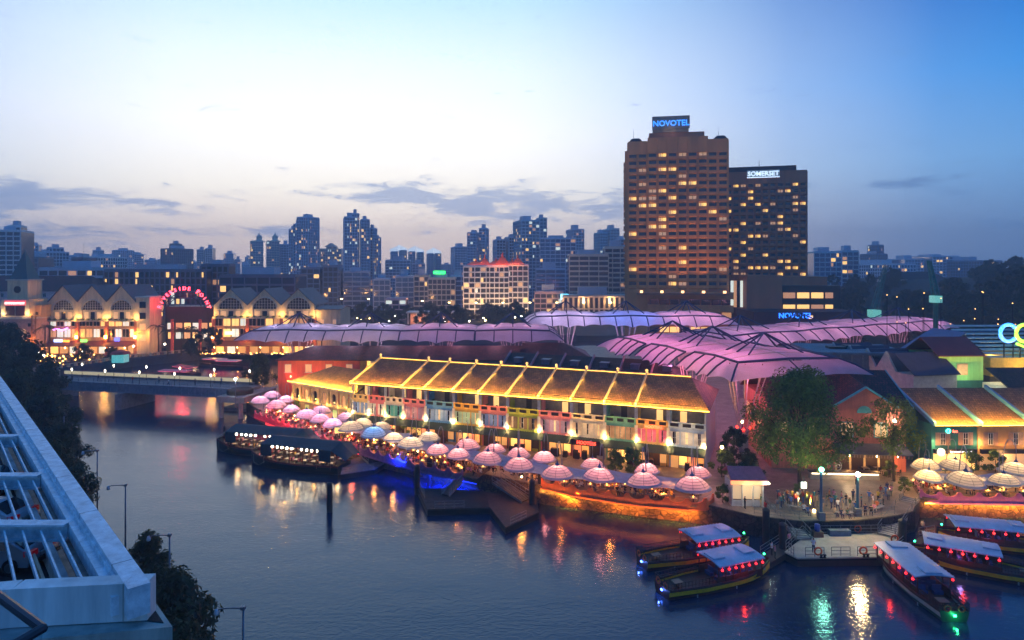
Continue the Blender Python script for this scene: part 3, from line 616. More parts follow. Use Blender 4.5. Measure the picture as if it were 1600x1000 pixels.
# ---------------------------------------------------------------- terrace decks with scalloped balustrades
def offset_line(pts, d):
    out = []
    for i, p in enumerate(pts):
        a = Vector(pts[max(0, i - 1)]); c = Vector(pts[min(len(pts) - 1, i + 1)]); dd = (c - a).normalized(); out.append(Vector(p) + Vector((dd.y, -dd.x)) * d)
    return out
def resample(pts, step):
    out = [Vector(pts[0])]; acc = 0
    for a, c in zip(pts[:-1], pts[1:]):
        a, c = Vector(a), Vector(c); L = (c - a).length; s = step - acc
        while s <= L: out.append(a.lerp(c, s / L)); s += step
        acc = L - (s - step)
    return out
def balustrade(name, label, pts, mt, strip, watts, lcol, deck_to=None, unders=True):
    """a floor edge with a wave-topped panel run, lit from below its lip"""
    t = thing(name, label, 'balustrade'); st = resample(pts, 2.6)
    for a, c in zip(st[:-1], st[1:]):
        d = (c - a); L = d.length; u = d / L; b = MB(); n = 12; prof = []
        for j in range(n + 1):
            q = j / n; h = .85 - .6 * (math.sin(math.pi * q) ** .7) if .12 < q < .88 else .85
            prof.append((q * L, h))
        poly = [(0, -.55)] + [(L, -.55)] + prof[::-1]
        b.wallpoly(poly, -.12, .12); b.box(0, L, -.22, .3, -.75, -.5)
        b.build('scalloped_panel', mt, t, loc=(a.x, a.y, GZ + .25), rz=math.atan2(u.y, u.x))
    rail = MB(); rail.path([(p.x, p.y, GZ + 1.3) for p in st], .03, 5); rail.build('handrail', STEEL, t)
    return t, st
QF = [Vector((p[0], p[1])) for p in QW]
BP_O, BP_P, BP_K, BP_R = mat('balustrade_lit_orange', (206, 100, 58), .6), mat('balustrade_lit_purple', (150, 92, 130), .6), mat('balustrade_lit_pink', (206, 108, 158), .6), mat('balustrade_lit_rose', (190, 84, 104), .6)  # coloured lamp light put into each section's base colour; paint itself is pinkish orange
DECK = mat('terrace_deck', (126, 92, 66), .7, var=.25)
def deck(name, label, outer, inner):
    o = MB().prism([tuple(p) for p in outer] + [tuple(p) for p in inner[::-1]], GZ + .02, GZ + .2).build(name, DECK); return tag(o, label, 'deck')
def seg(px0, px1, z=GZ):
    pass
# outer edges (left to right as seen): A red, B purple, C orange, D pink
OA = [P(398, 652, 2.2).xy, P(440, 668, 2.2).xy, P(490, 686, 2.2).xy, P(560, 709, 2.2).xy]
OB = [P(562, 709, 2.2).xy, P(622, 728, 2.2).xy, P(669, 740, 2.2).xy, P(744, 754, 2.2).xy]
OC = [P(846, 763, 2.2).xy, P(900, 776, 2.2).xy, P(1000, 791, 2.2).xy, P(1088, 798, 2.2).xy, P(1112, 795, 2.2).xy, P(1118, 781, 2.2).xy]
OD = [P(1434, 764, 2.2).xy, P(1437, 781, 2.2).xy, P(1450, 786, 2.2).xy, P(1640, 789, 2.2).xy]
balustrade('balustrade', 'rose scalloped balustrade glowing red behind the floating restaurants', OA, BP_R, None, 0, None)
balustrade('balustrade', 'purple lit scalloped balustrade above the blue lit wall', OB, BP_P, None, 0, None)
balustrade('balustrade', 'orange lit scalloped balustrade of the terrace ending at the plaza', OC, BP_O, None, 0, None)
balustrade('balustrade', 'pink lit scalloped balustrade of the terrace beside the yellow roofed shophouses', OD, BP_K, None, 0, None)
def inward(pts, d): return [Vector((p.x + .36 * d, p.y + .93 * d)) for p in pts]
for nm, O, dd in (('red lit dining deck behind the floating restaurants', OA, 9), ('dining deck above the blue lit wall', OB, 9), ('dining deck beside the plaza with orange balustrade', OC[:4], 9), ('dining deck with pink balustrade', OD[1:], 6)):
    deck('terrace_deck', nm, O, inward(O, dd))
# wall-washing strips under the lips
def washer(name, label, a, c, z, col, watts, down=(0, .55, -.8), up=True):
    a, c = Vector(a), Vector(c); d = c - a; L = d.length
    o = thing(name, label, 'light strip', (0, 0, 0)); MB().bar((a.x, a.y, z), (c.x, c.y, z), .1, .08).build('light_strip', emit('strip_' + ''.join(c_ for c_ in label if c_.isalpha()), col, 3.0), o)
    mid = (a + c) / 2; nn = Vector((d.y, -d.x)).normalized() * .9
    if up: area(o, (mid.x + nn.x, mid.y + nn.y, z - .3), (-nn.x, -nn.y, .9), L, .1, tuple(min(255, q + 40) for q in col), watts * .22, xdir=(d.x, d.y, 0))
    area(o, (mid.x, mid.y, z - .08), down, L, .15, col, watts, xdir=(d.x, d.y, 0))
def lerp_line(pts, o): return inward(pts, o)
for k in range(3):
    washer('wall_washer', 'orange light strip under the orange balustrade, %s from the plaza' % ORD[2 - k], inward(OC, .5)[k], inward(OC, .5)[k + 1], GZ - .6, (255, 140, 36), 120)
washer('wall_washer', 'orange light strip under the pink balustrade', inward(OD, .5)[2] - Vector((.3, 0)), inward(OD, .5)[3], GZ - .6, (255, 150, 46), 200)
washer('wall_washer', 'blue light strip washing the stone wall beside the dark jetty', P(615, 729, 1.9).xy + Vector((0.2, .5)), P(742, 757, 1.9).xy + Vector((.2, .5)), GZ - .8, (16, 50, 255), 520, up=False)
washer('wall_washer', 'red light strip below the rose balustrade', inward(OA, .3)[0], inward(OA, .3)[3], GZ - .6, (255, 20, 20), 150)
RW = emit('red_lightbox', (255, 22, 16), 1.1)
for a, c, lb in ((415, 445, 'red glowing wall panel behind the first floating restaurant'), (462, 492, 'red glowing wall panel between the floating restaurants')):
    p0 = P(a, 655 + (a - 400) * .33, 1.2); p1 = P(c, 655 + (c - 400) * .33, 1.2); u = (p1 - p0).normalized()
    tag(MB().bar(p0, p1, .1, 1.0).build('lightbox', RW), lb, 'light panel')

# ---------------------------------------------------------------- lit dome umbrellas
FAB_W = mat('dome_fabric', (226, 214, 206), .8, var=.06, trans=.55); FAB_P = mat('dome_fabric_pink', (226, 206, 218), .8, var=.06, trans=.55); CAPB = mat('dome_cap_blue', (48, 96, 140), .5); RIBM = mat('dome_rib', (120, 116, 124), .5); POLEM = mat('dome_pole', (150, 146, 150), .45, .3)
def dome_meshes(fab):
    n = 24; prof = [(2.45, -.12), (2.4, .06), (2.28, .26), (2.0, .6), (1.6, .92), (1.1, 1.18), (.6, 1.36), (.28, 1.48)]
    d = MB().lathe(prof, n, 0).mesh('dome', fab, True)
    r = MB()
    for pr, pz in (prof[2], prof[3], prof[4], prof[5]): r.path([(1.012 * pr * math.cos(2 * math.pi * j / n), 1.012 * pr * math.sin(2 * math.pi * j / n), pz + .02) for j in range(n)], .028, 4, closed=True)
    for k in range(8):
        a = 2 * math.pi * k / 8; r.path([(1.015 * pr * math.cos(a), 1.015 * pr * math.sin(a), pz + .01) for pr, pz in prof[1:]], .028, 4)
    rib = r.mesh('rib_frame', RIBM)
    cap = MB().lathe([(.4, 1.4), (.32, 1.6), (.12, 1.82), (.05, 2.15), (.001, 2.16)], 10).mesh('cap', CAPB, True)
    sk = MB().lathe([(2.4, -.02), (2.62, -.14), (2.75, -.30), (2.62, -.36), (2.36, -.2)], n).mesh('gutter_skirt', mat('dome_skirt', (170, 176, 190), .7, trans=.3), True)
    pole = MB(); pole.path([(0, 0, 2.1), (.02, .05, 3.6), (.06, .35, 4.6), (.12, .95, 5.1), (.2, 1.6, 4.9), (.3, 2.1, 4.0), (.36, 2.4, 2.4), (.4, 2.6, 0), (.42, 2.7, -3.0)], .085, 6)
    lamp = MB().lathe([(.01, .9), (.16, .9), (.2, 1.1), (.05, 1.3)], 8).mesh('lamp', BULB)
    return d, rib, cap, sk, pole.mesh('arched_pole', POLEM, True), lamp
DW, DP = dome_meshes(FAB_W), dome_meshes(FAB_P)
ZR = 5.25
def dome(px, py, dia, sect, label, wts):
    z = ZR; p = P(px, py + dia * .04, z); sc = .93 * dia * p.y / 1000.0 / 5.1; sc = max(.66, min(1.04, sc))
    t = thing('dome_umbrella', label, 'umbrella', p, rnd.uniform(-.3, .3), 'lit dome umbrellas along the quay')
    t.scale = (sc, sc, sc * rnd.uniform(.93, 1.07)); t.rotation_euler[0] = rnd.uniform(-.05, .05); t.rotation_euler[1] = rnd.uniform(-.05, .05); wts *= rnd.uniform(.6, 1.25); S = DP if sect == 'p' else DW
    for m, nm in zip(S, ('dome', 'rib_frame', 'cap', 'gutter_skirt', 'arched_pole', 'lamp')):
        oo_ = inst(m, nm, dm_ if nm in ('rib_frame', 'cap') else t)
        if nm == 'dome': dm_ = oo_
    col = {'p': (255, 190, 224), 'w': (255, 214, 160), 'k': (255, 150, 150), 'b': (90, 170, 255), 'y': (255, 210, 130)}[sect]
    point(t, (0, 0, .55), col, wts, .3); return t
FRONT = [(1082, 757, 58, 'k'), (1006, 750, 56, 'k'), (936, 742, 53, 'k'), (871, 738, 53, 'k'), (811, 726, 50, 'k'), (762, 716, 50, 'k'), (716, 709, 37, 'k'), (684, 702, 38, 'k'), (642, 692, 44, 'w'), (615, 683, 33, 'w'), (584, 676, 42, 'b'),
         (549, 667, 42, 'w'), (520, 661, 32, 'p'), (500, 654, 32, 'p'), (479, 647, 36, 'p'), (455, 639, 28, 'p'), (432, 632, 33, 'p'), (407, 625, 30, 'p')]
BACK = [(1091, 738, 40, 'k'), (1011, 733, 38, 'k'), (926, 725, 38, 'k'), (850, 714, 38, 'k'), (810, 708, 38, 'k'), (773, 701, 36, 'k'), (730, 695, 42, 'k'), (670, 682, 36, 'w'), (595, 666, 34, 'w'), (567, 660, 32, 'w'), (541, 652, 34, 'p'), (502, 641, 32, 'p'), (446, 624, 26, 'p'), (425, 617, 28, 'p')]
hue = {'p': 'pink', 'k': 'pale pink', 'w': 'cream', 'b': 'blue topped', 'y': 'warm white'}
for k, (x, y, d, s) in enumerate(FRONT): dome(x, y, d, s, '%s lit dome umbrella, %s from the plaza in the waterside row' % (hue[s], ORD[k]), 40)
for k, (x, y, d, s) in enumerate(BACK): dome(x, y, d, s, '%s lit dome umbrella, %s from the plaza in the row against the shophouses' % (hue[s], ORD[k]), 36)
for k, (x, y, d) in enumerate(((1451, 744, 42), (1508, 749, 56), (1569, 750, 46))): dome(x, y, d, 'y', 'warm white lit dome umbrella, %s in the waterside row behind the pink balustrade' % ORD[k], 36)
for k, (x, y, d) in enumerate(((1447, 726, 42), (1492, 727, 46), (1587, 733, 50))): dome(x, y, d, 'y', 'warm white lit dome umbrella, %s in the back row behind the pink balustrade' % ORD[k], 34)
# flat membrane stretched between the domes
MEMB = mat('flat_membrane', (176, 186, 206), .7, trans=.35)
def membrane(label, front, back):
    t = thing('terrace_membrane', label, 'canopy')
    f = [P(x, y + d * .14 - 0, ZR - .25) for x, y, d in front]; n = len(f)
    for i in range(n - 1):
        a, c = f[i], f[i + 1]; q = Vector((.36, .93, 0)); b = MB(); m = 8; rows = []
        for j in range(m + 1):
            s = j / m; p = a.lerp(c, s); sag = math.sin(math.pi * s); rows.append([p + q * (-1.6 + 1.5 * sag) + Vector((0, 0, -.05)), p + q * 1.8 + Vector((0, 0, -.1 + .15 * sag)), p + q * (5.2 - .9 * sag) + Vector((0, 0, -.05))])
        vs = [v for r_ in rows for v in r_]; b.add(vs, [(j * 3 + k, (j + 1) * 3 + k, (j + 1) * 3 + k + 1, j * 3 + k + 1) for j in range(m) for k in range(2)])
        b.build('membrane_panel', MEMB, t, True)
membrane('pale stretched membrane linking the dome umbrellas over the long terrace', [(x, y, d) for x, y, d, s in FRONT[::-1][5:]], None)
membrane('pale stretched membrane linking the dome umbrellas behind the pink balustrade', [(1451, 744, 42), (1508, 749, 56), (1569, 750, 46), (1640, 752, 48)], None)
# diners and tables on the decks
def fill(pts, depth, dens, seed):
    r = random.Random(seed); out = []
    for a, c in zip(pts[:-1], pts[1:]):
        L = (c - a).length
        for _ in range(int(L * depth * dens)):
            s = r.random(); q = r.uniform(.9, depth); p = a.lerp(c, s); out.append((p.x + .36 * q, p.y + .93 * q, GZ + .2, r.uniform(0, 6.28)))
    return out
def tables(name, label, pts, depth, dens, seed):
    b = MB()
    for x, y, z, a in fill(pts, depth, dens, seed):
        b.box(x - .4, x + .4, y - .4, y + .4, z + .7, z + .75, 0); b.box(x - .05, x + .05, y - .05, y + .05, z, z + .7, 1)
        b.lathe([(.05, .76), (.07, .86), (.01, .95)], 6, 2, (x, y, z))
    o = b.build(name, [mat('table_cloth', (200, 186, 160), .7), DARK, emit('candle_glow', (255, 170, 70), 16)]); o['kind'] = 'stuff'; tag(o, label, 'tables')
for nm, O, sd in (('behind the rose balustrade', OA, 1), ('behind the purple balustrade', OB, 2), ('behind the orange balustrade', OC[:4], 3), ('behind the pink balustrade', OD[1:], 4)):
    crowd('crowd', 'seated diners packed on the terrace ' + nm, fill(O, 6, .62, sd), sd)
    tables('dining_tables', 'candlelit dining tables on the terrace ' + nm, O, 6, .2, sd + 10)
    li = -1
    for a, c in zip(O[:-1], O[1:]):
        n = max(1, int((c - a).length / 5))
        for k in range(n):
            li += 1; p = a.lerp(c, (k + .5) / n); lc = {1: (255, 70, 50), 2: (255, 150, 60), 3: (255, 130, 40), 4: (255, 170, 60)}[sd]
            o = thing('deck_lamp', 'small glowing lantern, %s from the far end, over the terrace ' % ORD[li] + nm, 'lamp', (p.x + .36 * 1.6, p.y + .93 * 1.6, GZ + 2.1), 0, 'lanterns ' + nm)
            MB().ball((0, 0, 0), .13, 8).build('lantern', BULB, o); point(o, (0, 0, -.2), lc, 34, .12)
pts = [P(748, 742, 2.6).xy, P(846, 760, 2.6).xy]
crowd('crowd', 'diners sitting on the open steps between the purple and orange balustrades', fill(pts, 7, .5, 9), 9); p = P(815, 745, 4.4)
o = thing('deck_lamp', 'glowing lantern above the open steps of the terrace', 'lamp', p); MB().ball((0, 0, 0), .13, 8).build('lantern', BULB, o); point(o, (0, 0, -.2), (255, 150, 60), 60, .12)
# little trees and shrubs in front of the shops
for k, (x, y, sc, lb) in enumerate(((636, 668, 1.5, 'leafy shrub tree before the rose shophouse'), (648, 672, 1.2, 'leafy shrub before the sky blue shophouse'), (960, 728, 1.5, 'leafy shrub before the ivory shophouse'), (985, 731, 1.7, 'dense shrub before the mint green shophouse'), (462, 640, 1.4, 'shrub behind the pink dome umbrellas near the arcade'))):
    p = P(x, y + 12, GZ); tree('shrub', lb, p, sc, name='shrub', cat='shrub')
# ---------------------------------------------------------------- tall translucent canopies over the inner streets
ETFE = mat('canopy_film', (210, 202, 216), .4, var=.26, scale=.35, trans=.62); RIBB = mat('canopy_rib_blue', (46, 62, 100), .5, .2); STRUT = mat('canopy_strut', (196, 170, 168), .5)
REDL = emit('red_lamp', (255, 30, 10), 14)
def canopy(label, c, rz, L, W, z, ends=(0, 0), lcol=(255, 90, 170), watts=420, colm=True, drop=2.6, out=3.0, lz=-2.9, coff=(0, 0), ly=-.36):
    t = thing('street_canopy', label, 'canopy', (c[0], c[1], z), rz, 'tall translucent street canopies')
    nx, ny, m = 4, 2, 5; hx, hy = L / 2, W / 2
    def top(x, y): return 1.1 * (1 - (abs(x) / hx) ** 2 * .6) * (1 - (abs(y) / hy) ** 2)
    for i in range(nx):
        for j in range(ny):
            b = MB(); vs = []
            for p in range(m + 1):
                for q in range(m + 1):
                    u, v = p / m, q / m; x = -hx + (i + u) * L / nx; y = -hy + (j + v) * W / ny
                    vs.append((x, y, top(x, y) + .3 * math.sin(math.pi * u) * math.sin(math.pi * v)))
            b.add(vs, [(p * (m + 1) + q, (p + 1) * (m + 1) + q, (p + 1) * (m + 1) + q + 1, p * (m + 1) + q + 1) for p in range(m) for q in range(m)])
            b.build('cushion_panel', ETFE, t, True)
    def skirt(p0, p1, o0, o1, name='skirt_panel'):
        b = MB(); vs = []; n = 6; k = 4
        p0, p1, o0, o1 = map(Vector, (p0, p1, o0, o1))
        for a in range(n + 1):
            u = a / n; e = p0.lerp(p1, u); f = o0.lerp(o1, u); arch = math.sin(math.pi * u)
            for q in range(k + 1):
                v = q / k; w = e.lerp(f, v * (1 - .16 * arch)); vs.append(w + Vector((0, 0, .25 * math.sin(math.pi * v))))
        b.add(vs, [(a * (k + 1) + q, (a + 1) * (k + 1) + q, (a + 1) * (k + 1) + q + 1, a * (k + 1) + q + 1) for a in range(n) for q in range(k)]); b.build(name, ETFE, t, True)
    rib = lambda a, c, r=.2: MB().path([Vector(a) + Vector((0, 0, .1)), (Vector(a) + Vector(c)) / 2 + Vector((0, 0, .38)), Vector(c) + Vector((0, 0, .12))], r, 5).build('rib', RIBB, t)
    for s in (-1, 1):
        for i in range(nx):
            x0, x1 = -hx + i * L / nx, -hx + (i + 1) * L / nx
            lo = lambda x: -drop * (1.0 - .25 * abs(x) / hx)
            ex = lambda x: x + (out * ends[1] if x > hx - .01 else -out * ends[0] if x < -hx + .01 else 0)
            skirt((x0, s * hy, 0), (x1, s * hy, 0), (ex(x0), s * (hy + out), lo(x0)), (ex(x1), s * (hy + out), lo(x1)))
            rib((x0, s * hy, .03), (ex(x0), s * (hy + out), lo(x0) + .05), .15)
        rib((hx, s * hy, .03), (hx + out * ends[1], s * (hy + out), -drop * .75), .15)
        rib((-hx, s * hy, .05), (hx, s * hy, .05))
    for e, s in ((0, -1), (1, 1)):
        if ends[e]:
            for j in range(2):
                y0, y1 = -hy + j * hy, -hy + (j + 1) * hy; ey = lambda y: y + (out if y > hy - .01 else -out if y < -hy + .01 else 0)
                skirt((s * hx, y0, 0), (s * hx, y1, 0), (s * (hx + out), ey(y0), -drop * .75), (s * (hx + out), ey(y1), -drop * .75))
                rib((s * hx, y0, .03), (s * (hx + out), ey(y0), -drop * .75), .10)
            rib((s * hx, -hy, .05), (s * hx, hy, .05))
    for i in range(1, nx):
        x = -hx + i * L / nx; MB().path([(x, -hy + W * q / 8, top(x, -hy + W * q / 8) + .04) for q in range(9)], .07, 4).build('top_rib', WHITE, t)
    MB().path([(-hx + L * q / 8, 0, top(-hx + L * q / 8, 0) + .05) for q in range(9)], .07, 4).build('top_rib', WHITE, t)
    ap = Vector((0, 0, 4.0))
    for sx, sy in ((-1, -1), (1, -1), (1, 1), (-1, 1), (0, -1), (0, 1)):
        MB().tube((sx * L * .25, sy * W * .28, top(sx * L * .25, sy * W * .28) + .1), ap, .15, n=5).build('mast_strut', RIBB, t)
    if colm:
        g = -(z - GZ); pod = g + 5.2
        ox_, oy_ = coff[0] * math.cos(rz) + coff[1] * math.sin(rz), -coff[0] * math.sin(rz) + coff[1] * math.cos(rz)
        c_ = MB(); c_.lathe([(.9, g), (.95, g + .5), (.7, g + 2), (.8, pod), (.95, pod + .4), (.5, pod + .6)], 12, 0, (ox_, oy_, 0)); c_.build('column_base', mat('canopy_column', (170, 160, 160), .5), t, True)
        for k in range(8):
            a = k * math.pi / 4 + .2; MB().tube((ox_ + .6 * math.cos(a), oy_ + .6 * math.sin(a), pod), (ox_ * .8 + L * .22 * math.cos(a), oy_ * .8 + W * .2 * math.sin(a), -.1), .09, n=5).build('column_strut', STRUT, t)
        for k in range(3):
            a = k * 2.1 + 3.6; MB().ball((ox_ + 1.1 * math.cos(a), oy_ + 1.1 * math.sin(a), pod + .6), .2, 8).build('column_lamp', REDL, t)
    point(t, (-L * .25, W * ly, lz), lcol, watts, .4); point(t, (L * .25, W * ly, lz), lcol, watts, .4); point(t, (0, W * .3, lz), lcol, watts * .6, .4)
    return t
PK, MG, LV = (255, 170, 202), (255, 136, 180), (240, 212, 252)
for k, (x, nm, lc) in enumerate(((-53.5, 'westernmost span of the long lilac street canopy behind the arcade', LV), (-35.7, 'second span of the long lilac canopy, over the coral house', LV), (-17.8, 'third span of the long lilac canopy, over the maroon roof', PK), (.2, 'fourth span of the long lilac canopy, before the white hotel', PK))):
    canopy(nm, (x, 161), 0, 17.8, 15, 19, (k == 0, k == 3), lc, 95, lz=-1.7, ly=-.12)
ax = math.atan2(105.5 - 130.7, 39.2 - 32.7)
for k, (x, y, nm) in enumerate(((43.5, 110.5, 'large pink canopy span nearest the plaza above the big tree'), (38.5, 123.0, 'middle span of the pink canopy behind the terrace end'), (34, 135.5, 'rear span of the pink canopy running back from the plaza'))):
    canopy(nm, (x, y), ax, 13.2, 19, 19, (k == 2, k == 0), MG, 135, True, 3.0, 3.6, coff=(-6.3, -7.6) if k == 0 else (-5, -4) if k == 1 else (0, 0))
for k, (x, nm, lc) in enumerate(((15, 'bluish back canopy span before the brown hotel podium', LV), (32, 'blue lit middle span of the back canopy', (110, 150, 255)), (49, 'pink end span of the back canopy before the tall hotel', PK))):
    canopy(nm, (x, 180), 0, 17, 15, 21, (k == 0, k == 2), lc, 150)
for k, (x, y, nm) in enumerate(((56, 157, 'red lit span of the long side canopy beside the grey flat roof'), (75.5, 168, 'second span of the long side canopy toward the hill'), (95, 179, 'third span of the long side canopy below the wooded hill'), (114.5, 190, 'last span of the long side canopy under the dark hill'))):
    canopy(nm, (x, y), math.atan2(11, 19.5), 22.4, 14, 18.6, (k == 0, k == 3), PK, 115)

# ---------------------------------------------------------------- houses under the canopies
MAROON = tile_roof('maroon_roof_tiles', (118, 48, 44), (84, 34, 34)); DKROOF = tile_roof('dark_roof_tiles', (74, 52, 50), (52, 38, 40))
def house(name, label, loc, rz, w, d, eh, rh, wallm, roofm, hipl=False, hipr=False, win=None, cat='building', ov=.6, wz=(.35, .6), nwin=4, panes=None):
    t = thing(name, label, cat, loc, rz); b = MB(); b.box(0, w, 0, d, 0, eh)
    if not hipl: b.add([(0.02, 0, eh), (0.02, d, eh), (0.02, d / 2, rh - .25)], [(0, 1, 2)])
    if not hipr: b.add([(w - .02, 0, eh), (w - .02, d / 2, rh - .25), (w - .02, d, eh)], [(0, 1, 2)])
    b.build('wall', wallm, t); rf = MB(); xl = d * .4 if hipl else -ov; xr = w - d * .4 if hipr else w + ov
    rf.slab((-ov, -ov, eh), (w + ov, -ov, eh), (xr, d / 2, rh), (xl, d / 2, rh), .15); rf.slab((xl, d / 2, rh), (xr, d / 2, rh), (w + ov, d + ov, eh), (-ov, d + ov, eh), .15)
    if hipl: rf.add([(-ov, -ov, eh), (xl, d / 2, rh), (-ov, d + ov, eh)], [(0, 1, 2)])
    if hipr: rf.add([(w + ov, -ov, eh), (w + ov, d + ov, eh), (xr, d / 2, rh)], [(0, 1, 2)])
    rf.build('roof', roofm, t)
    for k in range(nwin):
        x = w * (k + .5) / nwin; h = 1.7; z = eh * wz[0] if False else eh - 2.8
        for zz in ([z] if win is None else win):
            pm = (panes or (GLASSD, LITD))[(k * 2 + int(zz)) % len(panes or (0, 0))]
            f = MB(); f.box(x - .75, x + .75, -.08, -.005, zz - .1, zz + h + .1, 0); f.box(x - .62, x + .62, -.11, -.08, zz, zz + h, 1); f.box(x - .04, x + .04, -.14, -.11, zz, zz + h, 0); f.box(x - .9, x + .9, -.22, 0, zz - .2, zz - .1, 0); f.build('window', [PILW, pm], t)
    return t
cor, yel, tea = mat('coral_wall', (206, 92, 74), .7, streak=True), mat('ochre_wall', (206, 150, 60), .7, streak=True), mat('teal_wall', (88, 120, 112), .7, streak=True)
h1 = house('warehouse', 'coral warehouse with maroon hipped roof under the lilac canopy', (-54.5, 149, GZ), 0, 19, 15, 10.2, 12.6, cor, MAROON, True, False, nwin=4)
house('warehouse', 'ochre warehouse with maroon roof beside the coral one', (-35.3, 149, GZ), 0, 14, 15, 10.2, 12.6, yel, MAROON, nwin=3)
house('warehouse', 'grey green warehouse with long maroon roof under the lilac canopy', (-21.1, 149, GZ), 0, 24, 15, 10.2, 12.6, tea, MAROON, nwin=5)
house('warehouse', 'maroon roofed warehouse behind the middle of the terrace', (3.1, 149, GZ), 0, 15, 14, 10.6, 13.4, tea, MAROON, False, True, nwin=3)
for k in range(3):
    p = h1; inst(LAMPB, 'wall_lamp', h1, (3 + k * 6, -.02, 6.2)); point(h1, (3 + k * 6, -.9, 6.5), (255, 120, 80), 22, .1)
point(h1, (-2.5, -3, 14.5), (255, 196, 100), 60, .2)
# second terrace behind the ridge, with rooftop plant
for k in range(6):
    s = 22 + k * 6.2; o = FA + FU * s + Vector((-math.sin(FTH), math.cos(FTH), 0)) * 20.5
    t = house('shophouse', 'dark roofed shophouse in the second row, %s from the canopy end' % ORD[5 - k], o, FTH, 6.0, 12, 10.2, 13.2, mat('backrow_wall', (120, 92, 92), .8), DKROOF, False, k == 5, nwin=2, cat='shophouse', ov=.08)
    pw = MB(); pw.add([(-.15, -.3, 10.2), (.15, -.3, 10.2), (.15, 6, 13.2), (-.15, 6, 13.2), (-.15, -.3, 10.75), (.15, -.3, 10.75), (.15, 6, 13.75), (-.15, 6, 13.75)], [(0, 3, 2, 1), (4, 5, 6, 7), (0, 1, 5, 4), (1, 2, 6, 5), (2, 3, 7, 6), (3, 0, 4, 7)]); pw.build('party_wall', mat('party_wall_pink', (170, 120, 124), .7), t)
    sk = MB(); sk.box(2, 3.6, 2.4, 4.2, 11.6, 12.5); sk.box(1.9, 3.7, 2.3, 4.3, 12.5, 12.62); sk.build('skylight', mat('skylight_metal', (84, 96, 118), .4, .3), t)
ACM = MB(); ACM.box(-.8, .8, -.5, .5, 0, 1.2, 0); ACM.box(-.7, .7, -.54, -.5, .1, 1.1, 1); ACM.lathe([(.01, 1.22), (.4, 1.22), (.42, 1.3), (.3, 1.32)], 10, 1); ACM = ACM.mesh('condenser', [mat('condenser_case', (128, 136, 150), .5), DARK])
for k in range(14):
    s = 20 + k * 2.9; o = FA + FU * s + Vector((-math.sin(FTH), math.cos(FTH), 0)) * (19.4 + .5 * (k % 3)); o.z = GZ + 11.4 + .3 * (k % 2)
    a = inst(ACM, 'air_conditioner', None, o, FTH + .2 * (k % 2), sc=1.1); tag(a, 'grey air conditioning unit, %s along the roof gutter behind the golden roofs' % ORD[k], 'air conditioner', 'rooftop air conditioning units')
    a.location.z = GZ + 10.2
    MB().box(-.9, .9, -.6, .6, -1.0, -.02).build('mounting_frame', DARK, a)
# flat glazed block, pink gabled building, sawtooth hall, shophouses on the right
t = thing('glass_hall', 'flat grey roofed glass hall in front of the side canopy', 'building', (60, 126, GZ), R(-8))
MB().box(0, 17, 0, 14, 0, 14.6).build('wall', mat('glass_hall_wall', (86, 98, 112), .3), t); MB().box(-.8, 17.8, -.8, 14.8, 14.6, 15.1).build('roof', mat('teal_grey_roof', (92, 110, 118), .6, var=.25, scale=.4), t)
for k in range(9): MB().box(.2 + k * 2.05, .45 + k * 2.05, -.2, -.01, 8, 14.5).build('mullion', STEEL, t)
for x, y in ((4, 5), (8, 7.5)): MB().box(x, x + 3.4, y, y + 2.4, 15.1, 15.5).build('roof_hatch', DARK, t)
pk = mat('salmon_wall', (204, 116, 96), .75, streak=True); TURQ = mat('turquoise_trim', (96, 176, 176), .6)
t = thing('gabled_hall', 'salmon pink gabled hall with dark red roof behind the big tree', 'building', (41, 101, GZ), R(-6))
b = MB(); b.box(0, 20, 0, 17, 0, 10.2); b.wallpoly([(9.5, 10.2), (18.2, 10.2), (13.8, 12.9)], -.15, .1); b.box(9.5, 18.2, -.15, 0, 0, 10.2); b.add([(20, 0, 10.2), (20, 17, 10.2), (20, 8.5, 14.2)], [(0, 1, 2)]); b.build('wall', pk, t)
rf = MB(); rf.slab((-.6, -.6, 10.1), (9.4, -.6, 10.1), (13.8, 8.5, 14.4), (-.6, 8.5, 14.4), .15); rf.slab((18.3, -.6, 10.1), (20.7, -.6, 10.1), (20.7, 8.5, 14.4), (13.8, 8.5, 14.4), .15); rf.slab((-.6, 8.5, 14.4), (20.7, 8.5, 14.4), (20.7, 17.6, 10.1), (-.6, 17.6, 10.1), .15)
rf.slab((9.1, -.5, 10.05), (13.85, -.5, 13.05), (13.8, 8.5, 14.42), (9.4, -.5, 10.1), .15); rf.add([(13.85, -.55, 13.1), (18.6, -.55, 10.05), (13.8, 8.5, 14.42)], [(0, 1, 2)]); rf.add([(9.1, -.55, 10.05), (13.85, -.55, 13.1), (13.8, 8.5, 14.42)], [(0, 1, 2)]); rf.build('roof', MAROON, t)
tr = MB(); tr.bar((9.0, -.62, 10.0), (13.85, -.62, 13.1), .14, .3); tr.bar((13.85, -.62, 13.1), (18.7, -.62, 10.0), .14, .3); tr.bar((20.75, -.6, 10.1), (20.75, 8.5, 14.4), .14, .3); tr.build('gable_trim', TURQ, t)
for k in range(4): MB().box(-.09, -.02, 2.5 + k * 3.6, 4.1 + k * 3.6, 5.4, 7.6).build('window', (GLASSD, LITD)[k % 2], t); MB().box(1.2 + k * 2.1, 2.4 + k * 2.1, -.1, -.02, 5.4, 7.4).build('window', (LITD, GLASSD)[k % 2], t)
for x in (11.2, 16.2):
    f = MB(); f.box(x - 1, x + 1, -.22, -.15, 5.2, 7.6, 0); f.box(x - .85, x + .85, -.26, -.22, 5.35, 7.45, 1); f.box(x - .05, x + .05, -.3, -.26, 5.35, 7.45, 0); f.build('window', [TURQ, LITD], t)
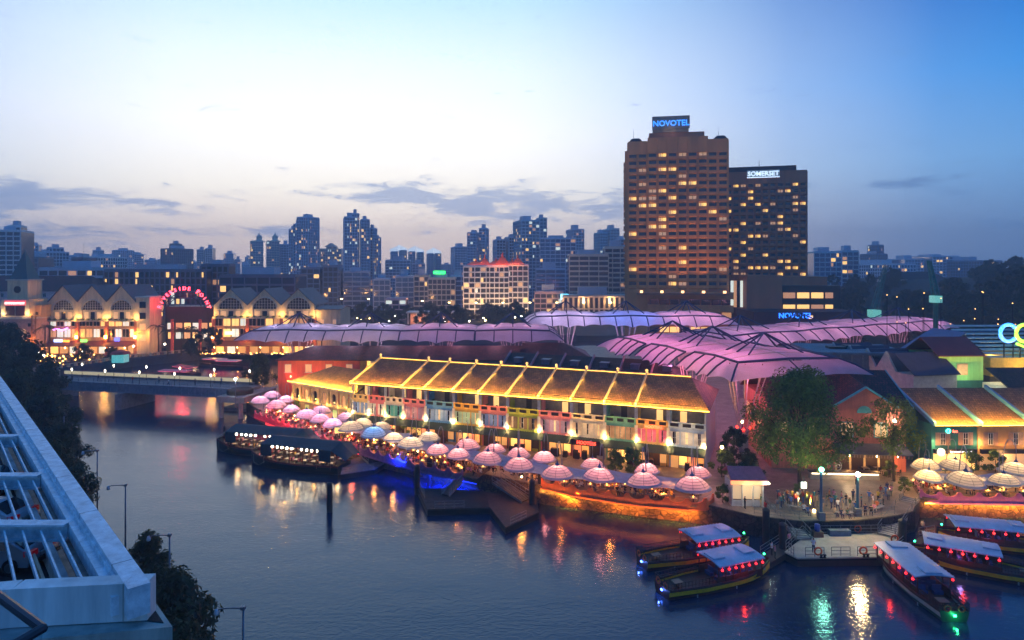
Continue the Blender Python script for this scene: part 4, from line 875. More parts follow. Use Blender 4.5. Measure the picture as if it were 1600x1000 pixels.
f = MB(); f.wallpoly([(13.8 + 1.1 * math.cos(math.pi * j / 10), 9.0 + 1.1 * math.sin(math.pi * j / 10)) for j in range(11)], -.24, -.15); f.build('window', TURQ, t)
aw = MB(); aw.slab((9.2, -3.2, 3.4), (19.6, -3.2, 3.4), (19.6, -.15, 4.3), (9.2, -.15, 4.3), .1)
for k in range(24): aw.box(9.3 + k * .43, 9.5 + k * .43, -3.24, -3.2, 2.9, 3.4)
aw.build('awning', mat('awning_grey', (110, 100, 96), .7), t)
sf = MB(); sf.box(9.6, 18, -.2, -.16, .1, 3.0, 0)
for k in range(5): sf.box(9.6 + k * 2.1 - .15, 9.6 + k * 2.1 + .15, -.26, -.2, 0, 3.1, 1)
sf.build('shop_front', [mat('bar_interior', (46, 32, 24), .6), CREAM], t)
for x in (11, 15, 18): MB().ball((x, -1.5, 2.7), .16, 8).build('pendant_lamp', BULB, t); point(t, (x, -1.5, 2.4), (255, 180, 100), 28, .12)
MB().ball((17.9, -.9, 8.1), .26, 10).build('flood_lamp', BULBW, t); point(t, (17.9, -1.4, 8.1), (255, 226, 180), 60, .25)
# sawtooth hall
sw_ = mat('white_hall_wall', (176, 168, 156), .7); t = thing('sawtooth_hall', 'white panelled hall with zigzag gables and dark roof', 'building', (71.5, 114, GZ), R(10))
b = MB(); b.box(0, 9, 0, 24, 0, 12.4); b.build('wall', sw_, t)
for k in range(4):
    g = MB(); y = 24 - 5.0 * k; g.add([(-.1, y, 12.4), (-.1, y - 5, 12.4), (-.1, y - 2.5, 15.9), (.3, y, 12.4), (.3, y - 5, 12.4), (.3, y - 2.5, 15.9)], [(0, 1, 2), (5, 4, 3), (0, 2, 5, 3), (1, 4, 5, 2)]); g.build('gable', sw_, t)
    r_ = MB(); r_.slab((.3, y - 5, 12.4), (9, y - 5, 12.4), (9, y - 2.5, 15.7), (.3, y - 2.5, 15.7), .12); r_.slab((.3, y - 2.5, 15.7), (9, y - 2.5, 15.7), (9, y, 12.4), (.3, y, 12.4), .12); r_.build('roof', mat('slate_roof', (56, 58, 74), .6), t)
MB().slab((-.3, -.6, 12.48), (9.2, -.6, 12.48), (9.2, 4, 15.9), (-.3, 4, 15.9), .12).build('lean_to_roof', mat('slate_roof', (56, 58, 74), .6), t)
for k in range(7):
    f = MB(); f.box(-.12, -.02, 1.5 + k * 2.9, 2.2 + k * 2.9, 5.2, 8.6); f.build('window', LITC if k % 3 else LITD, t)
    fr = MB(); fr.box(.6 + k * 1.25, 1.3 + k * 1.25, -.1, -.02, 4.6, 7.0); fr.build('window', LITD, t)
point(t, (4.5, -2.5, 4.5), (255, 226, 190), 90, .2); point(t, (-2.5, 10, 6), (255, 226, 190), 60, .2)
# shophouses behind the pink balustrade
RS = [('teal green shophouse with golden roof beside the street', (34, 112, 104), 7.2), ('tan shophouse with golden roof between the teal one and the blue one', (196, 152, 92), 8.0), ('blue shophouse with golden roof at the picture edge', (60, 84, 150), 9.0)]
x = 65.2
BLUEP = mat('party_wall_blue', (70, 130, 176), .6)
for k, (lb, cc, w) in enumerate(RS):
    t = thing('shophouse', lb, 'shophouse', (x, 99.5, GZ), R(1.5), 'golden roofed shophouses behind the pink balustrade')
    wl = mat('right_paint_%d' % k, cc, .7, streak=True); b = MB(); b.box(0, w, 0, 12, 0, 7.2); b.build('wall', wl, t)
    rf = MB(); rf.slab((0, -.8, 7.2), (w, -.8, 7.2), (w, 9, 11.2), (0, 9, 11.2), .18); rf.slab((0, 9, 11.2), (w, 9, 11.2), (w, 13, 9.2), (0, 13, 9.2), .18); rf.build('roof', ROOFT, t)
    MB().box(0, w, -.95, -.88, 7.2, 7.3).build('eave_light', STRIP, t); area(t, (w / 2, -1.2, 8.0), (0, .95, -.1), w, .12, (255, 186, 70), 42 * w, spread=170)
    pw = MB(); pw.add([(-.2, -.9, 7.1), (.2, -.9, 7.1), (.2, 9, 11.1), (-.2, 9, 11.1), (-.2, -.9, 7.75), (.2, -.9, 7.75), (.2, 9, 11.75), (-.2, 9, 11.75)], [(0, 3, 2, 1), (4, 5, 6, 7), (0, 1, 5, 4), (1, 2, 6, 5), (2, 3, 7, 6), (3, 0, 4, 7)]); pw.build('party_wall', BLUEP, t)
    smm = shutter_mesh(mat('right_shutter_%d' % k, (176, 140, 116), .6))
    for q in range(2):
        xc = w * (q + .5) / 2; inst(PANE_D, 'window', t, (xc, -.02, 4.0))
        for sg in (-1, 1): inst(smm, 'shutter', t, (xc + sg * .8, -.02, 3.95))
    MB().box(.3, w - .3, -.06, -.01, .2, 2.7).build('shop_front', LITW if k != 1 else LITD, t)
    MB().box(.3, w - .3, -.5, -.02, 2.75, 3.4).build('sign_board', mat('sign_dark', (24, 26, 40), .5) if k < 2 else emit('sign_blue', (60, 90, 255), 1.2), t)
    point(t, (w / 2, -1.4, 2.6), (255, 180, 100), 55, .15); point(t, (.1, -.6, 4.3), (255, 206, 140), 22, .1)
    if k == 0:
        put_text(text_mesh('O', .9, emit('neon_cyan', (60, 255, 220), 6), .06, .03), 'sign_letter', t, (2.6, -.12, 5.9)); put_text(text_mesh('hm', .6, emit('neon_red', (255, 80, 60), 5), .05, .01), 'sign_lettering', t, (3.7, -.12, 5.95))
        MB().lathe([(.01, 0), (.62, 0), (.62, .12), (.01, .12)], 16).build('round_sign', emit('round_sign_glow', (255, 240, 210), 1.6), t, loc=(1.0, -.7, 3.1)).rotation_euler = (R(90), 0, 0)
        put_text(text_mesh('by smoothies street', .42, emit('letter_white', (240, 240, 255), 2.5), .03), 'sign_lettering', t, (4.3, -.54, 2.95))
    x += w + .02
t = thing('dormer_house', 'white walled attic house with dark roof behind the blue shophouse', 'house', (86.6, 111.6, GZ), R(1.5)); MB().box(0, 14, 0, 6, 0, 10.6).build('wall', WHITE, t); MB().slab((-.3, -.5, 10.6), (14, -.5, 10.6), (14, 5, 13.4), (-.3, 5, 13.4), .15).build('roof', DKROOF, t)
gm, gm2 = mat('mint_wall', (132, 186, 118), .75, streak=True), mat('deep_teal_wall', (32, 96, 92), .7)
t = thing('green_house', 'pale green block house with maroon roof behind the golden shophouses', 'house', (78.7, 118, GZ), R(2)); b = MB(); b.box(0, 8.4, 0, 9, 0, 15.4); b.add([(8.4, 0, 15.4), (8.4, 9, 15.4), (8.4, 4.5, 18.2)], [(0, 1, 2)]); b.build('wall', gm, t)
MB().box(-.03, 8.43, -.03, .02, 0, 10.8).build('painted_dado', gm2, t)
rf = MB(); rf.slab((-.4, -.4, 15.4), (8.6, -.4, 15.4), (8.6, 4.5, 18.4), (-.4, 4.5, 18.4), .15); rf.slab((-.4, 4.5, 18.4), (8.6, 4.5, 18.4), (8.6, 9.4, 15.4), (-.4, 9.4, 15.4), .15); rf.build('roof', mat('maroon_sheet', (84, 36, 44), .6), t)
f = MB(); f.box(3.4, 5.4, -.1, -.02, 11.8, 13.9, 0); f.box(3.6, 5.2, -.14, -.1, 12, 13.7, 1); f.build('window', [mat('peach_frame', (220, 150, 110), .6), mat('peach_shutter', (226, 160, 120), .6)], t)
point(t, (4.3, -2.6, 12.0), (240, 255, 190), 60, .2); point(t, (10, -1.5, 13), (255, 236, 160), 40, .2)
t = thing('teal_house', 'deep teal house with arched window left of the green block', 'house', (75.0, 119.5, GZ), R(2)); MB().box(0, 3.6, 0, 7, 0, 11.6).build('wall', gm2, t); MB().slab((-.3, -.5, 11.6), (3.6, -.5, 11.6), (3.6, 7, 13.6), (-.3, 7, 13.6), .15).build('roof', DKROOF, t); MB().box(1.3, 2.3, -.06, -.01, 7.2, 9.6).build('window', LITD, t)
# the hall with the big ring sign
t = thing('ring_sign_hall', 'yellow fronted hall with louvred curved roof and big ring letters', 'building', (92.5, 124, GZ), R(2))
MB().box(0, 40, 0, 10, 0, 10.6).build('wall', mat('charcoal_wall', (52, 54, 62), .7), t); MB().box(0, 40, -.3, 10, 10.6, 14.2).build('fascia', mat('yellow_fascia', (220, 178, 84), .7), t)
for k in range(4):
    for j in range(2):
        f = MB(); xx = 2.4 + k * 4.6; z = 3.6 + j * 3.6; f.box(xx - 1.05, xx + 1.05, -.1, -.02, z, z + 2.2, 0)
        for q in range(4): f.box(xx - 1.05 + q * .7 - .05, xx - .95 + q * .7, -.14, -.1, z, z + 2.2, 1)
        for q in range(3): f.box(xx - 1.05, xx + 1.05, -.15, -.1, z + q * 1.05, z + q * 1.05 + .1, 1)
        f.build('window', [LITC, WHITE], t)
for k in range(9):
    z0, y0 = 14.2 + k * .62, .2 + k * .5 + .12 * k * k; MB().slab((0, y0, z0), (40, y0, z0), (40, y0 + .9, z0 + .25), (0, y0 + .9, z0 + .25), .08).build('louvre', mat('louvre_white', (190, 186, 176), .5), t)
point(t, (6, -4, 12.5), (255, 220, 130), 130, .2); point(t, (3, 3.2, 14.9), (255, 240, 200), 40, .2)
rf = MB(); n = 8
for k in range(n):
    a0, a1 = math.pi * k / n / 2, math.pi * (k + 1) / n / 2
    rf.slab((-9 + 9 * math.sin(a0), 6, 13 + 5.5 * math.sin(a0)), (-9 + 9 * math.sin(a1), 6, 13 + 5.5 * math.sin(a1)), (-9 + 9 * math.sin(a1), 16, 13 + 5.5 * math.sin(a1)), (-9 + 9 * math.sin(a0), 16, 13 + 5.5 * math.sin(a0)), .2)
rf.slab((0, 9, 18.5), (40, 9, 18.5), (40, 16, 18.0), (0, 16, 18.0), .2)
rf.build('curved_roof', mat('blue_sheet_roof', (54, 84, 130), .5, .2), t)
def ring(cx, cz, r, w, gap, mt, nm, y):
    b = MB(); n = 36; a0, a1 = gap; pts = [(cx + r * math.cos(a0 + (a1 - a0) * j / n), y, cz + r * math.sin(a0 + (a1 - a0) * j / n)) for j in range(n + 1)]; b.path(pts, w, 8); return b.build(nm, mt, t, True)
ring(3.3, 19.0, 1.62, .34, (R(40), R(320)), emit('ring_blue', (30, 150, 255), 3.0), 'ring_letter', -.6); ring(6.2, 19.0, 1.62, .34, (0, R(360)), emit('ring_green', (150, 230, 20), 3.0), 'ring_letter', -.9)
MB().path([(4.6, -1.0, 17.0), (5.6, -1.0, 16.6), (6.8, -1.0, 16.0), (8.2, -1.0, 15.8)], .3, 6, r1=.1).build('letter_tail', emit('ring_green', (150, 230, 20), 3.0), t, True)
for xx in (2.4, 4.2, 5.6, 7.2): MB().box(xx - .06, xx + .06, -.7, -.5, 14.2, 17.2).build('sign_post', DARK, t)
t = thing('blue_tent_roof', 'small blue pitched roof pavilion at the foot of the hill', 'pavilion', (94, 137, GZ), R(20)); MB().box(0, 8, 0, 8, 0, 12).build('wall', mat('blue_wall', (60, 76, 110), .6), t)
rf = MB(); rf.slab((-.5, -.5, 12), (8.5, -.5, 12), (8.5, 4, 15), (-.5, 4, 15), .12); rf.slab((-.5, 4, 15), (8.5, 4, 15), (8.5, 8.5, 12), (-.5, 8.5, 12), .12); rf.build('roof', mat('lilac_sheet', (96, 100, 150), .5), t)
t = house('orange_house', 'orange red lit house below the last side canopy', (86, 150, GZ), R(20), 14, 10, 9.5, 13, mat('orange_wall', (214, 84, 40), .7), DKROOF, nwin=3, panes=(GLASSD,)); point(t, (7, -3, 7), (255, 110, 40), 70, .2); 
t = thing('glazed_block', 'block with yellow and green glowing glass front under the side canopy end', 'building', (104, 152, GZ), R(55)); MB().box(0, 14, 0, 8, 0, 12).build('wall', mat('navy_wall', (40, 44, 70), .6), t)
for k in range(8):
    for j in range(3): MB().box(.4 + k * 1.7, 1.8 + k * 1.7, -.1, -.02, 1.5 + j * 3.4, 4.4 + j * 3.4).build('window', [LITW, emit('green_glass', (110, 200, 90), .7), emit('teal_glass', (40, 130, 130), .4), LITD][(k * 2 + j) % 4], t)
MB().box(-.2, 14.2, -.3, 8.2, 12, 12.5).build('roof', DARK, t)
# gap between terrace end and hall: lit street
for k, (px, py, lc, w) in enumerate(((1128, 700, (255, 190, 110), 40), (1160, 660, (255, 140, 100), 45), (930, 565, (255, 80, 60), 120), (470, 600, (255, 90, 70), 110), (580, 585, (255, 90, 110), 110), (1400, 690, (255, 170, 130), 90), (860, 560, (255, 60, 80), 140))):
    p = P(px, py, 7.0); t = thing('lamp_post', 'slim lamp post in the inner street, %s' % ('by the terrace end', 'between the terrace and the salmon hall', 'below the back canopies', 'before the coral warehouse', 'before the ochre warehouse', 'in the side street beside the white hall', 'behind the second row roofs')[k], 'lamp post', (p.x, p.y, GZ))
    MB().tube((0, 0, 0), (0, 0, 4.3), .08, .05, 8).build('pole', DARK, t); MB().ball((0, 0, 4.5), .25, 10).build('lamp_globe', BULB, t, True); point(t, (0, 0, 4.6), lc, w, .3)
# ---------------------------------------------------------------- boats
def hull_mesh(L, B, st, mats, sheer=(.9, 1.1, 1.9), dr=.5, nose=.16):
    """+x is the bow; sheer = stern, middle, bow freeboard; materials: hull, stripe, rubbing strake"""
    b = MB(); S = []
    for i in range(st + 1):
        t = i / st; x = -L / 2 + L * t
        hb = B / 2 * min(1, (.72 + .9 * t) if t < .32 else 1) * (1 - max(0, (t - .62) / .38) ** 2.2 * (1 - nose))
        z = sheer[0] + (sheer[1] - sheer[0]) * min(1, t * 2) if t < .5 else sheer[1] + (sheer[2] - sheer[1]) * ((t - .5) * 2) ** 1.8
        S.append([(x, s * hb * k, zz) for s in (1,) for k, zz in ((.35, -dr), (.82, -.05), (.97, z * .40), (1.02, z * .82), (1.0, z))])
    for i in range(st):
        for s in (1, -1):
            for k in range(4):
                q = [S[i][k], S[i + 1][k], S[i + 1][k + 1], S[i][k + 1]]; q = [(a, s * c, d) for a, c, d in q]
                b.add(q, [(0, 1, 2, 3) if s > 0 else (3, 2, 1, 0)], (0, 0, 1, 2)[k])
    for i in (0, st):
        pr = [(a, c, d) for a, c, d in S[i]] + [(a, -c, d) for a, c, d in S[i][::-1]]; b.add(pr, [tuple(range(10))], 0)
    dk = MB()
    for i in range(st):
        z0 = S[i][4][2] - .35; z1 = S[i + 1][4][2] - .35
        dk.quad((S[i][4][0], -S[i][4][1] * .97, z0), (S[i + 1][4][0], -S[i + 1][4][1] * .97, z1), (S[i + 1][4][0], S[i + 1][4][1] * .97, z1), (S[i][4][0], S[i][4][1] * .97, z0))
    gun = MB()
    for s in (1, -1): gun.path([(p[4][0], s * p[4][1], p[4][2] + .02) for p in S], .07, 5)
    return b.mesh('hull', mats, False), dk, gun, S
BUOY = MB(); BUOY.path([(.3 * math.cos(2 * math.pi * j / 14), 0, .3 * math.sin(2 * math.pi * j / 14)) for j in range(14)], .075, 6, closed=True); BUOY = BUOY.mesh('lifebuoy', mat('lifebuoy_orange', (214, 84, 30), .5), True)
HM = mat('boat_maroon', (62, 18, 18), .45); HY = mat('boat_yellow', (240, 176, 30), .4); HG = mat('boat_green', (16, 70, 52), .45); HW = mat('boat_cream_line', (190, 180, 160), .5); ROOFB = mat('boat_roof_white', (178, 188, 206), .4, var=.12); WOOD = mat('boat_wood', (72, 34, 22), .55)
LANT = emit('red_lantern', (255, 20, 8), 3.0); LEDB = emit('blue_led', (60, 110, 255), 20); LEDG = emit('green_led', (40, 255, 150), 20); LEDP = emit('purple_glow', (170, 130, 255), 2.0)
def bumboat(label, stern, bow, green=False, flip=False, roofspan=(-.5, 4.6), tint=None):
    s, e = Vector(stern), Vector(bow); d = e - s; L = max(11.5, min(14.5, d.length)); c = (s + e) / 2; rz = math.atan2(d.y, d.x)
    t = thing('river_boat', label, 'boat', (c.x, c.y, 0), rz, 'moored river boats by the pontoon'); B = 3.7
    hm, dk, gun, S = hull_mesh(L, B, 16, [HG if green else HM, HW if green else HY, HM], (1.05, 1.05, 1.75)); inst(hm, 'hull', t); dk.build('deck', WOOD, t); gun.build('gunwale', HM, t)
    x0, x1 = roofspan; rf = MB(); n = 8; w = B / 2 + .12; zr = 2.85
    for i in range(n):
        y0, y1 = -w + 2 * w * i / n, -w + 2 * w * (i + 1) / n; f = lambda y: zr + .22 * (1 - (y / w) ** 2)
        rf.add([(x0, y0, f(y0)), (x1, y0, f(y0)), (x1, y1, f(y1)), (x0, y1, f(y1)), (x0, y0, f(y0) - .12), (x1, y0, f(y0) - .12), (x1, y1, f(y1) - .12), (x0, y1, f(y1) - .12)], [(0, 1, 2, 3), (7, 6, 5, 4), (0, 4, 5, 1), (1, 5, 6, 2), (2, 6, 7, 3), (3, 7, 4, 0)])
    rp = rf.build('roof', ROOFB, t)
    for xh in (x0 + .9, x1 - 1.1): MB().box(xh - .75, xh + .75, -.85, .85, zr + .2, zr + .36).build('roof_hatch', ROOFB, rp)
    kn = MB()
    for s_ in (-1, 1):
        for k in range(14): kn.ball((x0 + (x1 - x0) * (k + .5) / 14, s_ * (w + .02), zr), .06, 6)
    kn.build('roof_knob', ROOFB, rp, stuff=True)
    np_ = 6
    for s_ in (-1, 1):
        for k in range(np_ + 1):
            xx = x0 + .15 + (x1 - x0 - .3) * k / np_; MB().box(xx - .05, xx + .05, s_ * (w - .35) - .05, s_ * (w - .35) + .05, .7, zr).build('roof_post', WOOD, t)
        bs = MB(); bs.box(x0, x1, s_ * (w - .4) - .04, s_ * (w - .4) + .04, .75, 1.55); bs.build('side_panel', WOOD, t)
        for k in range(7):
            xx = x0 + .35 + (x1 - x0 - .7) * k / 6; l = MB(); l.ball((xx, s_ * (w + .0), zr - .42), .15, 8, 0, .85); l.tube((xx, s_ * w, zr - .3), (xx, s_ * w, zr - .05), .015, n=4); l.build('lantern', LANT, t, True)
    point(t, ((x0 + x1) / 2, -w - .3, zr - .6), (255, 50, 30), 7, .15); point(t, ((x0 + x1) / 2, w + .3, zr - .6), (255, 50, 30), 7, .15); point(t, ((x0 + x1) / 2, 0, zr - .6), (190, 150, 255), 6, .15)
    sb = MB()
    for k in range(5):
        xx = x0 + .8 + k * .95
        for s_ in (-1, 1): MB().box(xx - .2, xx + .25, .3, 1.25, .75, 1.1).box(xx + .2, xx + .28, .3, 1.25, 1.1, 1.6).build('bench', mat('boat_seat_blue', (50, 70, 120), .6), t, loc=(0, 0 if s_ > 0 else -1.55, 0))
    pass
    # stern deck rail
    for s_ in (-1, 1):
        rl = MB(); yb = B / 2 * .9
        for zz in (1.35, 1.75): rl.bar((-L / 2 + .15, s_ * yb * .86, zz), (x0 - .2, s_ * yb, zz), .05, .05)
        for k in range(14): q = k / 13; rl.bar((-L / 2 + .15 + (x0 - .35 + L / 2) * q, s_ * yb * (.86 + .14 * q), .95), (-L / 2 + .15 + (x0 - .35 + L / 2) * q, s_ * yb * (.86 + .14 * q), 1.75), .04, .04)
        rl.build('stern_rail', WOOD, t)
    sr = MB(); 
    for zz in (1.35, 1.75): sr.bar((-L / 2 + .12, -B * .39, zz), (-L / 2 + .12, B * .39, zz), .05, .05)
    for k in range(8): sr.bar((-L / 2 + .12, -B * .39 + k * B * .78 / 7, .95), (-L / 2 + .12, -B * .39 + k * B * .78 / 7, 1.75), .04, .04)
    sr.build('transom_rail', WOOD, t)
    for s_ in (-.55, .55):
        o = inst(BUOY, 'lifebuoy', t, (-L / 2 - .02, s_ * 1.2, 1.3)); o.rotation_euler = (0, 0, R(90))
    tb = MB(); tb.box(-L / 2 + 1.4, -L / 2 + 2.4, -.5, .5, 1.1, 1.16); tb.box(-L / 2 + 1.8, -L / 2 + 2.0, -.1, .1, .7, 1.1); tb.build('deck_table', mat('table_top', (150, 120, 90), .5), t)
    for s_ in (-1, 1):
        eye = MB(); eye.lathe([(.01, .02), (.13, .02), (.13, 0)], 10); eo = eye.build('bow_eye', HW, t, loc=(L / 2 - 1.5, s_ * 1.16, 1.18)); eo.rotation_euler = (R(-90 * s_), 0, 0)
        for xx in (-L * .28, L * .08):
            te = text_mesh('E', .42, mat('hull_letter', (200, 200, 200), .5), .01); oo = put_text(te, 'hull_letter', t, (xx, s_ * (B / 2 + .02), .12), 0 if s_ < 0 else math.pi)
    MB().box(-L / 2 - .1, -L / 2, -.12, .12, .55, .7).build('stern_light', LEDG if green else LEDB, t); point(t, (-L / 2 - .4, 0, .6), (60, 255, 160) if green else (90, 130, 255), 5, .08)
    MB().ball((L / 2 - .5, 0, 2.2), .1, 8).build('bow_light', LEDG, t); MB().tube((L / 2 - .5, 0, 1.3), (L / 2 - .5, 0, 2.15), .03, n=5).build('bow_light_post', DARK, t)
    return t
bumboat('maroon and yellow river boat moored outermost on the terrace side of the pontoon', (15.6, 66.6), (28.6, 71.6), roofspan=(-1.2, 4.8))
bumboat('maroon and yellow river boat moored behind another on the terrace side', (14.8, 73.0), (28.4, 77.2), roofspan=(-1.2, 4.8))
bumboat('dark green hulled river boat seen from its stern with red lanterns', (42.6, 61.6), (43.2, 74.2), green=True, roofspan=(-3.2, 4.9))
bumboat('maroon and yellow river boat nearest on the far side of the pontoon', (57.6, 68.8), (46.6, 75.0), roofspan=(-2.2, 5.0))
bumboat('river boat with purple lit cabin beneath the pink balustrade', (65.5, 76.2), (53, 79.8), roofspan=(-2.8, 5.2))
# ---------------------------------------------------------------- floating restaurants
TEAL = mat('restaurant_awning_teal', (20, 62, 72), .7, var=.2, trans=.08); HK = mat('tongkang_hull', (22, 30, 30), .5); HR = mat('tongkang_strake', (96, 28, 34), .5)
def tongkang(label, a, c, seed):
    a, c = Vector(a), Vector(c); d = c - a; L = d.length; m = (a + c) / 2; rz = math.atan2(d.y, d.x) + math.pi
    t = thing('floating_restaurant', label, 'boat', (m.x, m.y, 0), rz, 'floating restaurant boats'); B = 5.4
    hm, dk, gun, S = hull_mesh(L, B, 18, [HK, HK, HR], (1.5, 1.4, 2.3), .6, .3); inst(hm, 'hull', t); dk.build('deck', TIMBER, t); gun.build('gunwale', HR, t)
    # bow is at local +x, awning over the middle and stern with lowered side curtains
    x0, x1, z = -L * .46, L * .30, 4.3; w = B / 2 + .2
    top = MB(); top.slab((x0, -w, z), (x1, -w, z), (x1, 0, z + .75), (x0, 0, z + .75), .06); top.slab((x0, 0, z + .75), (x1, 0, z + .75), (x1, w, z), (x0, w, z), .06); aw = top.build('awning', TEAL, t)
    MB().add([(x1, -w, z), (x1, w, z), (x1 + 2.6, w * .8, z - 1.5), (x1 + 2.6, -w * .8, z - 1.5), (x1, 0, z + .75), (x1 + 2.6, 0, z - 1.1)], [(0, 4, 5, 3), (4, 1, 2, 5)]).build('bow_flap', TEAL, t)
    MB().add([(x0, -w, z), (x0, w, z), (x0 - 2.4, w * .8, z - 1.6), (x0 - 2.4, -w * .8, z - 1.6), (x0, 0, z + .75), (x0 - 2.4, 0, z - 1.2)], [(0, 3, 5, 4), (4, 5, 2, 1)]).build('stern_flap', TEAL, t)
    for sx in (0, 1):
        xa = x0 if sx == 0 else x1 - 2.2; MB().box(xa, xa + 2.2, w - .03, w + .03, z - 1.9, z - .02).build('side_curtain', TEAL, t); 
    n = 6
    for s_ in (-1, 1):
        for k in range(n):
            xx = x0 + .3 + (x1 - x0 - .6) * k / (n - 1); MB().box(xx - .06, xx + .06, s_ * (w - .3) - .06, s_ * (w - .3) + .06, 1.0, z).build('post', WOOD, t)
        for k in range(11):
            if k == 5: continue
            xx = x0 + 2.0 + (x1 - x0 - 4.0) * k / 10; MB().ball((xx, s_ * (w - .5), z - .45), .17, 8).build('bulb', BULBW, t, True)
        for k in range(3): point(t, (x0 + 2.2 + (x1 - x0 - 4.4) * k / 2, s_ * (w - .55), z - .75), (255, 190, 110), 12, .15)
    sp = []; r = random.Random(seed); tb = MB()
    for k in range(9):
        for s_ in (-1, 1):
            xx = x0 + .8 + k * (x1 - x0 + 1.8) / 9; tb.box(xx - .35, xx + .35, s_ * 1.4 - .4, s_ * 1.4 + .4, 1.78, 1.83, 0); tb.box(xx - .04, xx + .04, s_ * 1.4 - .04, s_ * 1.4 + .04, 1.1, 1.78, 1)
            for q in (-1, 1): tb.box(xx + q * .62 - .2, xx + q * .62 + .2, s_ * 1.4 - .2, s_ * 1.4 + .2, 1.48, 1.54, 1); tb.box(xx + q * .8 - .03, xx + q * .8 + .03, s_ * 1.4 - .2, s_ * 1.4 + .2, 1.54, 2.0, 1); 
            for q in (-1, 1):
                if r.random() < .8: sp.append((xx + q * .55, s_ * 1.4, 1.1, R(90) * (1 if q < 0 else -1)))
    tb.build('tables_and_chairs', [mat('table_cloth', (200, 186, 160), .7), WOOD], t, stuff=True)
    cr = crowd('crowd', 'seated diners aboard the ' + label, [(m.x + x * math.cos(rz) - y * math.sin(rz), m.y + x * math.sin(rz) + y * math.cos(rz), zz, a_ + rz) for x, y, zz, a_ in sp], seed)
    st = MB()
    for s_ in (-1, 1): st.bar((L * .36, s_ * 1.2, 1.5), (L * .36 - 1.3, s_ * 1.2, 2.9), .08, .08)
    for k in range(5): st.bar((L * .36 - 1.3 * k / 4, -1.2, 1.5 + 1.4 * k / 4), (L * .36 - 1.3 * k / 4, 1.2, 1.5 + 1.4 * k / 4), .25, .06)
    st.build('red_steps', mat('steps_red', (150, 40, 34), .5), t)
    for s_ in (-1, 1):
        rp = MB(); rp.path([(L * .47, s_ * .9, 2.2), (L * .40, s_ * 2.4, .9), (L * .33, s_ * 2.75, .6), (L * .26, s_ * 2.78, 1.3)], .035, 5); rp.build('rope', mat('rope_pale', (150, 140, 120), .8), t)
    return t
tongkang('nearer floating restaurant boat with teal awning and bulb strings', P(398, 722, 0).xy, P(538, 738, 0).xy, 41)
tongkang('farther floating restaurant boat with teal awning beside the stone bridge end', P(343, 702, 0).xy, P(478, 714, 0).xy, 42)
# ---------------------------------------------------------------- white pontoon and gangways
PD = mat('pontoon_deck', (186, 174, 150), .7, var=.15, scale=.8); PH = mat('pontoon_hull', (66, 54, 44), .7, streak=True); RAILG = mat('rail_grey', (130, 132, 130), .45, .5)
t = thing('pontoon', 'pale concrete landing pontoon with grey railings below the plaza', 'pontoon'); poly = [P(1246, 872, 1.0), P(1392, 870, 1.0), P(1418, 850, 1.0), P(1396, 832, 1.0), P(1262, 834, 1.0), P(1226, 862, 1.0)]
MB().prism([p.xy for p in poly], .88, 1.0).build('deck', PD, t); MB().prism([p.xy for p in poly], -.4, .86).build('hull', PH, t)
pe = MB(); pp = [Vector((p.x, p.y, .8)) for p in poly]
for a, c in zip(pp, pp[1:] + pp[:1]): pe.bar(a, c, .25, .16)
pe.build('fender', BLACK, t)
def rail(parent, a, c, z, h=1.05, n=2, posts=3, mt=None, r=.035):
    a, c = Vector((a[0], a[1], z)), Vector((c[0], c[1], z)); b = MB()
    for k in range(n + 1): q = h * (1 - k / (n + .6)); b.tube(a + Vector((0, 0, q)), c + Vector((0, 0, q)), r, n=5)
    for k in range(posts): p = a.lerp(c, k / (posts - 1)); b.tube(p, p + Vector((0, 0, h)), r, n=5)
    return b.build('railing', mt or RAILG, parent)
e0, e1 = poly[0], poly[1]; ed = (e1 - e0)
for q0, q1 in ((.10, .30), (.38, .58), (.66, .86)): rail(t, (e0 + ed * q0).xy + Vector((0, .35)), (e0 + ed * q1).xy + Vector((0, .35)), 1.0)
rail(t, poly[5].xy + Vector((.5, .1)), poly[0].xy + Vector((-.2, .5)), 1.0); rail(t, poly[1].xy + Vector((.3, .4)), poly[2].xy + Vector((-.4, 0)), 1.0); rail(t, poly[4].xy + Vector((.2, -.2)), poly[3].xy + Vector((-.4, -.2)), 1.0, n=2, posts=9)
rail(t, poly[5].xy + Vector((.3, .4)), poly[4].xy + Vector((-.6, 0)), 1.0, n=2, posts=4)
for k, (q, dy) in enumerate(((.235, .30), (.72, .30))): 
    p = e0 + ed * q; o = inst(BUOY, 'lifebuoy', None, (p.x, p.y + dy, 1.62), sc=1.35); tag(o, 'orange lifebuoy on the pontoon front railing, %s' % ('beside the standing attendant' if k == 0 else 'nearer the green hulled boat'), 'lifebuoy')
for k, (px, py, z) in enumerate(((1340, 826, 1.6), (1398, 842, 1.6))):
    o = inst(BUOY, 'lifebuoy', None, P(px, py, z), sc=1.35); tag(o, ('orange lifebuoy on the back railing of the pontoon', 'orange lifebuoy on the pontoon side near the metal gangway foot')[k], 'lifebuoy')
for k, q in enumerate((.27, .73)):
    p = e0 + ed * q; o = MB().lathe([(.12, 0), (.12, .25), (.2, .3), (.2, .36), (.01, .38)], 8, 0, (-.2, 0, 0)).lathe([(.12, 0), (.12, .25), (.2, .3), (.2, .36), (.01, .38)], 8, 0, (.2, 0, 0)).box(-.35, .35, -.12, .12, -.02, .04).build('mooring_bollard', BLACK, None, True, (p.x, p.y - .05, 1.02)); tag(o, 'black twin mooring bollard at the pontoon edge, %s' % ('beside the attendant' if k == 0 else 'near the green hulled boat'), 'bollard')
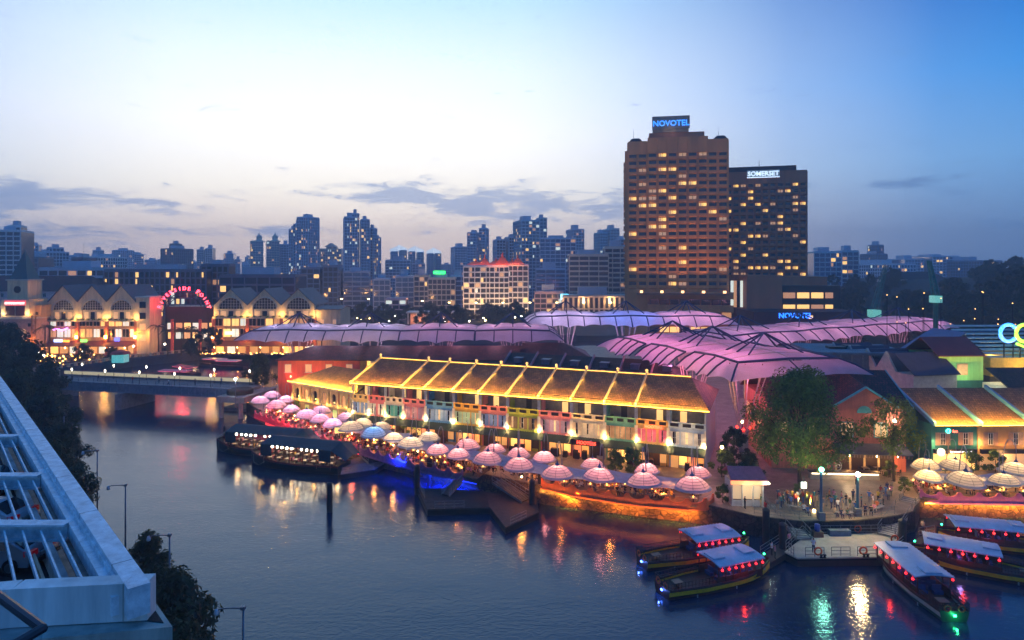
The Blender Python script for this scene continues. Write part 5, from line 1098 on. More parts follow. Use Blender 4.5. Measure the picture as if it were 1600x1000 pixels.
tb = thing('notice_bench', 'grey metal bench with notice board at the back of the pontoon', 'bench', P(1311, 836, 1.0)); MB().box(-1.3, 1.3, -.4, .4, 0, .7).build('seat', mat('bench_metal', (140, 146, 150), .4, .3), tb); MB().box(-1.25, 1.25, .42, .5, .72, 1.5).build('notice_board', mat('board_pale', (150, 156, 130), .6), tb)
o = thing('barrel', 'blue plastic barrel on a crate at the back of the pontoon', 'barrel', P(1277, 838, 1.0)); tag(MB().box(-.6, .6, -.4, .4, 0, .65).box(-.64, .64, -.44, .44, .5, .6).build('crate', mat('crate_brown', (150, 104, 70), .7), None, False, P(1277, 838, 1.0)), 'brown wooden crate under the blue barrel on the pontoon', 'crate'); MB().lathe([(.01, .66), (.3, .66), (.33, 1.0), (.3, 1.5), (.01, 1.52)], 12, 0, (0, 0, 0)).build('drum', mat('barrel_blue', (24, 70, 160), .4), o, True)
def pile(px, py, h, label, r=.42): 
    p = P(px, py, 0); o = thing('mooring_pile', label, 'pile', (p.x, p.y, 0), 0, 'dark mooring piles'); MB().lathe([(r, -1.5), (r, h), (r * .95, h + .05)], 12).build('shaft', mat('pile_dark', (36, 32, 32), .7, streak=True, var=.3), o, True); MB().lathe([(r * 1.1, h - .06), (r * 1.1, h + .06), (.01, h + .32)], 12).build('cap', mat('pile_cap', (60, 56, 54), .6), o, True); return o
for px, py, h, lb in ((1197, 848, 4.1, 'tall dark pile beside the moored boats and gangway'), (1223, 868, 3.7, 'thick dark pile at the pontoon corner near the boats'), (1410, 862, 3.7, 'thick dark pile at the pontoon corner by the right gangway'), (515, 800, 3.9, 'lone dark post standing in the open river'),
                  (652, 772, 4.2, 'dark pile at the outer corner of the black jetty'), (671, 757, 4.0, 'dark pile behind the black jetty by the blue wall'), (831, 798, 4.2, 'dark pile at the jetty end below the orange balustrade'), (845, 783, 4.2, 'dark pile between the jetty and the orange balustrade'), (581, 728, 3.6, 'dark pile beside the restaurant landing stage'), (598, 722, 3.6, 'second dark pile behind the restaurant landing stage'), (351, 695, 3.4, 'thin post at the bow of the farther restaurant boat')):
    pile(px, py, h, lb, .42 if h > 3.5 else .2)
MESHG = mat('gangway_mesh', (176, 172, 164), .5, .5)
def gangway(label, a, c, w, ramp_cols=True, mt=None):
    a, c = Vector(a), Vector(c); t = thing('gangway', label, 'gangway'); d = (c - a).normalized(); s = Vector((d.y, -d.x, 0)).normalized() * w / 2
    MB().bar(a, c, w, .12).build('ramp', mt or MESHG, t)
    for k in range(22): p = a.lerp(c, (k + .5) / 22); MB().bar(p - s + Vector((0, 0, .09)), p + s + Vector((0, 0, .09)), .07, .04).build('tread', STEEL, t)
    for sg in (-1, 1):
        b = MB(); o = s * sg
        for h in (.5, 1.05): b.tube(a + o + Vector((0, 0, h)), c + o + Vector((0, 0, h)), .045, n=6)
        for k in range(7): p = a.lerp(c, k / 6) + o; b.tube(p, p + Vector((0, 0, 1.05)), .04, n=5)
        b.bar(a + o, c + o, .1, .32); b.build('handrail', RAILG, t)
    return t
gangway('metal gangway sloping from the kiosk corner down to the pontoon', P(1207, 788, GZ + .15), P(1256, 842, 1.2), 1.9)
gangway('metal gangway sloping from the pink balustrade corner to the pontoon', P(1424, 778, GZ + .15), P(1385, 836, 1.2), 1.9)
# ---------------------------------------------------------------- black jetty below the purple balustrade
JD = mat('jetty_deck', (58, 50, 48), .7, var=.3, scale=1.2); t = thing('black_jetty', 'dark angular floating jetty below the open terrace steps', 'jetty')
jp = [P(668, 796, .9), P(766, 793, .9), P(790, 824, .9), P(842, 800, .9), P(838, 772, .9), P(760, 768, .9), P(652, 762, .9)]
MB().prism([p.xy for p in jp], .78, .9).build('deck', JD, t); MB().prism([p.xy for p in jp], -.4, .76).build('hull', mat('jetty_hull', (26, 24, 24), .6), t)
pl = MB()
for k in range(18):
    a = jp[6].lerp(jp[0], k / 17); c = jp[5].lerp(jp[1], k / 17); pl.bar(a + Vector((0.1, 0, .02)), c + Vector((-.1, 0, .02)), .04, .02)
pl.build('deck_seam', DARK, t)
for a, c in ((jp[6], jp[0]), (jp[0], jp[1]), (jp[2], jp[3])):
    q = a.lerp(c, .08); w_ = a.lerp(c, .55); ins = Vector((.25, .25, 0)); rail(t, (q + ins).xy, (w_ + ins).xy, .9, 1.0, 2, 4, r=.03)
gangway('dark steps from the open terrace down to the black jetty', P(776, 752, GZ), P(822, 782, 1.0), 2.0, mt=JD)
gangway('narrow dark gangway on the black jetty near the blue wall', P(716, 752, GZ - .4), P(696, 774, 1.0), 1.4, mt=JD)
t = thing('landing_stage', 'small grey landing stage between the restaurant boats and the terrace', 'jetty'); lp = [P(532, 741, .9), P(585, 733, .9), P(604, 722, .9), P(566, 712, .9), P(538, 722, .9)]
MB().prism([p.xy for p in lp], .78, .9).build('deck', mat('stage_deck', (120, 112, 116), .7), t); MB().prism([p.xy for p in lp], -.4, .76).build('hull', mat('jetty_hull', (26, 24, 24), .6), t); rail(t, lp[0].xy + Vector((.2, .2)), lp[1].xy + Vector((-.2, .2)), .9, r=.03, posts=5)
gangway('timber gangway rising from the landing stage to the terrace', P(585, 722, 1.0), P(548, 688, GZ + .3), 2.2, mt=TIMBER)
o = thing('menu_sign', 'small yellow lit sign at the head of the landing stage', 'sign', P(531, 690, GZ)); MB().box(-.06, .06, -.06, .06, 0, 2.2).build('post', DARK, o); MB().box(-.9, .9, -.1, .1, 1.6, 2.5).build('lit_panel', emit('yellow_sign', (255, 210, 80), 1.3), o)
# ---------------------------------------------------------------- plaza
BLUEPOST = mat('lamp_post_blue', (44, 96, 130), .45, .2)
def plaza_lamp(px, py, h, label, watts, col=(255, 214, 140), glow=BULBW):
    p = P(px, py, GZ); t = thing('lamp_post', label, 'lamp post', p); MB().box(-.38, .38, -.38, .38, 0, 1.0).build('plinth', CONC, t)
    MB().lathe([(.2, 1.0), (.17, 1.2), (.15, h), (.2, h + .05)], 10).build('pole', BLUEPOST, t, True); MB().ball((0, -.1, h + .3), .3, 10).build('lamp_head', glow, t, True); point(t, (0, -.5, h + .3), col, watts, .3); return t
plaza_lamp(1340, 806, 5.0, 'blue lamp post with bright starlike lamp at the plaza edge', 300)
plaza_lamp(1283, 812, 6.0, 'blue lamp post beside the big tree at the plaza edge', 60, (150, 255, 220), emit('bulb_teal', (120, 255, 220), 12))
o = thing('light_box', 'white lit notice box on a post in the plaza', 'sign', P(1256, 786, GZ)); MB().box(-.06, .06, -.06, .06, 0, 2.0).build('post', STEEL, o); MB().box(-.32, .32, -.14, .14, 2.0, 2.8).build('lit_panel', emit('notice_glow', (230, 250, 240), 3), o); MB().box(-.06, .06, -.06, .06, 2.8, 3.6).build('mast', STEEL, o)
# kiosk
t = thing('kiosk', 'small ticket kiosk with purple roof and glowing front beside the terrace', 'kiosk', P(1168, 791, GZ), R(-3)); b = MB(); b.box(-2.1, 2.1, 0, .12, 0, .8); b.box(-2.1, -1.95, 0, 3.2, 0, 3.1); b.box(1.95, 2.1, 0, 3.2, 0, 3.1); b.box(-2.1, 2.1, 3.05, 3.2, 0, 3.1); b.build('wall', WHITE, t)
rf = MB(); rf.slab((-2.4, -.7, 3.7), (2.4, -.7, 3.7), (2.2, 2.0, 4.7), (-2.2, 2.0, 4.7), .12); rf.slab((-2.2, 2.0, 4.7), (2.2, 2.0, 4.7), (2.4, 3.6, 3.7), (-2.4, 3.6, 3.7), .12); rp = rf.build('roof', mat('kiosk_roof', (170, 92, 104), .6), t)
MB().box(-2.35, 2.35, -.62, -.5, 3.05, 3.6).build('fascia_sign', emit('kiosk_fascia', (255, 140, 60), 1.8), t); MB().box(-1.9, 1.9, .3, .36, .85, 2.9).build('counter_window', emit('kiosk_inside', (255, 214, 150), .45), t)
for x in (-2.0, -.7, .7, 2.0): MB().box(x - .08, x + .08, -.1, .1, 0, 3.05).build('post', WHITE, t)
point(t, (0, -1.2, 2.6), (255, 220, 160), 12, .15); MB().ball((2.5, -.7, 3.3), .14, 8).build('flood_lamp', BULBW, t); point(t, (2.6, -1.1, 3.2), (230, 255, 240), 12, .12)
# bar counter and café furniture
t = thing('bar_counter', 'long lit bar counter with round sign before the salmon hall', 'counter', P(1318, 748, GZ), R(-4)); MB().box(-5, 5, -.5, .5, 0, 1.05).build('counter', mat('bar_front', (190, 176, 150), .6), t); MB().box(-5.1, 5.1, -.6, .6, 1.05, 1.15).build('counter_top', DARK, t); MB().box(-4.8, 4.8, -.54, -.5, .75, .95).build('light_strip', emit('bar_strip', (255, 230, 190), 3), t); point(t, (0, -1.6, 1.6), (255, 220, 170), 30, .2)
rg = MB(); rg.path([(math.cos(2 * math.pi * j / 20) * .75, 0, math.sin(2 * math.pi * j / 20) * .75) for j in range(20)], .07, 6, closed=True); rg.path([(-.3 + math.cos(2 * math.pi * j / 14) * .25, 0, math.sin(2 * math.pi * j / 14) * .25) for j in range(14)], .05, 5, closed=True); rg.path([(.25 + math.cos(2 * math.pi * j / 14) * .25, 0, math.sin(2 * math.pi * j / 14) * .25) for j in range(14)], .05, 5, closed=True); rg.build('round_sign', STEEL, t, loc=(-1.2, -.4, 2.0))
CT = MB(); CT.box(-.45, .45, -.45, .45, .7, .75, 0); CT.box(-.05, .05, -.05, .05, 0, .7, 1); CT.lathe([(.3, 0), (.3, .04), (.01, .05)], 8, 1)
CTM = CT.mesh('cafe_table', [mat('cafe_table_top', (130, 120, 112), .5), DARK])
for k in range(8):
    p = P(1352 + (k % 4) * 15, 738 + (k // 4) * 9 - (k % 4) * 2, GZ); o = inst(CTM, 'cafe_table', None, p, k * .3); tag(o, 'small square cafe table before the salmon hall awning, %s of the eight' % ORD[k], 'table', 'cafe tables before the salmon hall')
    for q in range(2):
        ch = MB(); ch.box(-.22, .22, -.22, .22, .43, .48); ch.box(-.22, .22, .18, .22, .48, .95)
        for sx in (-.18, .18):
            for sy in (-.18, .18): ch.box(sx - .02, sx + .02, sy - .02, sy + .02, 0, .43)
        co_ = ch.build('cafe_chair', DARK, None, loc=p + Vector((.75 * (1 if q else -1) * math.cos(k * .3), .75 * (1 if q else -1) * math.sin(k * .3), 0)), rz=R(90) * (-1 if q else 1) + k * .3); tag(co_, 'dark cafe chair on the %s side of the %s cafe table' % ('plaza' if q else 'kiosk', ORD[k]), 'chair', 'cafe chairs before the salmon hall')
bn = MB(); bn.box(-1.2, 1.2, -.25, .25, .42, .5)
for x in (-1, 1): bn.box(x - .08, x + .08, -.2, .2, 0, .42)
bn = bn.mesh('bench', mat('bench_stone', (150, 146, 140), .7))
for k, (px, py, rz) in enumerate(((1246, 797, -.5), (1318, 806, 0), (1372, 798, .6))): o = inst(bn, 'bench', None, P(px, py, GZ), rz); tag(o, 'low pale bench at the plaza edge %s' % ('near the kiosk gangway', 'between the two blue lamp posts', 'near the far gangway')[k], 'bench')
# trees of the plaza
tree('big', 'large leafy tree towering over the plaza beside the kiosk', P(1250, 768, GZ), 1.0, .6, name='tree', sz=1.06)
tree('bank2', 'dark tree with fairy lights between the terrace end and the salmon hall', P(1146, 738, GZ), .55)
tree('bank', 'small dark tree behind the ticket kiosk', P(1172, 760, GZ), .42)
tree('slim', 'slender open crowned tree lit from the street lamp in the plaza', P(1397, 752, GZ), 1.0, 1.2)
for k, (px, py, s, lb) in enumerate(((1130, 785, 1.0, 'round shrub between the terrace and the kiosk'), (1390, 745, 1.0, 'palm shrub beneath the slender plaza tree'), (1412, 770, .9, 'low shrub at the head of the far gangway'), (1250, 775, .8, 'fairy lit shrub at the foot of the big tree'), (1130, 745, 1.6, 'dark shrub with fairy lights behind the terrace end'), (1520, 742, 1.5, 'leafy shrub in front of the tan shophouse'), (1555, 738, 1.4, 'leafy shrub in front of the blue shophouse'))):
    tree('shrub', lb, P(px, py, GZ), s, name='shrub', cat='shrub')
o = thing('spot_uplight', 'added ground spotlight brightening the big plaza tree', 'lamp', P(1272, 800, GZ)); MB().lathe([(.15, 0), (.18, .3), (.01, .3)], 8).build('housing', BULB, o); spot(o, (0, 0, .5), (-2.0, 7, 9), (255, 226, 130), 700, 85)  # uplight added to brighten the crown in place of the plaza lamp
o = thing('spot_uplight', 'small ground spotlight shining up into the slender plaza tree', 'lamp', P(1392, 765, GZ)); MB().lathe([(.15, 0), (.18, .3), (.01, .3)], 8).build('housing', BULB, o); spot(o, (0, 0, .5), (.3, 2, 9), (255, 224, 120), 160, 100)
# people of the plaza
tops = list(CLOTH); PS = []
for px, py in ((1238, 778), (1226, 779), (1232, 782), (1243, 784), (1224, 784), (1218, 780), (1250, 776), (1260, 783), (1266, 790), (1272, 779), (1292, 785), (1299, 789), (1305, 784), (1309, 793), (1317, 790), (1315, 780), (1280, 776), (1379, 776), (1384, 770), (1388, 776), (1392, 770), (1386, 764), (1380, 783), (1338, 752), (1407, 716), (1412, 718), (1405, 712), (1196, 797), (1189, 786), (1255, 780), (1246, 780), (1230, 776)): PS.append((px, py, rnd.choice(('stand', 'stand', 'bag', 'walk'))))
for k, (px, py, ps) in enumerate(PS):
    a, b_ = rnd.choice(tops), rnd.choice(('black', 'navy', 'grey', 'beige', 'blue'))
    person(P(px, py + 6, GZ), rnd.uniform(0, 6.28), ps, a, b_, '%s person in %s top and %s trousers %s' % ({'stand': 'standing', 'bag': 'gesturing', 'walk': 'walking'}[ps], a, b_, 'near the big tree' if px < 1285 else 'between the lamp posts' if px < 1330 else 'toward the side street') + ', %s of the crowd' % (ORD + ['thirty-first', 'thirty-second', 'thirty-third'])[k], 'people in the plaza', 1.0 + rnd.uniform(-.06, .06), k % 2)
for k in range(20):
    px, py = ((1216, 776), (1221, 787), (1236, 788), (1247, 788), (1262, 778), (1268, 784), (1277, 786), (1286, 790), (1296, 777), (1303, 778), (1322, 784), (1328, 790), (1333, 777), (1346, 786), (1358, 780), (1364, 786), (1372, 778), (1376, 770), (1394, 762), (1215, 792))[k]; a, b_ = tops[(k * 7 + 3) % len(tops)], ('black', 'navy', 'grey', 'beige')[k % 4]
    person(P(px, py + 6, GZ), k * 1.3, ('stand', 'bag', 'walk')[k % 3], a, b_, 'person in %s top and %s trousers, %s from the kiosk in the loose inner crowd' % (a, b_, ORD[k]), 'people in the plaza', 1.0 + .05 * math.sin(k), k % 2)
for k, (px, py, rz) in enumerate(((1256, 797, .3), (1262, 801, 0), (1250, 793, .6), (1314, 805, 0), (1324, 805, .2), (1361, 801, -.5), (1366, 797, -.6), (1370, 792, -.6), (1375, 788, -.7), (1304, 803, .4))):
    a = tops[(k * 5) % len(tops)]; person(P(px, py + 3, GZ + .02), rz, 'sit', a, 'navy', 'person in a %s top sitting on the plaza edge, %s from the kiosk' % (a, ORD[k]), 'people in the plaza')
for k, (px, py, z, a, lb) in enumerate(((1271, 863, 1.0, 'white', 'attendant in white shirt standing at the pontoon front railing'), (1233, 853, 1.0, 'pink', 'person in pink top standing beside the pontoon corner pile'), (1206, 868, 1.0, 'white', 'person in white shirt stepping aboard the moored boat'), (1211, 873, 1.0, 'pink', 'person in pink top stepping aboard the moored boat'), (1164, 795, GZ, 'black', 'person in black standing at the kiosk counter'), (1442, 833, 1.0, 'beige', 'person in beige walking above the moored boats by the stone wall'), (1337, 803, GZ, 'blue', 'person in blue leaning on the bright lamp post'), (1352, 807, GZ, 'navy', 'person in navy standing past the bright lamp post'))):
    person(P(px, py, z), .4 * k, 'stand' if k % 2 else 'bag', a, 'black', lb)
t = thing('side_stage', 'dark floating stage linking the pontoon to the moored boats on the terrace side', 'jetty'); sp_ = [P(1196, 884, .9), P(1232, 862, .9), P(1222, 846, .9), P(1188, 868, .9)]; MB().prism([p.xy for p in sp_], .2, .9).build('deck', JD, t); rail(t, sp_[2].xy, sp_[3].xy, .9, r=.03)
t = thing('side_stage', 'dark floating stage linking the pontoon to the boats below the pink balustrade', 'jetty'); sp_ = [P(1412, 860, .9), P(1436, 838, .9), P(1460, 834, .9), P(1440, 866, .9)]; MB().prism([p.xy for p in sp_], .2, .9).build('deck', JD, t); rail(t, sp_[1].xy, sp_[2].xy, .9, r=.03)
rt = thing('plaza_railing', 'low metal railing along the curved plaza edge', 'railing'); ed_ = [(28.5, 83.9), (31, 81.9), (36, 80.2), (43, 80.4), (49, 82.0), (52, 83.4)]
for a, c in zip(ed_[1:-2], ed_[2:-1]): rail(rt, a, c, GZ, 1.0, 2, 4, r=.03)
# ---------------------------------------------------------------- rooftop car park in the foreground
PAINT = mat('trellis_paint_white', (218, 224, 226), .45, var=.26, scale=2.2, bump=.15, bscale=9); PAINT2 = mat('fascia_paint', (220, 220, 214), .6, var=.3, scale=.8, streak=True)
STAIN = mat('stained_slab', (168, 166, 154), .75, var=.3, scale=1.4, streak=True); GRAV = mat('black_gravel', (34, 36, 40), .9, var=.6, scale=14, bump=.8, bscale=20)
C0 = Vector((-11.3, 20.0)); U = Vector((-.677, .735)); ZT = 24.2; Wd = Vector((-1, -.08)).normalized()
t = thing('rooftop_trellis', 'pale steel trellis roof frame of the car park in the lower corner', 'trellis', (0, 0, 0))
nrm = Vector((-.735, -.677))      # inward from the river edge
def edge(off, s): q = C0 + U * s + nrm * off; return (q.x, q.y)
def ribbon(name, o0, o1, z0, z1, s0, s1, mt, parent=None):
    a, b_, c, d = edge(o0, s0), edge(o0, s1), edge(o1, s1), edge(o1, s0)
    # start ends cut along the front beam
    return MB().prism([a, b_, c, d], z0, z1).build(name, mt, parent or t)
ribbon('edge_beam', 0, .62, ZT - .95, ZT, 0.0, 70, PAINT); ribbon('edge_gutter', .624, .95, ZT - .95, ZT - .35, .55, 70, PAINT); ribbon('edge_lip', .62, .70, ZT - .35, ZT - .18, .55, 70, PAINT)
fr = [C0 + Vector((0, 0)), C0 + Vector((-4, -.42)), C0 + Vector((-9, -1.5)), C0 + Vector((-14, -3.4))]
for a, c in zip(fr[:-1], fr[1:]):
    d = (c - a).normalized(); n_ = Vector((d.y, -d.x)); n_ = n_ if n_.y > 0 else -n_
    off = .1 if a is fr[0] else 0
    MB().prism([a + d * off, c, c + n_ * .62, a + d * off + n_ * .62], ZT - 1.18, ZT - .004).build('front_beam', PAINT2, t)
for k in range(9):
    for q in (0, 1): s_ = 2.2 + k * 6.0 + q * .05; ribbon('beam_joint', -.006, .626, ZT - .94, ZT + .004, s_, s_ + .025, DARK) if q == 0 else None
for k in range(1): a_ = fr[0].lerp(fr[1], .2); MB().box(a_.x - .012, a_.x + .012, a_.y - .012, a_.y + .5, ZT - 1.17, ZT + .0).build('panel_joint', STAIN, t)
def meet(y):   # x of the inner edge of the river-side beam at depth y
    s = (y - C0.y - nrm.y * .95) / U.y; return (C0 + U * s + nrm * .95).x
ys = [20.9, 25.6, 31.6, 39.0, 48.0, 58.0]
for y in ys[1:]:
    x = meet(y); b = MB(); b.box(x - 22, x, y - .28, y + .28, ZT - .42, ZT - .34, 0); b.box(x - 22, x, y - .06, y + .06, ZT - .95, ZT - .42, 0); b.box(x - 22, x, y - .28, y + .28, ZT - 1.02, ZT - .95, 0); b.build('cross_beam', PAINT, t)
for y0, y1 in zip(ys[:-1], ys[1:]):
    for k in range(11 if y0 < 30 else 14):
        xa, xb = meet(y0 + .35) - .45 - k * .72, meet(y1 - .3) - .45 - k * .72
        ya = y0 + .3 - (.0 if y0 > 21 else .035 * k * k * .35)
        MB().bar((xa, ya, ZT - .66), (xb, y1 - .29, ZT - .66), .06, .24).build('slat', PAINT, t)
t = thing('car_park_building', 'white car park building with ledge below the trellis', 'building', (0, 0, 0))
def poly_in(off, s1=70, back=30): a = edge(off, 0); return [a, edge(off, s1), (edge(off, s1)[0] - back, edge(off, s1)[1] - 6), (a[0] - back, a[1] - 6.0)]
ed0 = C0 + Vector((.85, -.3)); led = [ed0, ed0 + U * 75, ed0 + U * 75 + nrm * 1.2, C0 + nrm * 1.0 + U * 1.2, C0 + Vector((-14, -2.2)), ed0 + Vector((-14, -4.2)), ed0 + Vector((-5, -.9))]
MB().prism(led, ZT - 1.75, ZT - 1.22).build('ledge', STAIN, t)
lg = [p for p in led]; MB().prism([ed0 + U * .4 + nrm * .15, ed0 + U * 74 + nrm * .15, ed0 + U * 74 + nrm * 1.1, C0 + U * 1.0 + nrm * .8], ZT - 1.22, ZT - 1.19).build('ledge_gravel', GRAV, t)
MB().prism(poly_in(.5), ZT - 12, ZT - 3.11).build('lower_wall', STAIN, t)
MB().prism(poly_in(.9), ZT - 3.1, ZT - 2.85).build('parking_deck', mat('deck_asphalt', (46, 48, 52), .85, var=.25), t)
ribbon('parapet', 1.15, 1.4, ZT - 2.84, ZT - 1.9, .8, 70, PAINT2, t); ribbon('parapet_rail', 1.8, 1.9, ZT - 2.2, ZT - 2.0, .8, 70, mat('rail_cream', (190, 186, 160), .5), t)
gp = [C0 + U * .9 + nrm * 1.6, C0 + U * 3.0 + nrm * 3.2, C0 + Vector((-20, 1.4)), C0 + Vector((-20, -1.0))]; MB().prism(gp, ZT - 2.84, ZT - 2.2).build('planter_gravel', GRAV, t)
# parked cars under the trellis
def car(label, loc, rz, paint):
    t = thing('parked_car', label, 'car', loc, rz, 'cars parked under the trellis'); W = 1.78
    prof = [(-2.1, .35), (-2.15, .62), (-2.05, .95), (-1.75, 1.02), (-1.1, 1.42), (.2, 1.47), (.95, 1.05), (1.95, .85), (2.15, .6), (2.1, .3)]     # -x is the rear
    b = MB(); n = len(prof); rows = []
    for y, k in ((-W / 2, .92), (-W / 2 * .97, .97), (-W / 2 * .8, 1.0), (0, 1.02), (W / 2 * .8, 1.0), (W / 2 * .97, .97), (W / 2, .92)):
        rows.append([(x * (1 if k > .95 else .985), y * (1 if z < 1.0 else .84), .3 + (z - .3) * k) for x, z in prof])
    vs = [v for r in rows for v in r]; b.add(vs, [(i * n + j, i * n + j + 1, (i + 1) * n + j + 1, (i + 1) * n + j) for i in range(6) for j in range(n - 1)]); b.add(rows[0], [tuple(range(n))]); b.add(rows[-1], [tuple(range(n))[::-1]]); b.add([rows[0][0], rows[0][-1], rows[-1][-1], rows[-1][0]], [(0, 1, 2, 3)])
    b.build('body', paint, t, True)
    g = MB(); g.add([(-1.72, -.66, 1.06), (-1.72, .66, 1.06), (-1.16, .6, 1.42), (-1.16, -.6, 1.42)], [(0, 1, 2, 3)]); g.add([(-1.72, -.66, 1.02), (-1.72, .66, 1.02), (-1.70, .66, 1.0), (-1.70, -.66, 1.0)], [(0, 1, 2, 3)])
    g2 = MB(); 
    for v in g.v: pass
    gl = MB(); gl.slab((-1.76, -.68, 1.08), (-1.13, -.6, 1.45), (-1.13, .6, 1.45), (-1.76, .68, 1.08), .05); gl.build('rear_window', GLASSD, t); gw = MB(); gw.slab((.25, -.6, 1.5), (.98, -.7, 1.12), (.98, .7, 1.12), (.25, .6, 1.5), .05); gw.build('windscreen', GLASSD, t)
    for s in (-1, 1):
        MB().box(-2.17, -1.86, s * .62 - .2, s * .62 + .2, .74, .96).build('tail_light', emit('tail_red', (170, 10, 16), .12, (150, 8, 14)), t); sw = MB(); sw.add([(-1.3, s * .83, 1.02), (.75, s * .83, 1.02), (.15, s * .755, 1.38), (-.95, s * .755, 1.38)], [(0, 1, 2, 3)]); sw.build('side_window', GLASSD, t)
        for x in (-1.35, 1.3):
            w = MB(); w.tube((x, s * .72, .33), (x, s * .92, .33), .33, n=18); wo_ = w.build('wheel', BLACK, t); r = MB(); r.tube((x, s * .9, .33), (x, s * .94, .33), .2, n=12); r.build('rim', STEEL, wo_)
    MB().box(-2.2, -2.12, -.26, .26, .6, .74).build('number_plate', WHITE, t); MB().box(-2.22, -2.02, -.84, .84, .36, .52).build('bumper', DARK, t)
CW = mat('car_white', (206, 210, 214), .25, var=.03); CS = mat('car_silver', (150, 160, 172), .25, .4, var=.03); CR = mat('car_red', (120, 14, 20), .25, var=.03)
zc = ZT - 2.84
car('silver car nearest the trellis corner with red tail light', (-22.0, 27.2, zc), math.pi + .12, CS); car('white car behind the silver one under the trellis', (-25.6, 30.9, zc), math.pi + .12, CW); car('red car farthest under the trellis', (-30.2, 36.0, zc), math.pi + .12, CR)
for c_ in [o for o in COL.objects if o.name.startswith('parked_car')]: c_.rotation_euler[2] = math.pi
# the viewer's glass balustrade
t = thing('glass_balustrade', 'dark capped glass balustrade in the bottom corner', 'balustrade'); a, c = Q(-60, 888, 3.0), Q(66, 982, 2.45); MB().path([a, c, c + Vector((-.25, -.9, -.02))], .02, 8).build('handrail', mat('rail_blue_grey', (44, 58, 70), .4, .4), t)
MB().add([a + Vector((0, 0, -.02)), c + Vector((0, 0, -.02)), c + Vector((0, 0, -1.1)), a + Vector((0, 0, -1.1))], [(0, 1, 2, 3)]).build('glass_pane', mat('balustrade_glass', (120, 150, 166), .05, alpha=.35, var=0), t)
# ---------------------------------------------------------------- street lamps and trees on the near bank
SLM = mat('street_lamp_grey', (120, 128, 138), .45, .4)
for k, (px, py) in enumerate(((380, 950), (265, 836), (196, 758), (152, 704), (119, 668), (100, 641), (85, 618))):
    p = P(px, py, GZ + 8); t = thing('street_lamp', 'tall unlit street lamp on the near bank, %s from the viewer' % ORD[k], 'street lamp', (p.x, p.y, GZ), 0, 'street lamps along the near bank')
    MB().tube((0, 0, 0), (0, 0, 8), .1, .07, 8).build('pole', SLM, t, True); MB().path([(0, 0, 7.95), (-.5, 0, 8.0), (-1.5, 0, 7.95), (-1.75, 0, 7.85)], .045, 6).build('arm', SLM, t, True)
    MB().lathe([(.02, .22), (.1, .2), (.18, -.05), (.16, -.2), (.02, -.26)], 10, 0, (-1.85, 0, 7.7)).build('lamp_head', mat('lamp_head_white', (190, 196, 200), .4), t, True); MB().box(-.14, .14, -.14, .14, 7.9, 8.12).build('lamp_bracket', SLM, t)
bank = [(3, 575, 150, 'bank2', 1.5), (45, 600, 138, 'bank', 1.35), (-10, 610, 128, 'bank', 1.3), (70, 640, 122, 'bank2', 1.0), (30, 650, 112, 'bank', 1.15), (88, 668, 108, 'bank', .85), (62, 690, 98, 'bank2', .95), (100, 712, 93, 'bank', .75), (85, 735, 84, 'bank', .75), (118, 760, 78, 'bank', .62)]
for k, (px, py, Yd, kd, s) in enumerate(bank): tree(kd, 'dark bushy tree on the near bank, %s from the far end' % ORD[k], ((px - 800) * Yd / 1000, Yd, GZ), s, group='trees along the near bank')
for k, (x, y, s) in enumerate(((-25.0, 47.5, 1.3), (-22.8, 43.2, 1.12), (-18.2, 40.0, .72), (-29.5, 53.5, .95), (-33.8, 59.5, 1.0))): tree('bush', 'leafy bank tree below the car park ledge, %s from the viewer' % ORD[(1, 2, 0, 3, 4)[k]], (x, y, GZ), s, group='bank trees below the car park')
# ---------------------------------------------------------------- the bridge
A, B_ = Vector((-117, 161.0)), Vector((-66.0, 149.2)); bd = (B_ - A).normalized(); bth = math.atan2(bd.y, bd.x); BL = (B_ - A).length
t = thing('bridge', 'low grey footbridge with steel girders crossing the river', 'bridge', (A.x, A.y, 0), bth); BG = mat('bridge_girder', (128, 132, 142), .6, .1, var=.2); BSTONE = mat('bridge_stone', (150, 140, 132), .8, var=.2)
MB().box(-4, BL + 3, .3, 8.7, 4.9, 5.5).build('deck', CONC, t)
for y in (0, 8.7):
    g = MB(); g.box(-4, BL + .5, y, y + .3, 3.9, 5.9, 0)
    for k in range(30): x = -3 + k * (BL + 3) / 30; g.box(x, x + .12, y - .08, y, 4.05, 5.75, 0)
    g.box(-4, BL + .5, y - .15, y + .45, 5.9, 6.05, 0); g.box(-4, BL + .5, y - .12, y + .42, 3.78, 3.9); gg = g.build('girder', BG, t)
    r = MB(); r.tube((-4, y + .15, 7.0), (BL, y + .15, 7.0), .05, n=5); r.tube((-4, y + .15, 6.5), (BL, y + .15, 6.5), .035, n=5)
    for k in range(26): x = -4 + k * (BL + 4) / 25; r.box(x - .05, x + .05, y + .1, y + .2, 6.05, 7.0)
    r.build('railing', BG, t)
MB().box(-4, BL, 8.4, 8.6, 6.1, 6.9).build('lit_parapet', emit('parapet_glow', (255, 232, 160), .42), t)
pr = MB(); pr.prism([(BL * .42, -1.2), (BL * .42 + .8, -2.4), (BL * .42 + 1.6, -1.2), (BL * .42 + 1.6, 9.5), (BL * .42, 9.5)], -1.4, 3.78); pr.build('pier', BSTONE, t)
ab = MB(); ab.box(BL - .6, BL + 6.5, -3.5, 9.5, 3.6, 4.9); ab.box(BL + 5.2, BL + 6.2, 3, 9, -1.4, 3.6); ab.box(BL - 4, BL + 6, 3.2, 9, -1.4, .8); ab.build('abutment', BSTONE, t)
for x in (BL + .2, BL + 5.2):
    MB().lathe([(.55, -1.4), (.5, 3.6)], 10, 0, (x, -2.9, 0)).build('abutment_column', BSTONE, t, True)
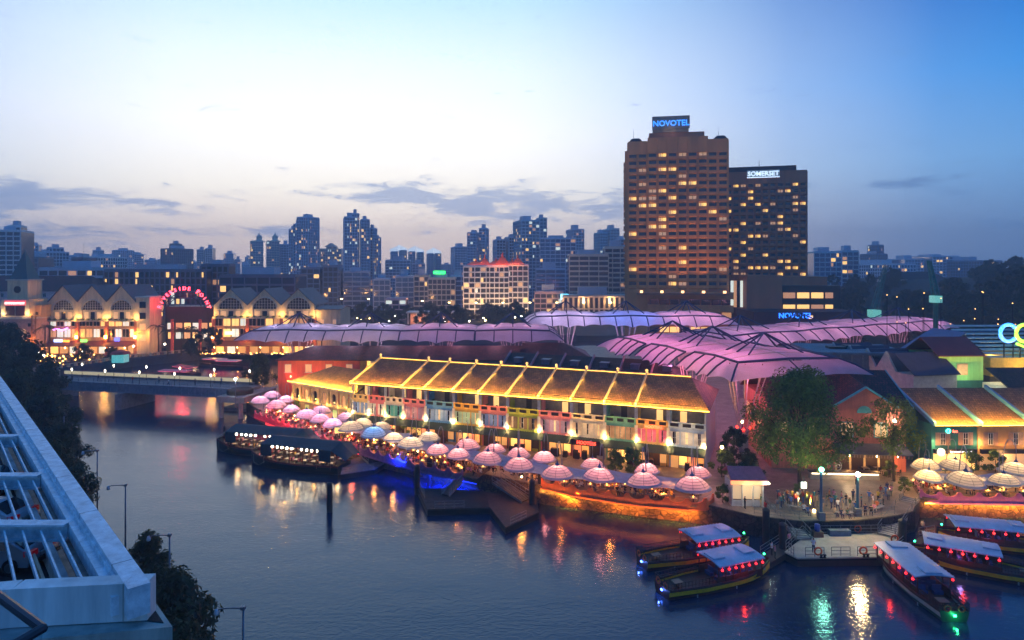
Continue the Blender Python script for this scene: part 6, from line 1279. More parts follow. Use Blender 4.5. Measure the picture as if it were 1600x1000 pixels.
MB().box(-9, -2, -2, 11, -1.4, 4.88).build('left_abutment', BSTONE, t)
for k in range(11):
    x = 2 + k * 5.0; y = .6 if k % 2 else 8.2; p = A + bd * x + Vector((-bd.y, bd.x)) * y
    o = thing('bridge_lamp', 'small lit lantern post on the bridge, %s from the far bank side' % ORD[k], 'lamp', (p.x, p.y, 5.5), 0, 'lantern posts on the bridge'); MB().tube((0, 0, 0), (0, 0, 3.0), .07, .05, 6).build('post', DARK, o); MB().lathe([(.08, 3.0), (.2, 3.3), (.16, 3.55), (.01, 3.7)], 8).build('lantern', emit('lantern_white', (255, 240, 210), 9), o, True); point(o, (0, 0, 3.3), (255, 226, 180), 9, .15)
for k, (px, py, cl) in enumerate(((153, 606, 'black'), (250, 608, 'navy'), (190, 596, 'white'), (253, 600, 'red'), (176, 594, 'beige'), (262, 602, 'white'), (98, 590, 'grey'), (345, 612, 'blue'))): 
    x = 6 + k * 5.6; p = A + bd * x + Vector((-bd.y, bd.x)) * (1.6 + (k * 2.3) % 5.5); person((p.x, p.y, 5.52), k, 'walk' if k % 2 else 'stand', cl, 'navy', 'person in %s top crossing the bridge, %s from the far bank side' % (cl, ORD[k]), 'people on the bridge', 1.05)
p = P(390, 606, 4.9); tree('bank', 'round leafy tree beside the stone bridge end', (p.x + 1, p.y + 4, GZ), .86, name='tree'); o = thing('lamp_post', 'white lit lamp post before the coral warehouse corner', 'lamp post', (-62.0, 143.5, GZ)); MB().tube((0, 0, 0), (0, 0, 6.5), .1, .07, 8).build('pole', STEEL, o); MB().ball((0, 0, 6.7), .28, 8).build('lamp_globe', BULBW, o); point(o, (0, -.3, 6.6), (210, 240, 255), 90, .2)
o = thing('round_planter', 'dark circular pavilion roof under the round bridge tree', 'planter', (-63.5, 149.5, 4.9)); MB().lathe([(2.9, 0), (2.9, .9), (2.6, 1.1), (.01, 1.1)], 16).build('planter_wall', TIMBER, o)

# ---------------------------------------------------------------- riverside mall on the far bank
RC = mat('mall_cream', (216, 192, 150), .75, streak=True); RC2 = mat('mall_tan', (190, 150, 108), .75, streak=True); SLATE = mat('mall_slate_roof', (62, 64, 82), .6, var=.25); FR = mat('mall_window_frame', (196, 188, 170), .6)
WG = mat('mall_glass', (38, 44, 48), .15); GREENL = mat('ledge_plants', (84, 92, 40), .8, var=.5, scale=2)
def gable_unit(t, x0, x1, zv, zp, zarch, zled, dep=18, lamp=True):
    xc = (x0 + x1) / 2; r = (x1 - x0) * .34; n = 14
    poly = [(x0, zled), (xc - r, zled), (xc - r, zarch)] + [(xc - r * math.cos(math.pi * j / n), zarch + r * math.sin(math.pi * j / n) * .95) for j in range(1, n)] + [(xc + r, zarch), (xc + r, zled), (x1, zled), (x1, zv), (xc, zp), (x0, zv)]
    MB().wallpoly(poly, 0, .5).build('gable_wall', RC, t)
    g = MB(); g.wallpoly([(xc - r, zarch)] + [(xc - r * math.cos(math.pi * j / n), zarch + r * math.sin(math.pi * j / n) * .95) for j in range(1, n)] + [(xc + r, zarch)], .3, .36, 0)
    for k in range(1, 8):
        xx = xc - r + 2 * r * k / 8; h = r * .95 * math.sqrt(max(0, 1 - ((xx - xc) / r) ** 2)); g.box(xx - .07, xx + .07, .2, .3, zarch, zarch + h, 1)
    for k in range(1, 4): z = r * .95 * k / 4; w = r * math.sqrt(1 - (k / 4) ** 2); g.box(xc - w, xc + w, .19, .3, zarch + z - .06, zarch + z + .06, 1)
    g.build('arched_window', [WG, FR], t)
    ar = MB(); ar.path([(xc - (r + .25) * math.cos(math.pi * j / n), -.1, zarch + (r + .25) * .95 * math.sin(math.pi * j / n)) for j in range(n + 1)], .2, 6); ar.build('arch_moulding', FR, t)
    MB().box(xc - r, xc + r, .25, .45, zled, zarch - .02).build('panel_wall', RC, t)
    for q in (-.62, 0, .62): MB().box(xc + q * r - r * .2, xc + q * r + r * .2, .18, .24, zled + .3, zarch - .8).build('window', LITD if q else GLASSD, t)
    rf = MB(); rf.slab((x0 - .05, -.5, zv + .1), (xc, -.5, zp + .25), (xc, dep, zp + .25), (x0 - .05, dep, zv + .1), .2); rf.slab((xc, -.5, zp + .25), (x1 + .05, -.5, zv + .1), (x1 + .05, dep, zv + .1), (xc, dep, zp + .25), .2); rf.build('roof', SLATE, t)
def hall(name, label, X0, X1, n, zv, zp, zarch, zled, seed, loc, floors=((6.3, 9.2), (10.4, 13.4)), awn=4.9):
    t = thing(name, label, 'building', loc); w = (X1 - X0) / n
    MB().box(X0, X1, .5, 20, 0, zled).build('wall', RC2, t)
    for k in range(n): gable_unit(t, X0 + k * w, X0 + (k + 1) * w, zv, zp, zarch, zled)
    pl = MB(); pl.box(X0, X1, -1.3, .45, zled - .5, zled, 0); pl.build('ledge', RC, t)
    inst(leaf_cloud(seed, [(X0 + (X1 - X0) * (k + .5) / 16, -.8, zled + .15, .75) for k in range(16)], 900, .5, 'ledge_plants', LEAF_L), 'ledge_plants', t)
    r = random.Random(seed)
    for k in range(n + 1):
        xx = X0 + k * w; MB().box(xx - .5, xx + .5, -.55, .49, 0, zled - .52).build('pilaster', mat('mall_pilaster', (186, 110, 84), .7), t)
        l = MB(); l.box(xx - .3, xx + .3, -1.1, -.56, 5.9, 6.9); l.build('wall_lamp', emit('mall_lamp', (255, 180, 80), 45), t); point(t, (xx, -1.7, 7.2), (255, 150, 40), 120, .25); point(t, (xx, -1.6, zled + .8), (255, 200, 120), 85, .25)
    for z0, z1 in floors:
        for k in range(n * 4):
            xx = X0 + w / 8 + k * w / 4
            if abs(((xx - X0) / w) % 1) < .06: continue
            m_ = r.choice((LITW, LITD, GLASSD, GLASSD, LITC)); f = MB(); f.box(xx - w * .10, xx + w * .10, .38, .44, z0, z1, 0); f.box(xx - w * .105, xx + w * .105, .3, .38, z1, z1 + .15, 1); f.box(xx - w * .105, xx + w * .105, .25, .38, z0 - .15, z0, 1); f.box(xx - .06, xx + .06, .32, .38, z0, z1, 1); f.build('window', [m_, FR], t)
    aw = MB(); aw.slab((X0, -5, awn - 1.4), (X1, -5, awn - 1.4), (X1, .4, awn), (X0, .4, awn), .12); aw.build('awning', mat('awning_maroon', (92, 26, 34), .7), t)
    for k in range(n * 3):
        xx = X0 + (k + .5) * (X1 - X0) / (n * 3); MB().box(xx - 1.4, xx + 1.4, .4, .47, .3, 3.2).build('shop_front', r.choice((LITW, LITD, LITC)), t)
        if k % 2 == 0: MB().ball((xx, -4, 2.9), .2, 6).build('awning_lamp', BULB, t); point(t, (xx, -4, 2.6), (255, 170, 80), 60, .2)
    return t
HL = hall('mall_hall', 'floodlit cream mall hall with three arched gables beside the spired tower', -32.2, 0, 3, 19.3, 25.2, 16.3, 12.6, 51, (-138, 235, GZ))
sg = MB(); sg.box(-29.6, -26.6, -.9, -.7, 3.9, 5.6, 0); sg.box(-26.4, -24.0, -.9, -.7, 4.1, 5.3, 1); sg.build('shop_sign', [emit('sign_bluewhite', (170, 200, 255), 3), emit('sign_amber', (255, 170, 20), 2.5)], HL)
pn = MB(); pn.path([(-29.8 + k * .75, -.9, 9.0 + .35 * math.sin(k * 1.1) + k * .06) for k in range(8)], .22, 6); pn.build('neon_sign', emit('neon_violet', (214, 110, 255), 6), HL)
MB().box(-19.9, -17.5, -.9, -.7, 4.4, 5.6).build('shop_sign', emit('sign_green', (90, 255, 90), 2), HL); MB().box(-7.5, -5.6, -.9, -.7, 4.9, 6.1).build('shop_sign', emit('sign_blue2', (40, 100, 255), 2.5), HL)
HR = hall('mall_hall', 'floodlit cream mall hall with three arched gables on the far side of the arch', -37.5, 0, 3, 18.0, 23.9, 16.6, 13.6, 52, (-72.5, 236, GZ))
MB().box(-33, -30, -.9, -.7, 7.2, 8.4).build('shop_sign', emit('sign_cream', (255, 236, 160), 3), HR)
t = thing('stair_tower', 'slim cream stair tower with square windows beside the arched sign', 'tower', (-138, 234.5, GZ)); MB().box(.3, 5.2, 0, 8, 0, 20.6).build('wall', RC, t); MB().box(0, 5.5, -.3, 8.2, 20.6, 21.2).build('cornice', FR, t)
for z in (5, 9, 13, 17): MB().box(1.6, 3.8, -.1, -.02, z, z + 2.3).build('window', GLASSD if z > 12 else LITD, t)
point(t, (.5, -1.5, 7.5), (255, 170, 70), 60, .2); point(t, (5.2, -1.5, 7.5), (255, 170, 70), 60, .2)
t = thing('sign_arch', 'dark glazed entrance with red glowing arched lettering', 'building', (-132.3, 240, GZ)); MB().box(.2, 20, 4, 12, 0, 17).build('wall', mat('atrium_dark', (48, 42, 42), .4), t)
for k in range(6):
    for j in range(4): 
        if (k * 3 + j) % 3: MB().box(1 + k * 3.2, 3.4 + k * 3.2, 3.9, 3.97, 1.2 + j * 3.6, 3.6 + j * 3.6).build('window', (LITD, LITW, LITC)[(k + j) % 3] if j < 3 else GLASSD, t)
cx, cz, rr = 10.2, 14.6, 8.0
for q, rad in ((0, rr), (.0, rr - 1.3)): MB().path([(cx - rad * math.cos(math.pi * j / 20), -1.2, cz + rad * math.sin(math.pi * j / 20)) for j in range(21)], .14, 6).build('arch_truss', DARK, t)
tw = MB()
for j in range(24): a0, a1 = math.pi * j / 24, math.pi * (j + .5) / 24; tw.tube((cx - rr * math.cos(a0), -1.2, cz + rr * math.sin(a0)), (cx - (rr - 1.3) * math.cos(a1), -1.2, cz + (rr - 1.3) * math.sin(a1)), .06, n=4)
for j in range(9): xx = cx - rr + 2 * rr * j / 8; hh = math.sqrt(max(0, (rr - 1.3) ** 2 - (xx - cx) ** 2)); tw.tube((xx, -1.0, cz - 2), (xx, -1.0, cz + hh), .05, n=4)
tw.build('arch_lattice', DARK, t)
NEON = emit('neon_red_sign', (255, 44, 60), 14)
msg = 'RIVERSIDE POINT'
for i, ch in enumerate(msg):
    if ch == ' ': continue
    a = R(164) - R(148) * i / (len(msg) - 1); rad = rr + .9
    put_text(text_mesh(ch, 2.2 if i in (0, 10) else 1.8, NEON, .12, .02), 'sign_letter', t, (cx + rad * math.cos(a), -1.5, cz + rad * math.sin(a)), 0, 90, a - R(90))
for xx in (5, 15.4): MB().box(xx - .4, xx + .4, -.6, .2, 0, 12.5).build('portal_column', mat('portal_red', (190, 84, 80), .6), t)
point(t, (cx, -3.5, cz + 6), (255, 40, 60), 420, .9); point(t, (cx, -2.5, 4), (255, 180, 90), 110, .3)
# spired tower
t = thing('spired_tower', 'cream clock tower with green pointed spire and red sign', 'tower', (-176.2, 228, GZ)); MB().box(-3.6, 3.6, 0, 7.2, 20.5, 27.2).build('clock_stage', RC, t); sp = MB(); sp.add([(-3.2, .4, 27.6), (3.2, .4, 27.6), (3.2, 6.8, 27.6), (-3.2, 6.8, 27.6), (0, 3.6, 38.2)], [(0, 1, 4), (1, 2, 4), (2, 3, 4), (3, 0, 4)]); sp.build('spire', mat('spire_green', (48, 92, 92), .5), t)
MB().box(-4.0, 4.0, -.4, 7.6, 27.2, 27.7).build('cornice', FR, t); MB().lathe([(.01, 0), (1.25, 0), (1.25, .1), (.01, .12)], 20).build('clock_face', DARK, t, loc=(0, -.02, 24)).rotation_euler = (R(90), 0, 0)
MB().tube((0, 3.6, 38), (0, 3.6, 40.6), .06, .03, 5).build('finial', DARK, t)
MB().box(-5.0, 5.0, -1, 8, 14.4, 20.5).build('sign_stage', RC, t); MB().box(-3.4, -.2, -1.1, -1.02, 14.8, 18.2).build('window', mat('red_brown_glass', (70, 24, 26), .3), t); MB().box(.2, 3.4, -1.1, -1.02, 14.8, 18.2).build('window', mat('red_brown_glass', (70, 24, 26), .3), t)
MB().box(-3.6, 3.8, -1.3, -1.04, 18.4, 20.2).build('sign_board', emit('sign_red_back', (200, 20, 24), 1.6), t); put_text(text_mesh('RIVERSIDE POINT', .9, emit('sign_pink_text', (255, 190, 190), 5), .05, .015), 'sign_lettering', t, (.1, -1.4, 18.9))
for s in (-4.4, 4.4): point(t, (s, -2.2, 15.6), (255, 220, 160), 45, .2)
MB().box(-12, 6.5, -1.6, 9, 0, 14.3).build('base', mat('mall_stone', (170, 134, 120), .8), t); MB().box(-12, 6.7, -1.9, 9.2, 13.6, 14.2).build('base_cornice', FR, t)
for x in (-2.6, 3.2):
    MB().wallpoly([(x - 1.2, 4.5), (x + 1.2, 4.5), (x + 1.2, 9.0)] + [(x + 1.2 * math.cos(math.pi * j / 8), 9.0 + 1.2 * math.sin(math.pi * j / 8)) for j in range(1, 8)] + [(x - 1.2, 9.0)], -1.7, -1.62).build('arched_window', LITC if x < 0 else LITD, t)
MB().box(4.0, 6.9, 2, 12, 14.0, 18.4).build('link_block', RC2, t)
for z in (7, 11, 14.8): MB().box(5.0, 6.0, 1.9 if z > 14 else -1.72, 1.98 if z > 14 else -1.63, z, z + 1.1).build('window', GLASSD, t)
point(t, (7.5, -3.5, 6), (255, 150, 50), 110, .2); point(t, (6, -1.0, 15), (255, 170, 70), 40, .2)
tw = MB(); tw.box(6.7, 7.0, -2.4, -2.1, 0, 15); tw.box(8.0, 8.3, -2.4, -2.1, 0, 15)
for k in range(11): tw.box(6.7, 8.3, -2.4, -2.1, k * 1.4, k * 1.4 + .2)
tw.build('ladder_frame', mat('ladder_tan', (150, 110, 70), .6), t)
t = house('mall_end_block', 'cream end block with small arched window beyond the mall gables', (-72.2, 236, GZ), 0, 9, 14, 16.5, 17.5, RC, SLATE, nwin=2, win=(6, 11))
MB().box(-180, -160, 0, 1, 0, 1).mesh('unused', RC)
# terraces on the far bank
def block_spots(x0, x1, y0, y1, n, seed, z=GZ):
    r = random.Random(seed); return [(r.uniform(x0, x1), r.uniform(y0, y1), z, r.uniform(0, 6.28)) for _ in range(n)]
crowd('crowd', 'evening crowd dining before the mall hall near the spired tower', block_spots(-168, -142, 203, 229, 260, 61), 61); crowd('crowd', 'evening crowd dining under the awning beyond the arched sign', block_spots(-118, -74, 226 + 30, 233, 10, 62) + [(x, y - 6, z, a) for x, y, z, a in block_spots(-112, -76, 266 - 30, 236, 160, 62)], 62)
tb = MB()
for x, y, z, a in block_spots(-168, -142, 203, 229, 70, 63) + block_spots(-112, -76, 229, 234, 40, 64):
    tb.box(x - .5, x + .5, y - .5, y + .5, z + .7, z + .76, 0); tb.box(x - .05, x + .05, y - .05, y + .05, z, z + .7, 1); tb.box(x - .12, x + .12, y - .12, y + .12, z + .78, z + .98, 2)
o = tb.build('dining_tables', [mat('table_cloth', (200, 186, 160), .7), DARK, emit('candle_far', (255, 180, 80), 26)]); o['kind'] = 'stuff'; tag(o, 'candlelit tables on the far riverside terraces', 'tables')
for k, (x, y) in enumerate(((-164, 206), (-157, 212), (-150, 205), (-145, 216), (-141, 224), (-136, 230), (-128, 236), (-120, 242), (-111, 243), (-100, 247), (-92, 249), (-84, 252))):
    o = thing('lamp_post', 'warm globe lamp post on the far promenade, %s from the spired tower' % ORD[k], 'lamp post', (x, y, GZ), 0, 'globe lamps on the far promenade'); MB().tube((0, 0, 0), (0, 0, 3.4), .08, .05, 6).build('pole', DARK, o); MB().ball((0, 0, 3.6), .3, 8).build('lamp_globe', BULBW, o, True); point(o, (0, 0, 3.6), (255, 196, 120), 70, .3)
for k, (px, Yd, s) in enumerate(((248, 232, 1.25), (262, 230, 1.1), (283, 231, 1.15), (298, 230, 1.2), (312, 229, 1.05), (70, 225, 1.3), (503, 232, 1.2))): tree('palm', 'palm tree %s' % ('before the arched red sign, first', 'before the arched red sign, second', 'before the arched red sign, third', 'before the arched red sign, fourth', 'before the arched red sign, fifth', 'lit orange between the spired tower and the gables', 'at the end of the mall gables')[k], ((px - 800) * Yd / 1000, Yd, GZ), s, name='palm_tree', cat='palm tree')
for k, (px, Yd, s, kd) in enumerate(((325, 226, .8, 'far2'), (130, 212, .55, 'far1'), (300, 225, .6, 'far1'), (175, 216, .45, 'far1'))): tree(kd, 'dark tree on the far promenade, %s' % ('beside the arched sign entrance', 'among the diners near the tower', 'between the palms', 'small, amid the terrace tables')[k], ((px - 800) * Yd / 1000, Yd, GZ), s)
t = thing('promenade_balustrade', 'cream posted balustrade along the far river wall', 'balustrade'); pts = resample([(-140, 198.6), (-132, 222.6), (-100.5, 257.5), (-60, 276)], 2.4)
for k, p in enumerate(pts): MB().box(p.x - .4, p.x + .4, p.y - .3, p.y + .3, GZ + .6, GZ + 1.7).build('post', RC, t)
MB().path([(p.x, p.y, GZ + 1.55) for p in pts], .12, 5).build('rail', RC, t)
# small boats in the bend of the river
def far_boat(label, px, py, L, rz, roof):
    p = P(px, py, 0); t = thing('tour_boat', label, 'boat', (p.x, p.y, 0), rz, 'tour boats by the far wall'); hm, dk, gun, S = hull_mesh(L, 3.4, 10, [HM, HR_ if False else HM, HM], (1.0, 1.0, 1.5)); inst(hm, 'hull', t); dk.build('deck', WOOD, t); rf = MB(); rf.slab((-L * .34, -1.7, 2.7), (L * .3, -1.7, 2.7), (L * .3, 1.7, 2.7), (-L * .34, 1.7, 2.7), .15); rf.build('roof', roof, t)
    for x in (-L * .3, 0, L * .26):
        for y in (-1.5, 1.5): MB().box(x - .05, x + .05, y - .05, y + .05, .7, 2.55).build('post', WOOD, t)
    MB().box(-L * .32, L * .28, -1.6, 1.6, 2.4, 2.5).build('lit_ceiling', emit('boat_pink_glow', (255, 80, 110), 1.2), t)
far_boat('red roofed tour boat moored against the far river wall', 288, 585, 14, R(150), mat('boat_roof_red', (176, 60, 80), .5)); far_boat('pink roofed tour boat passing behind the bridge', 272, 592, 15, R(172), mat('boat_roof_pink', (214, 130, 150), .5)); far_boat('white roofed tour boat moored past the bridge bend', 335, 572, 13, R(165), ROOFB); far_boat('pale roofed tour boat near the round bridge tree', 356, 575, 13, R(170), ROOFB)
o = thing('drinks_kiosk', 'small lit kiosk with striped roof on the far terrace', 'kiosk', P(188, 566, GZ)); MB().box(-2, 2, -1.5, 1.5, 0, 2.8).build('wall', emit('kiosk_teal', (90, 200, 200), .7), o); MB().lathe([(3.2, 2.8), (2.6, 3.6), (.2, 4.2)], 8).build('roof', mat('kiosk_red', (180, 60, 60), .6), o)
# ---------------------------------------------------------------- skyline
GB = mat('tower_glass_blue', (62, 100, 134), .12, var=.3, scale=.03, spec=.9); GD = mat('tower_glass_dark', (44, 56, 72), .15, var=.3, scale=.03); GT = mat('tower_glass_teal', (66, 118, 140), .12, var=.25, scale=.03, spec=.9)
FRM = {k: mat('facade_' + k, c, .75, var=.12, scale=.05) for k, c in {'blue': (186, 204, 220), 'pale': (206, 212, 220), 'beige': (216, 200, 176), 'white': (228, 224, 220), 'grey': (186, 192, 200), 'dark': (112, 114, 124), 'teal': (166, 198, 208), 'pink': (216, 180, 176), 'navy': (92, 116, 146)}.items()}
def face(fr, lt, o, u, n, w, h, nc, nf, rr, lit, pier=.5, slab=.8, prox=.45, z0=0.0, pr2=None, lm=3):
    """frame of slabs and piers proud of the glass, with some lit panes behind it"""
    o, u, n = Vector(o), Vector(u), Vector(n); fh = h / nf; cw = w / nc; up = Vector((0, 0, 1)); pp = pr2 if pr2 is not None else prox
    def bx(b, a0, a1, zz0, zz1, d0, d1, m=0):
        c = [o + u * a + n * d + up * z for z in (zz0, zz1) for a, d in ((a0, d1), (a1, d1), (a1, d0), (a0, d0))]
        b.add(c, [(0, 3, 2, 1), (4, 5, 6, 7), (0, 1, 5, 4), (1, 2, 6, 5), (2, 3, 7, 6), (3, 0, 4, 7)], m)
    if slab:
        for k in range(nf + 1): bx(fr, -.02, w + .02, k * fh - slab / 2, k * fh + slab / 2, -.1, prox)
    if pier:
        for k in range(nc + 1): bx(fr, k * cw - pier / 2, k * cw + pier / 2, -.3, h + .3, -.1, pp + .03)
    for k in range(nc):
        for j in range(nf):
            if rr.random() < lit * .75: 
                a0, a1, b0, b1 = k * cw + pier / 2 + .1, (k + 1) * cw - pier / 2 - .1, j * fh + slab / 2 + .05, (j + 1) * fh - slab / 2 - .05
                if a1 - a0 < .4: a0, a1 = k * cw + .15 * cw, k * cw + .85 * cw
                if rr.random() < .5: a1 = (a0 + a1) / 2
                lt.add([o + u * a0 + n * .06 + up * b0, o + u * a1 + n * .06 + up * b0, o + u * a1 + n * .06 + up * b1, o + u * a0 + n * .06 + up * b1], [(0, 1, 2, 3)], rr.choice((0, 0, 1, 1, 2)[:lm + 2]))
def tower(label, Yd, blocks, rot=22, frame='blue', glass=None, lit=.12, fh=3.3, cw=3.4, pier=.5, slab=.8, prox=.45, pr2=None, plant=True, cat='tower', seed=None, name='tower_block'):
    rr = random.Random(seed if seed is not None else label); x0 = min(b[0] for b in blocks); x1 = max(b[1] for b in blocks); X = ((x0 + x1) / 2 - 800) * Yd / 1000
    t = thing(name, label, cat, (X, Yd, GZ)); a = R(rot); g = glass or GB
    for bi, (bx0, bx1, py) in enumerate(blocks):
        Wt = (bx1 - bx0) * Yd / 1000; xc = ((bx0 + bx1) / 2 - 800) * Yd / 1000 - X; H = CAMH - (py - 420) * Yd / 1000 - GZ
        if abs(rot) < 4: w, d = Wt, min(18, Wt * .6)
        else: w, d = Wt * .68 / math.cos(a), Wt * .32 / abs(math.sin(a))
        ca, sa = math.cos(a), math.sin(a); off = bi * 1.7
        def L(x, y): return Vector((xc + x * ca - y * sa, off + x * sa + y * ca, 0))
        cs = [L(-w / 2, -d / 2), L(w / 2, -d / 2), L(w / 2, d / 2), L(-w / 2, d / 2)]
        MB().prism([c.xy for c in cs], 0, H).build('core', g, t); fr, lt = MB(), MB(); nf = max(2, round(H / fh)); u = Vector((ca, sa, 0)); n = Vector((sa, -ca, 0))
        face(fr, lt, cs[0], u, n, w, H, max(2, round(w / cw)), nf, rr, lit, pier, slab, prox, pr2=pr2)
        if rot > 4: face(fr, lt, cs[3], -n * -1 if False else n, -u, d, H, max(2, round(d / cw)), nf, rr, lit * .8, pier, slab, prox, pr2=pr2)
        elif rot < -4: face(fr, lt, cs[1], -n, u, d, H, max(2, round(d / cw)), nf, rr, lit * .8, pier, slab, prox, pr2=pr2)
        fr.build('facade_grid', FRM[frame], t)
        if lt.v: lt.build('lit_window', [LITW, LITD, LITC], t, stuff=True)
        top = MB(); top.prism([(c * 1.0).xy for c in cs], H, H + 1.2); top.build('parapet', FRM[frame], t)
        if plant:
            pc = [L(x * w / 2, y * d / 2) for x, y in ((-.5, -.4), (.35, -.4), (.35, .5), (-.5, .5))]; MB().prism([c.xy for c in pc], H + 1.2, H + 1.2 + rr.uniform(2, 5)).build('roof_plant', FRM['grey'], t)
            if rr.random() < .4: q = L(rr.uniform(-.3, .3) * w, 0); MB().tube((q.x, q.y, H), (q.x, q.y, H + rr.uniform(7, 12)), .12, .05, 5).build('antenna', DARK, t)
    return t
T = tower
T('white and grey slab tower at the far edge behind the spire', 420, [(-4, 47, 363), (12, 36, 355)], 18, 'white', GD, .06, 3.0, 3.6)
T('blue apartment block just beyond the white slab tower', 700, [(47, 64, 384)], 20, 'blue', GB, .08); T('low pale block with lit red strip beyond the spire', 650, [(57, 97, 395), (76, 93, 388)], -18, 'pale', GD, .1)
T('small dark cooling block behind the mall roofs', 480, [(50, 75, 404)], 10, 'dark', GD, .04); T('dark plant tower behind the grey band building', 470, [(120, 143, 405)], 10, 'dark', GD, .02); T('pale slab block with even window rows', 640, [(139, 181, 403)], -12, 'white', GD, .14, 3.2, 3.0)
T('distant blue block behind the pale slab block', 1000, [(110, 135, 400)], 15, 'blue', GB, .06); T('distant thin blue block with square top', 950, [(147, 161, 392)], 15, 'blue', GB, .05)
T('distant stepped blue tower in the hazy row', 1000, [(180, 205, 392)], -20, 'blue', GB, .06); T('distant pale tower stepping down in the hazy row', 1050, [(203, 229, 398)], 20, 'pale', GB, .12); T('distant gabled pale block', 1050, [(228, 249, 407)], 14, 'pale', GB, .05); T('distant low pale block beside the dark lone tower', 1050, [(247, 262, 406)], 14, 'pale', GB, .05)
T('dark lone office tower with lit crown sign', 760, [(260, 294, 390), (267, 280, 382)], -16, 'dark', GD, .1, 3.4, 3.0)
T('slim tower split into white and grey halves', 900, [(309, 322, 391), (321, 335, 389)], 12, 'white', GD, .12, 3.2, 3.0); T('small stepped pale blue tower', 1000, [(350, 369, 397), (366, 377, 406)], 14, 'blue', GB, .08)
tw = T('cream twin towers with round lantern cupolas', 820, [(390, 416, 378), (414, 440, 378)], 16, 'beige', GB, .16, 3.1, 3.2, plant=False)
for px in (403, 428):
    x = (px - 415) * .82; zz = CAMH + 42 * .82 - GZ
    cu = MB(); cu.lathe([(5.2, 0), (5.2, 2.2), (3.4, 2.4), (3.4, 6.2), (4.2, 6.4), (4.2, 7), (1.0, 9.4), (.2, 12.5)], 12, 0, (x, 4, zz)); cu.build('cupola', FRM['beige'], tw, True)
T('narrow blue block between the twin towers and the tall tower', 850, [(438, 455, 383)], 14, 'blue', GB, .14)
T('tall stepped blue glass apartment tower', 720, [(467, 496, 341), (459, 470, 351), (451, 462, 359)], -20, 'blue', GB, .2, 3.2, 3.2, slab=.6)
pt = T('cream tower with small pediment roof', 840, [(501, 536, 390), (511, 526, 386)], 0, 'beige', GB, .2, 3.2, 3.0, plant=False); MB().wallpoly([(-7.5, 0), (7.5, 0), (0, 5)], -8, 4).build('pediment', FRM['beige'], pt, loc=(0, 0, CAMH + 34 * .84 - GZ))
T('tallest twin lobed blue glass apartment tower', 700, [(534, 561, 341), (547, 562, 335), (560, 578, 344)], 18, 'blue', GB, .22, 3.2, 3.0, slab=.6); T('stepped blue apartment tower leaning against the tallest one', 715, [(576, 588, 358), (586, 594, 372)], -20, 'blue', GB, .2, 3.2, 3.2)
for k, (a, c, y) in enumerate(((609, 623, 388), (622, 637, 386), (637, 650, 388), (650, 663, 389), (666, 678, 391), (677, 690, 391))):
    s = T('hazy tower with a lit sail shaped top, %s of the six' % ORD[k], 900 + 12 * (k % 2), [(a, c, y + 6)], 14, 'teal', GT, .1, plant=False); w = (c - a) * .9; h0 = CAMH - (y + 5 - 420) * .905 - GZ
    MB().wallpoly([(-w * .45, 0), (w * .45, 0), (w * .45, 3 if k % 2 else 8), (-w * .45, 8 if k % 2 else 3)], -w * .2, w * .2).build('sail_top', emit('sail_glow', (220, 236, 255), .9), s, loc=(0, 0, h0))
T('low pale blue block in front of the sail topped towers', 780, [(598, 650, 408), (640, 668, 413)], 8, 'pale', GB, .12, 3.4, 4); T('pale tower behind the tall narrow slab', 860, [(703, 733, 387)], 14, 'pale', GB, .1); T('tall narrow blue slab tower with dark side', 700, [(731, 751, 365), (749, 763, 358)], -14, 'blue', GB, .1, 3.1, 3.0)
T('pale apartment block with roof terraces', 640, [(770, 790, 376), (788, 812, 372)], 12, 'pale', GD, .1, 3.0, 3.0); T('wide tall blue glass tower with slanted roof edge', 620, [(802, 842, 347), (838, 854, 342)], 16, 'teal', GT, .14, 3.2, 3.4)
T('white framed blue tower with projecting roof slab', 560, [(843, 898, 374)], 0, 'pale', GB, .14, 3.3, 4.2); T('hazy blue tower rising behind the white framed one', 720, [(886, 911, 360)], 14, 'blue', GB, .12)
T('tower under construction with jibs on its roof', 740, [(930, 947, 365), (945, 965, 359)], 10, 'teal', GT, .04, slab=1.2); T('grey edge block beside the brown hotel', 700, [(962, 978, 375)], 10, 'grey', GD, .04)
# middle distance
T('navy office block with blue lit corner', 470, [(473, 512, 420), (505, 536, 417)], 8, 'navy', GD, .05, 3.6, 3.6); T('silver grey office block with horizontal bands', 500, [(530, 584, 425)], 14, 'grey', GB, .05, 3.5, 6, slab=1.2); T('blue grey atrium block with red gabled roof', 480, [(580, 615, 437), (612, 652, 433)], 10, 'grey', GB, .05, 3.6, 4)
T('white banded annex beside the navy block', 460, [(468, 490, 436)], 0, 'white', GD, .02, 3.2, 8, slab=1.4); T('beige hotel block with green rooftop sign', 430, [(648, 672, 432), (670, 712, 436)], 0, 'beige', GD, .1, 3.3, 3.0)
gs = MB().box(0, 8, 0, .4, 0, 2).build('rooftop_sign', emit('sign_green3', (20, 255, 90), 4)); tag(gs, 'green glowing rooftop sign on the beige hotel', 'sign'); gs.location = Q(677, 428, 429)
T('grey blue office block between the two hotels', 450, [(704, 730, 432)], 0, 'blue', GB, .08)
ht = T('white hotel with orange floodlit temple style roofs', 400, [(725, 760, 417), (758, 795, 417), (793, 825, 415)], 0, 'white', GD, .26, 3.2, 3.2, plant=False)
ORF = mat('temple_roof_orange', (206, 104, 56), .6); z0 = CAMH - (414 - 420) * .4 - GZ
for k in range(4): spot(ht, (-18 + k * 12, -16, 3), (-18 + k * 12, 0, 16), (255, 214, 160), 700, 90, .4); MB().box(-18.5 + k * 12, -17.5 + k * 12, -17, -16, 0, 2.4).build('flood_lamp', BULB, ht)
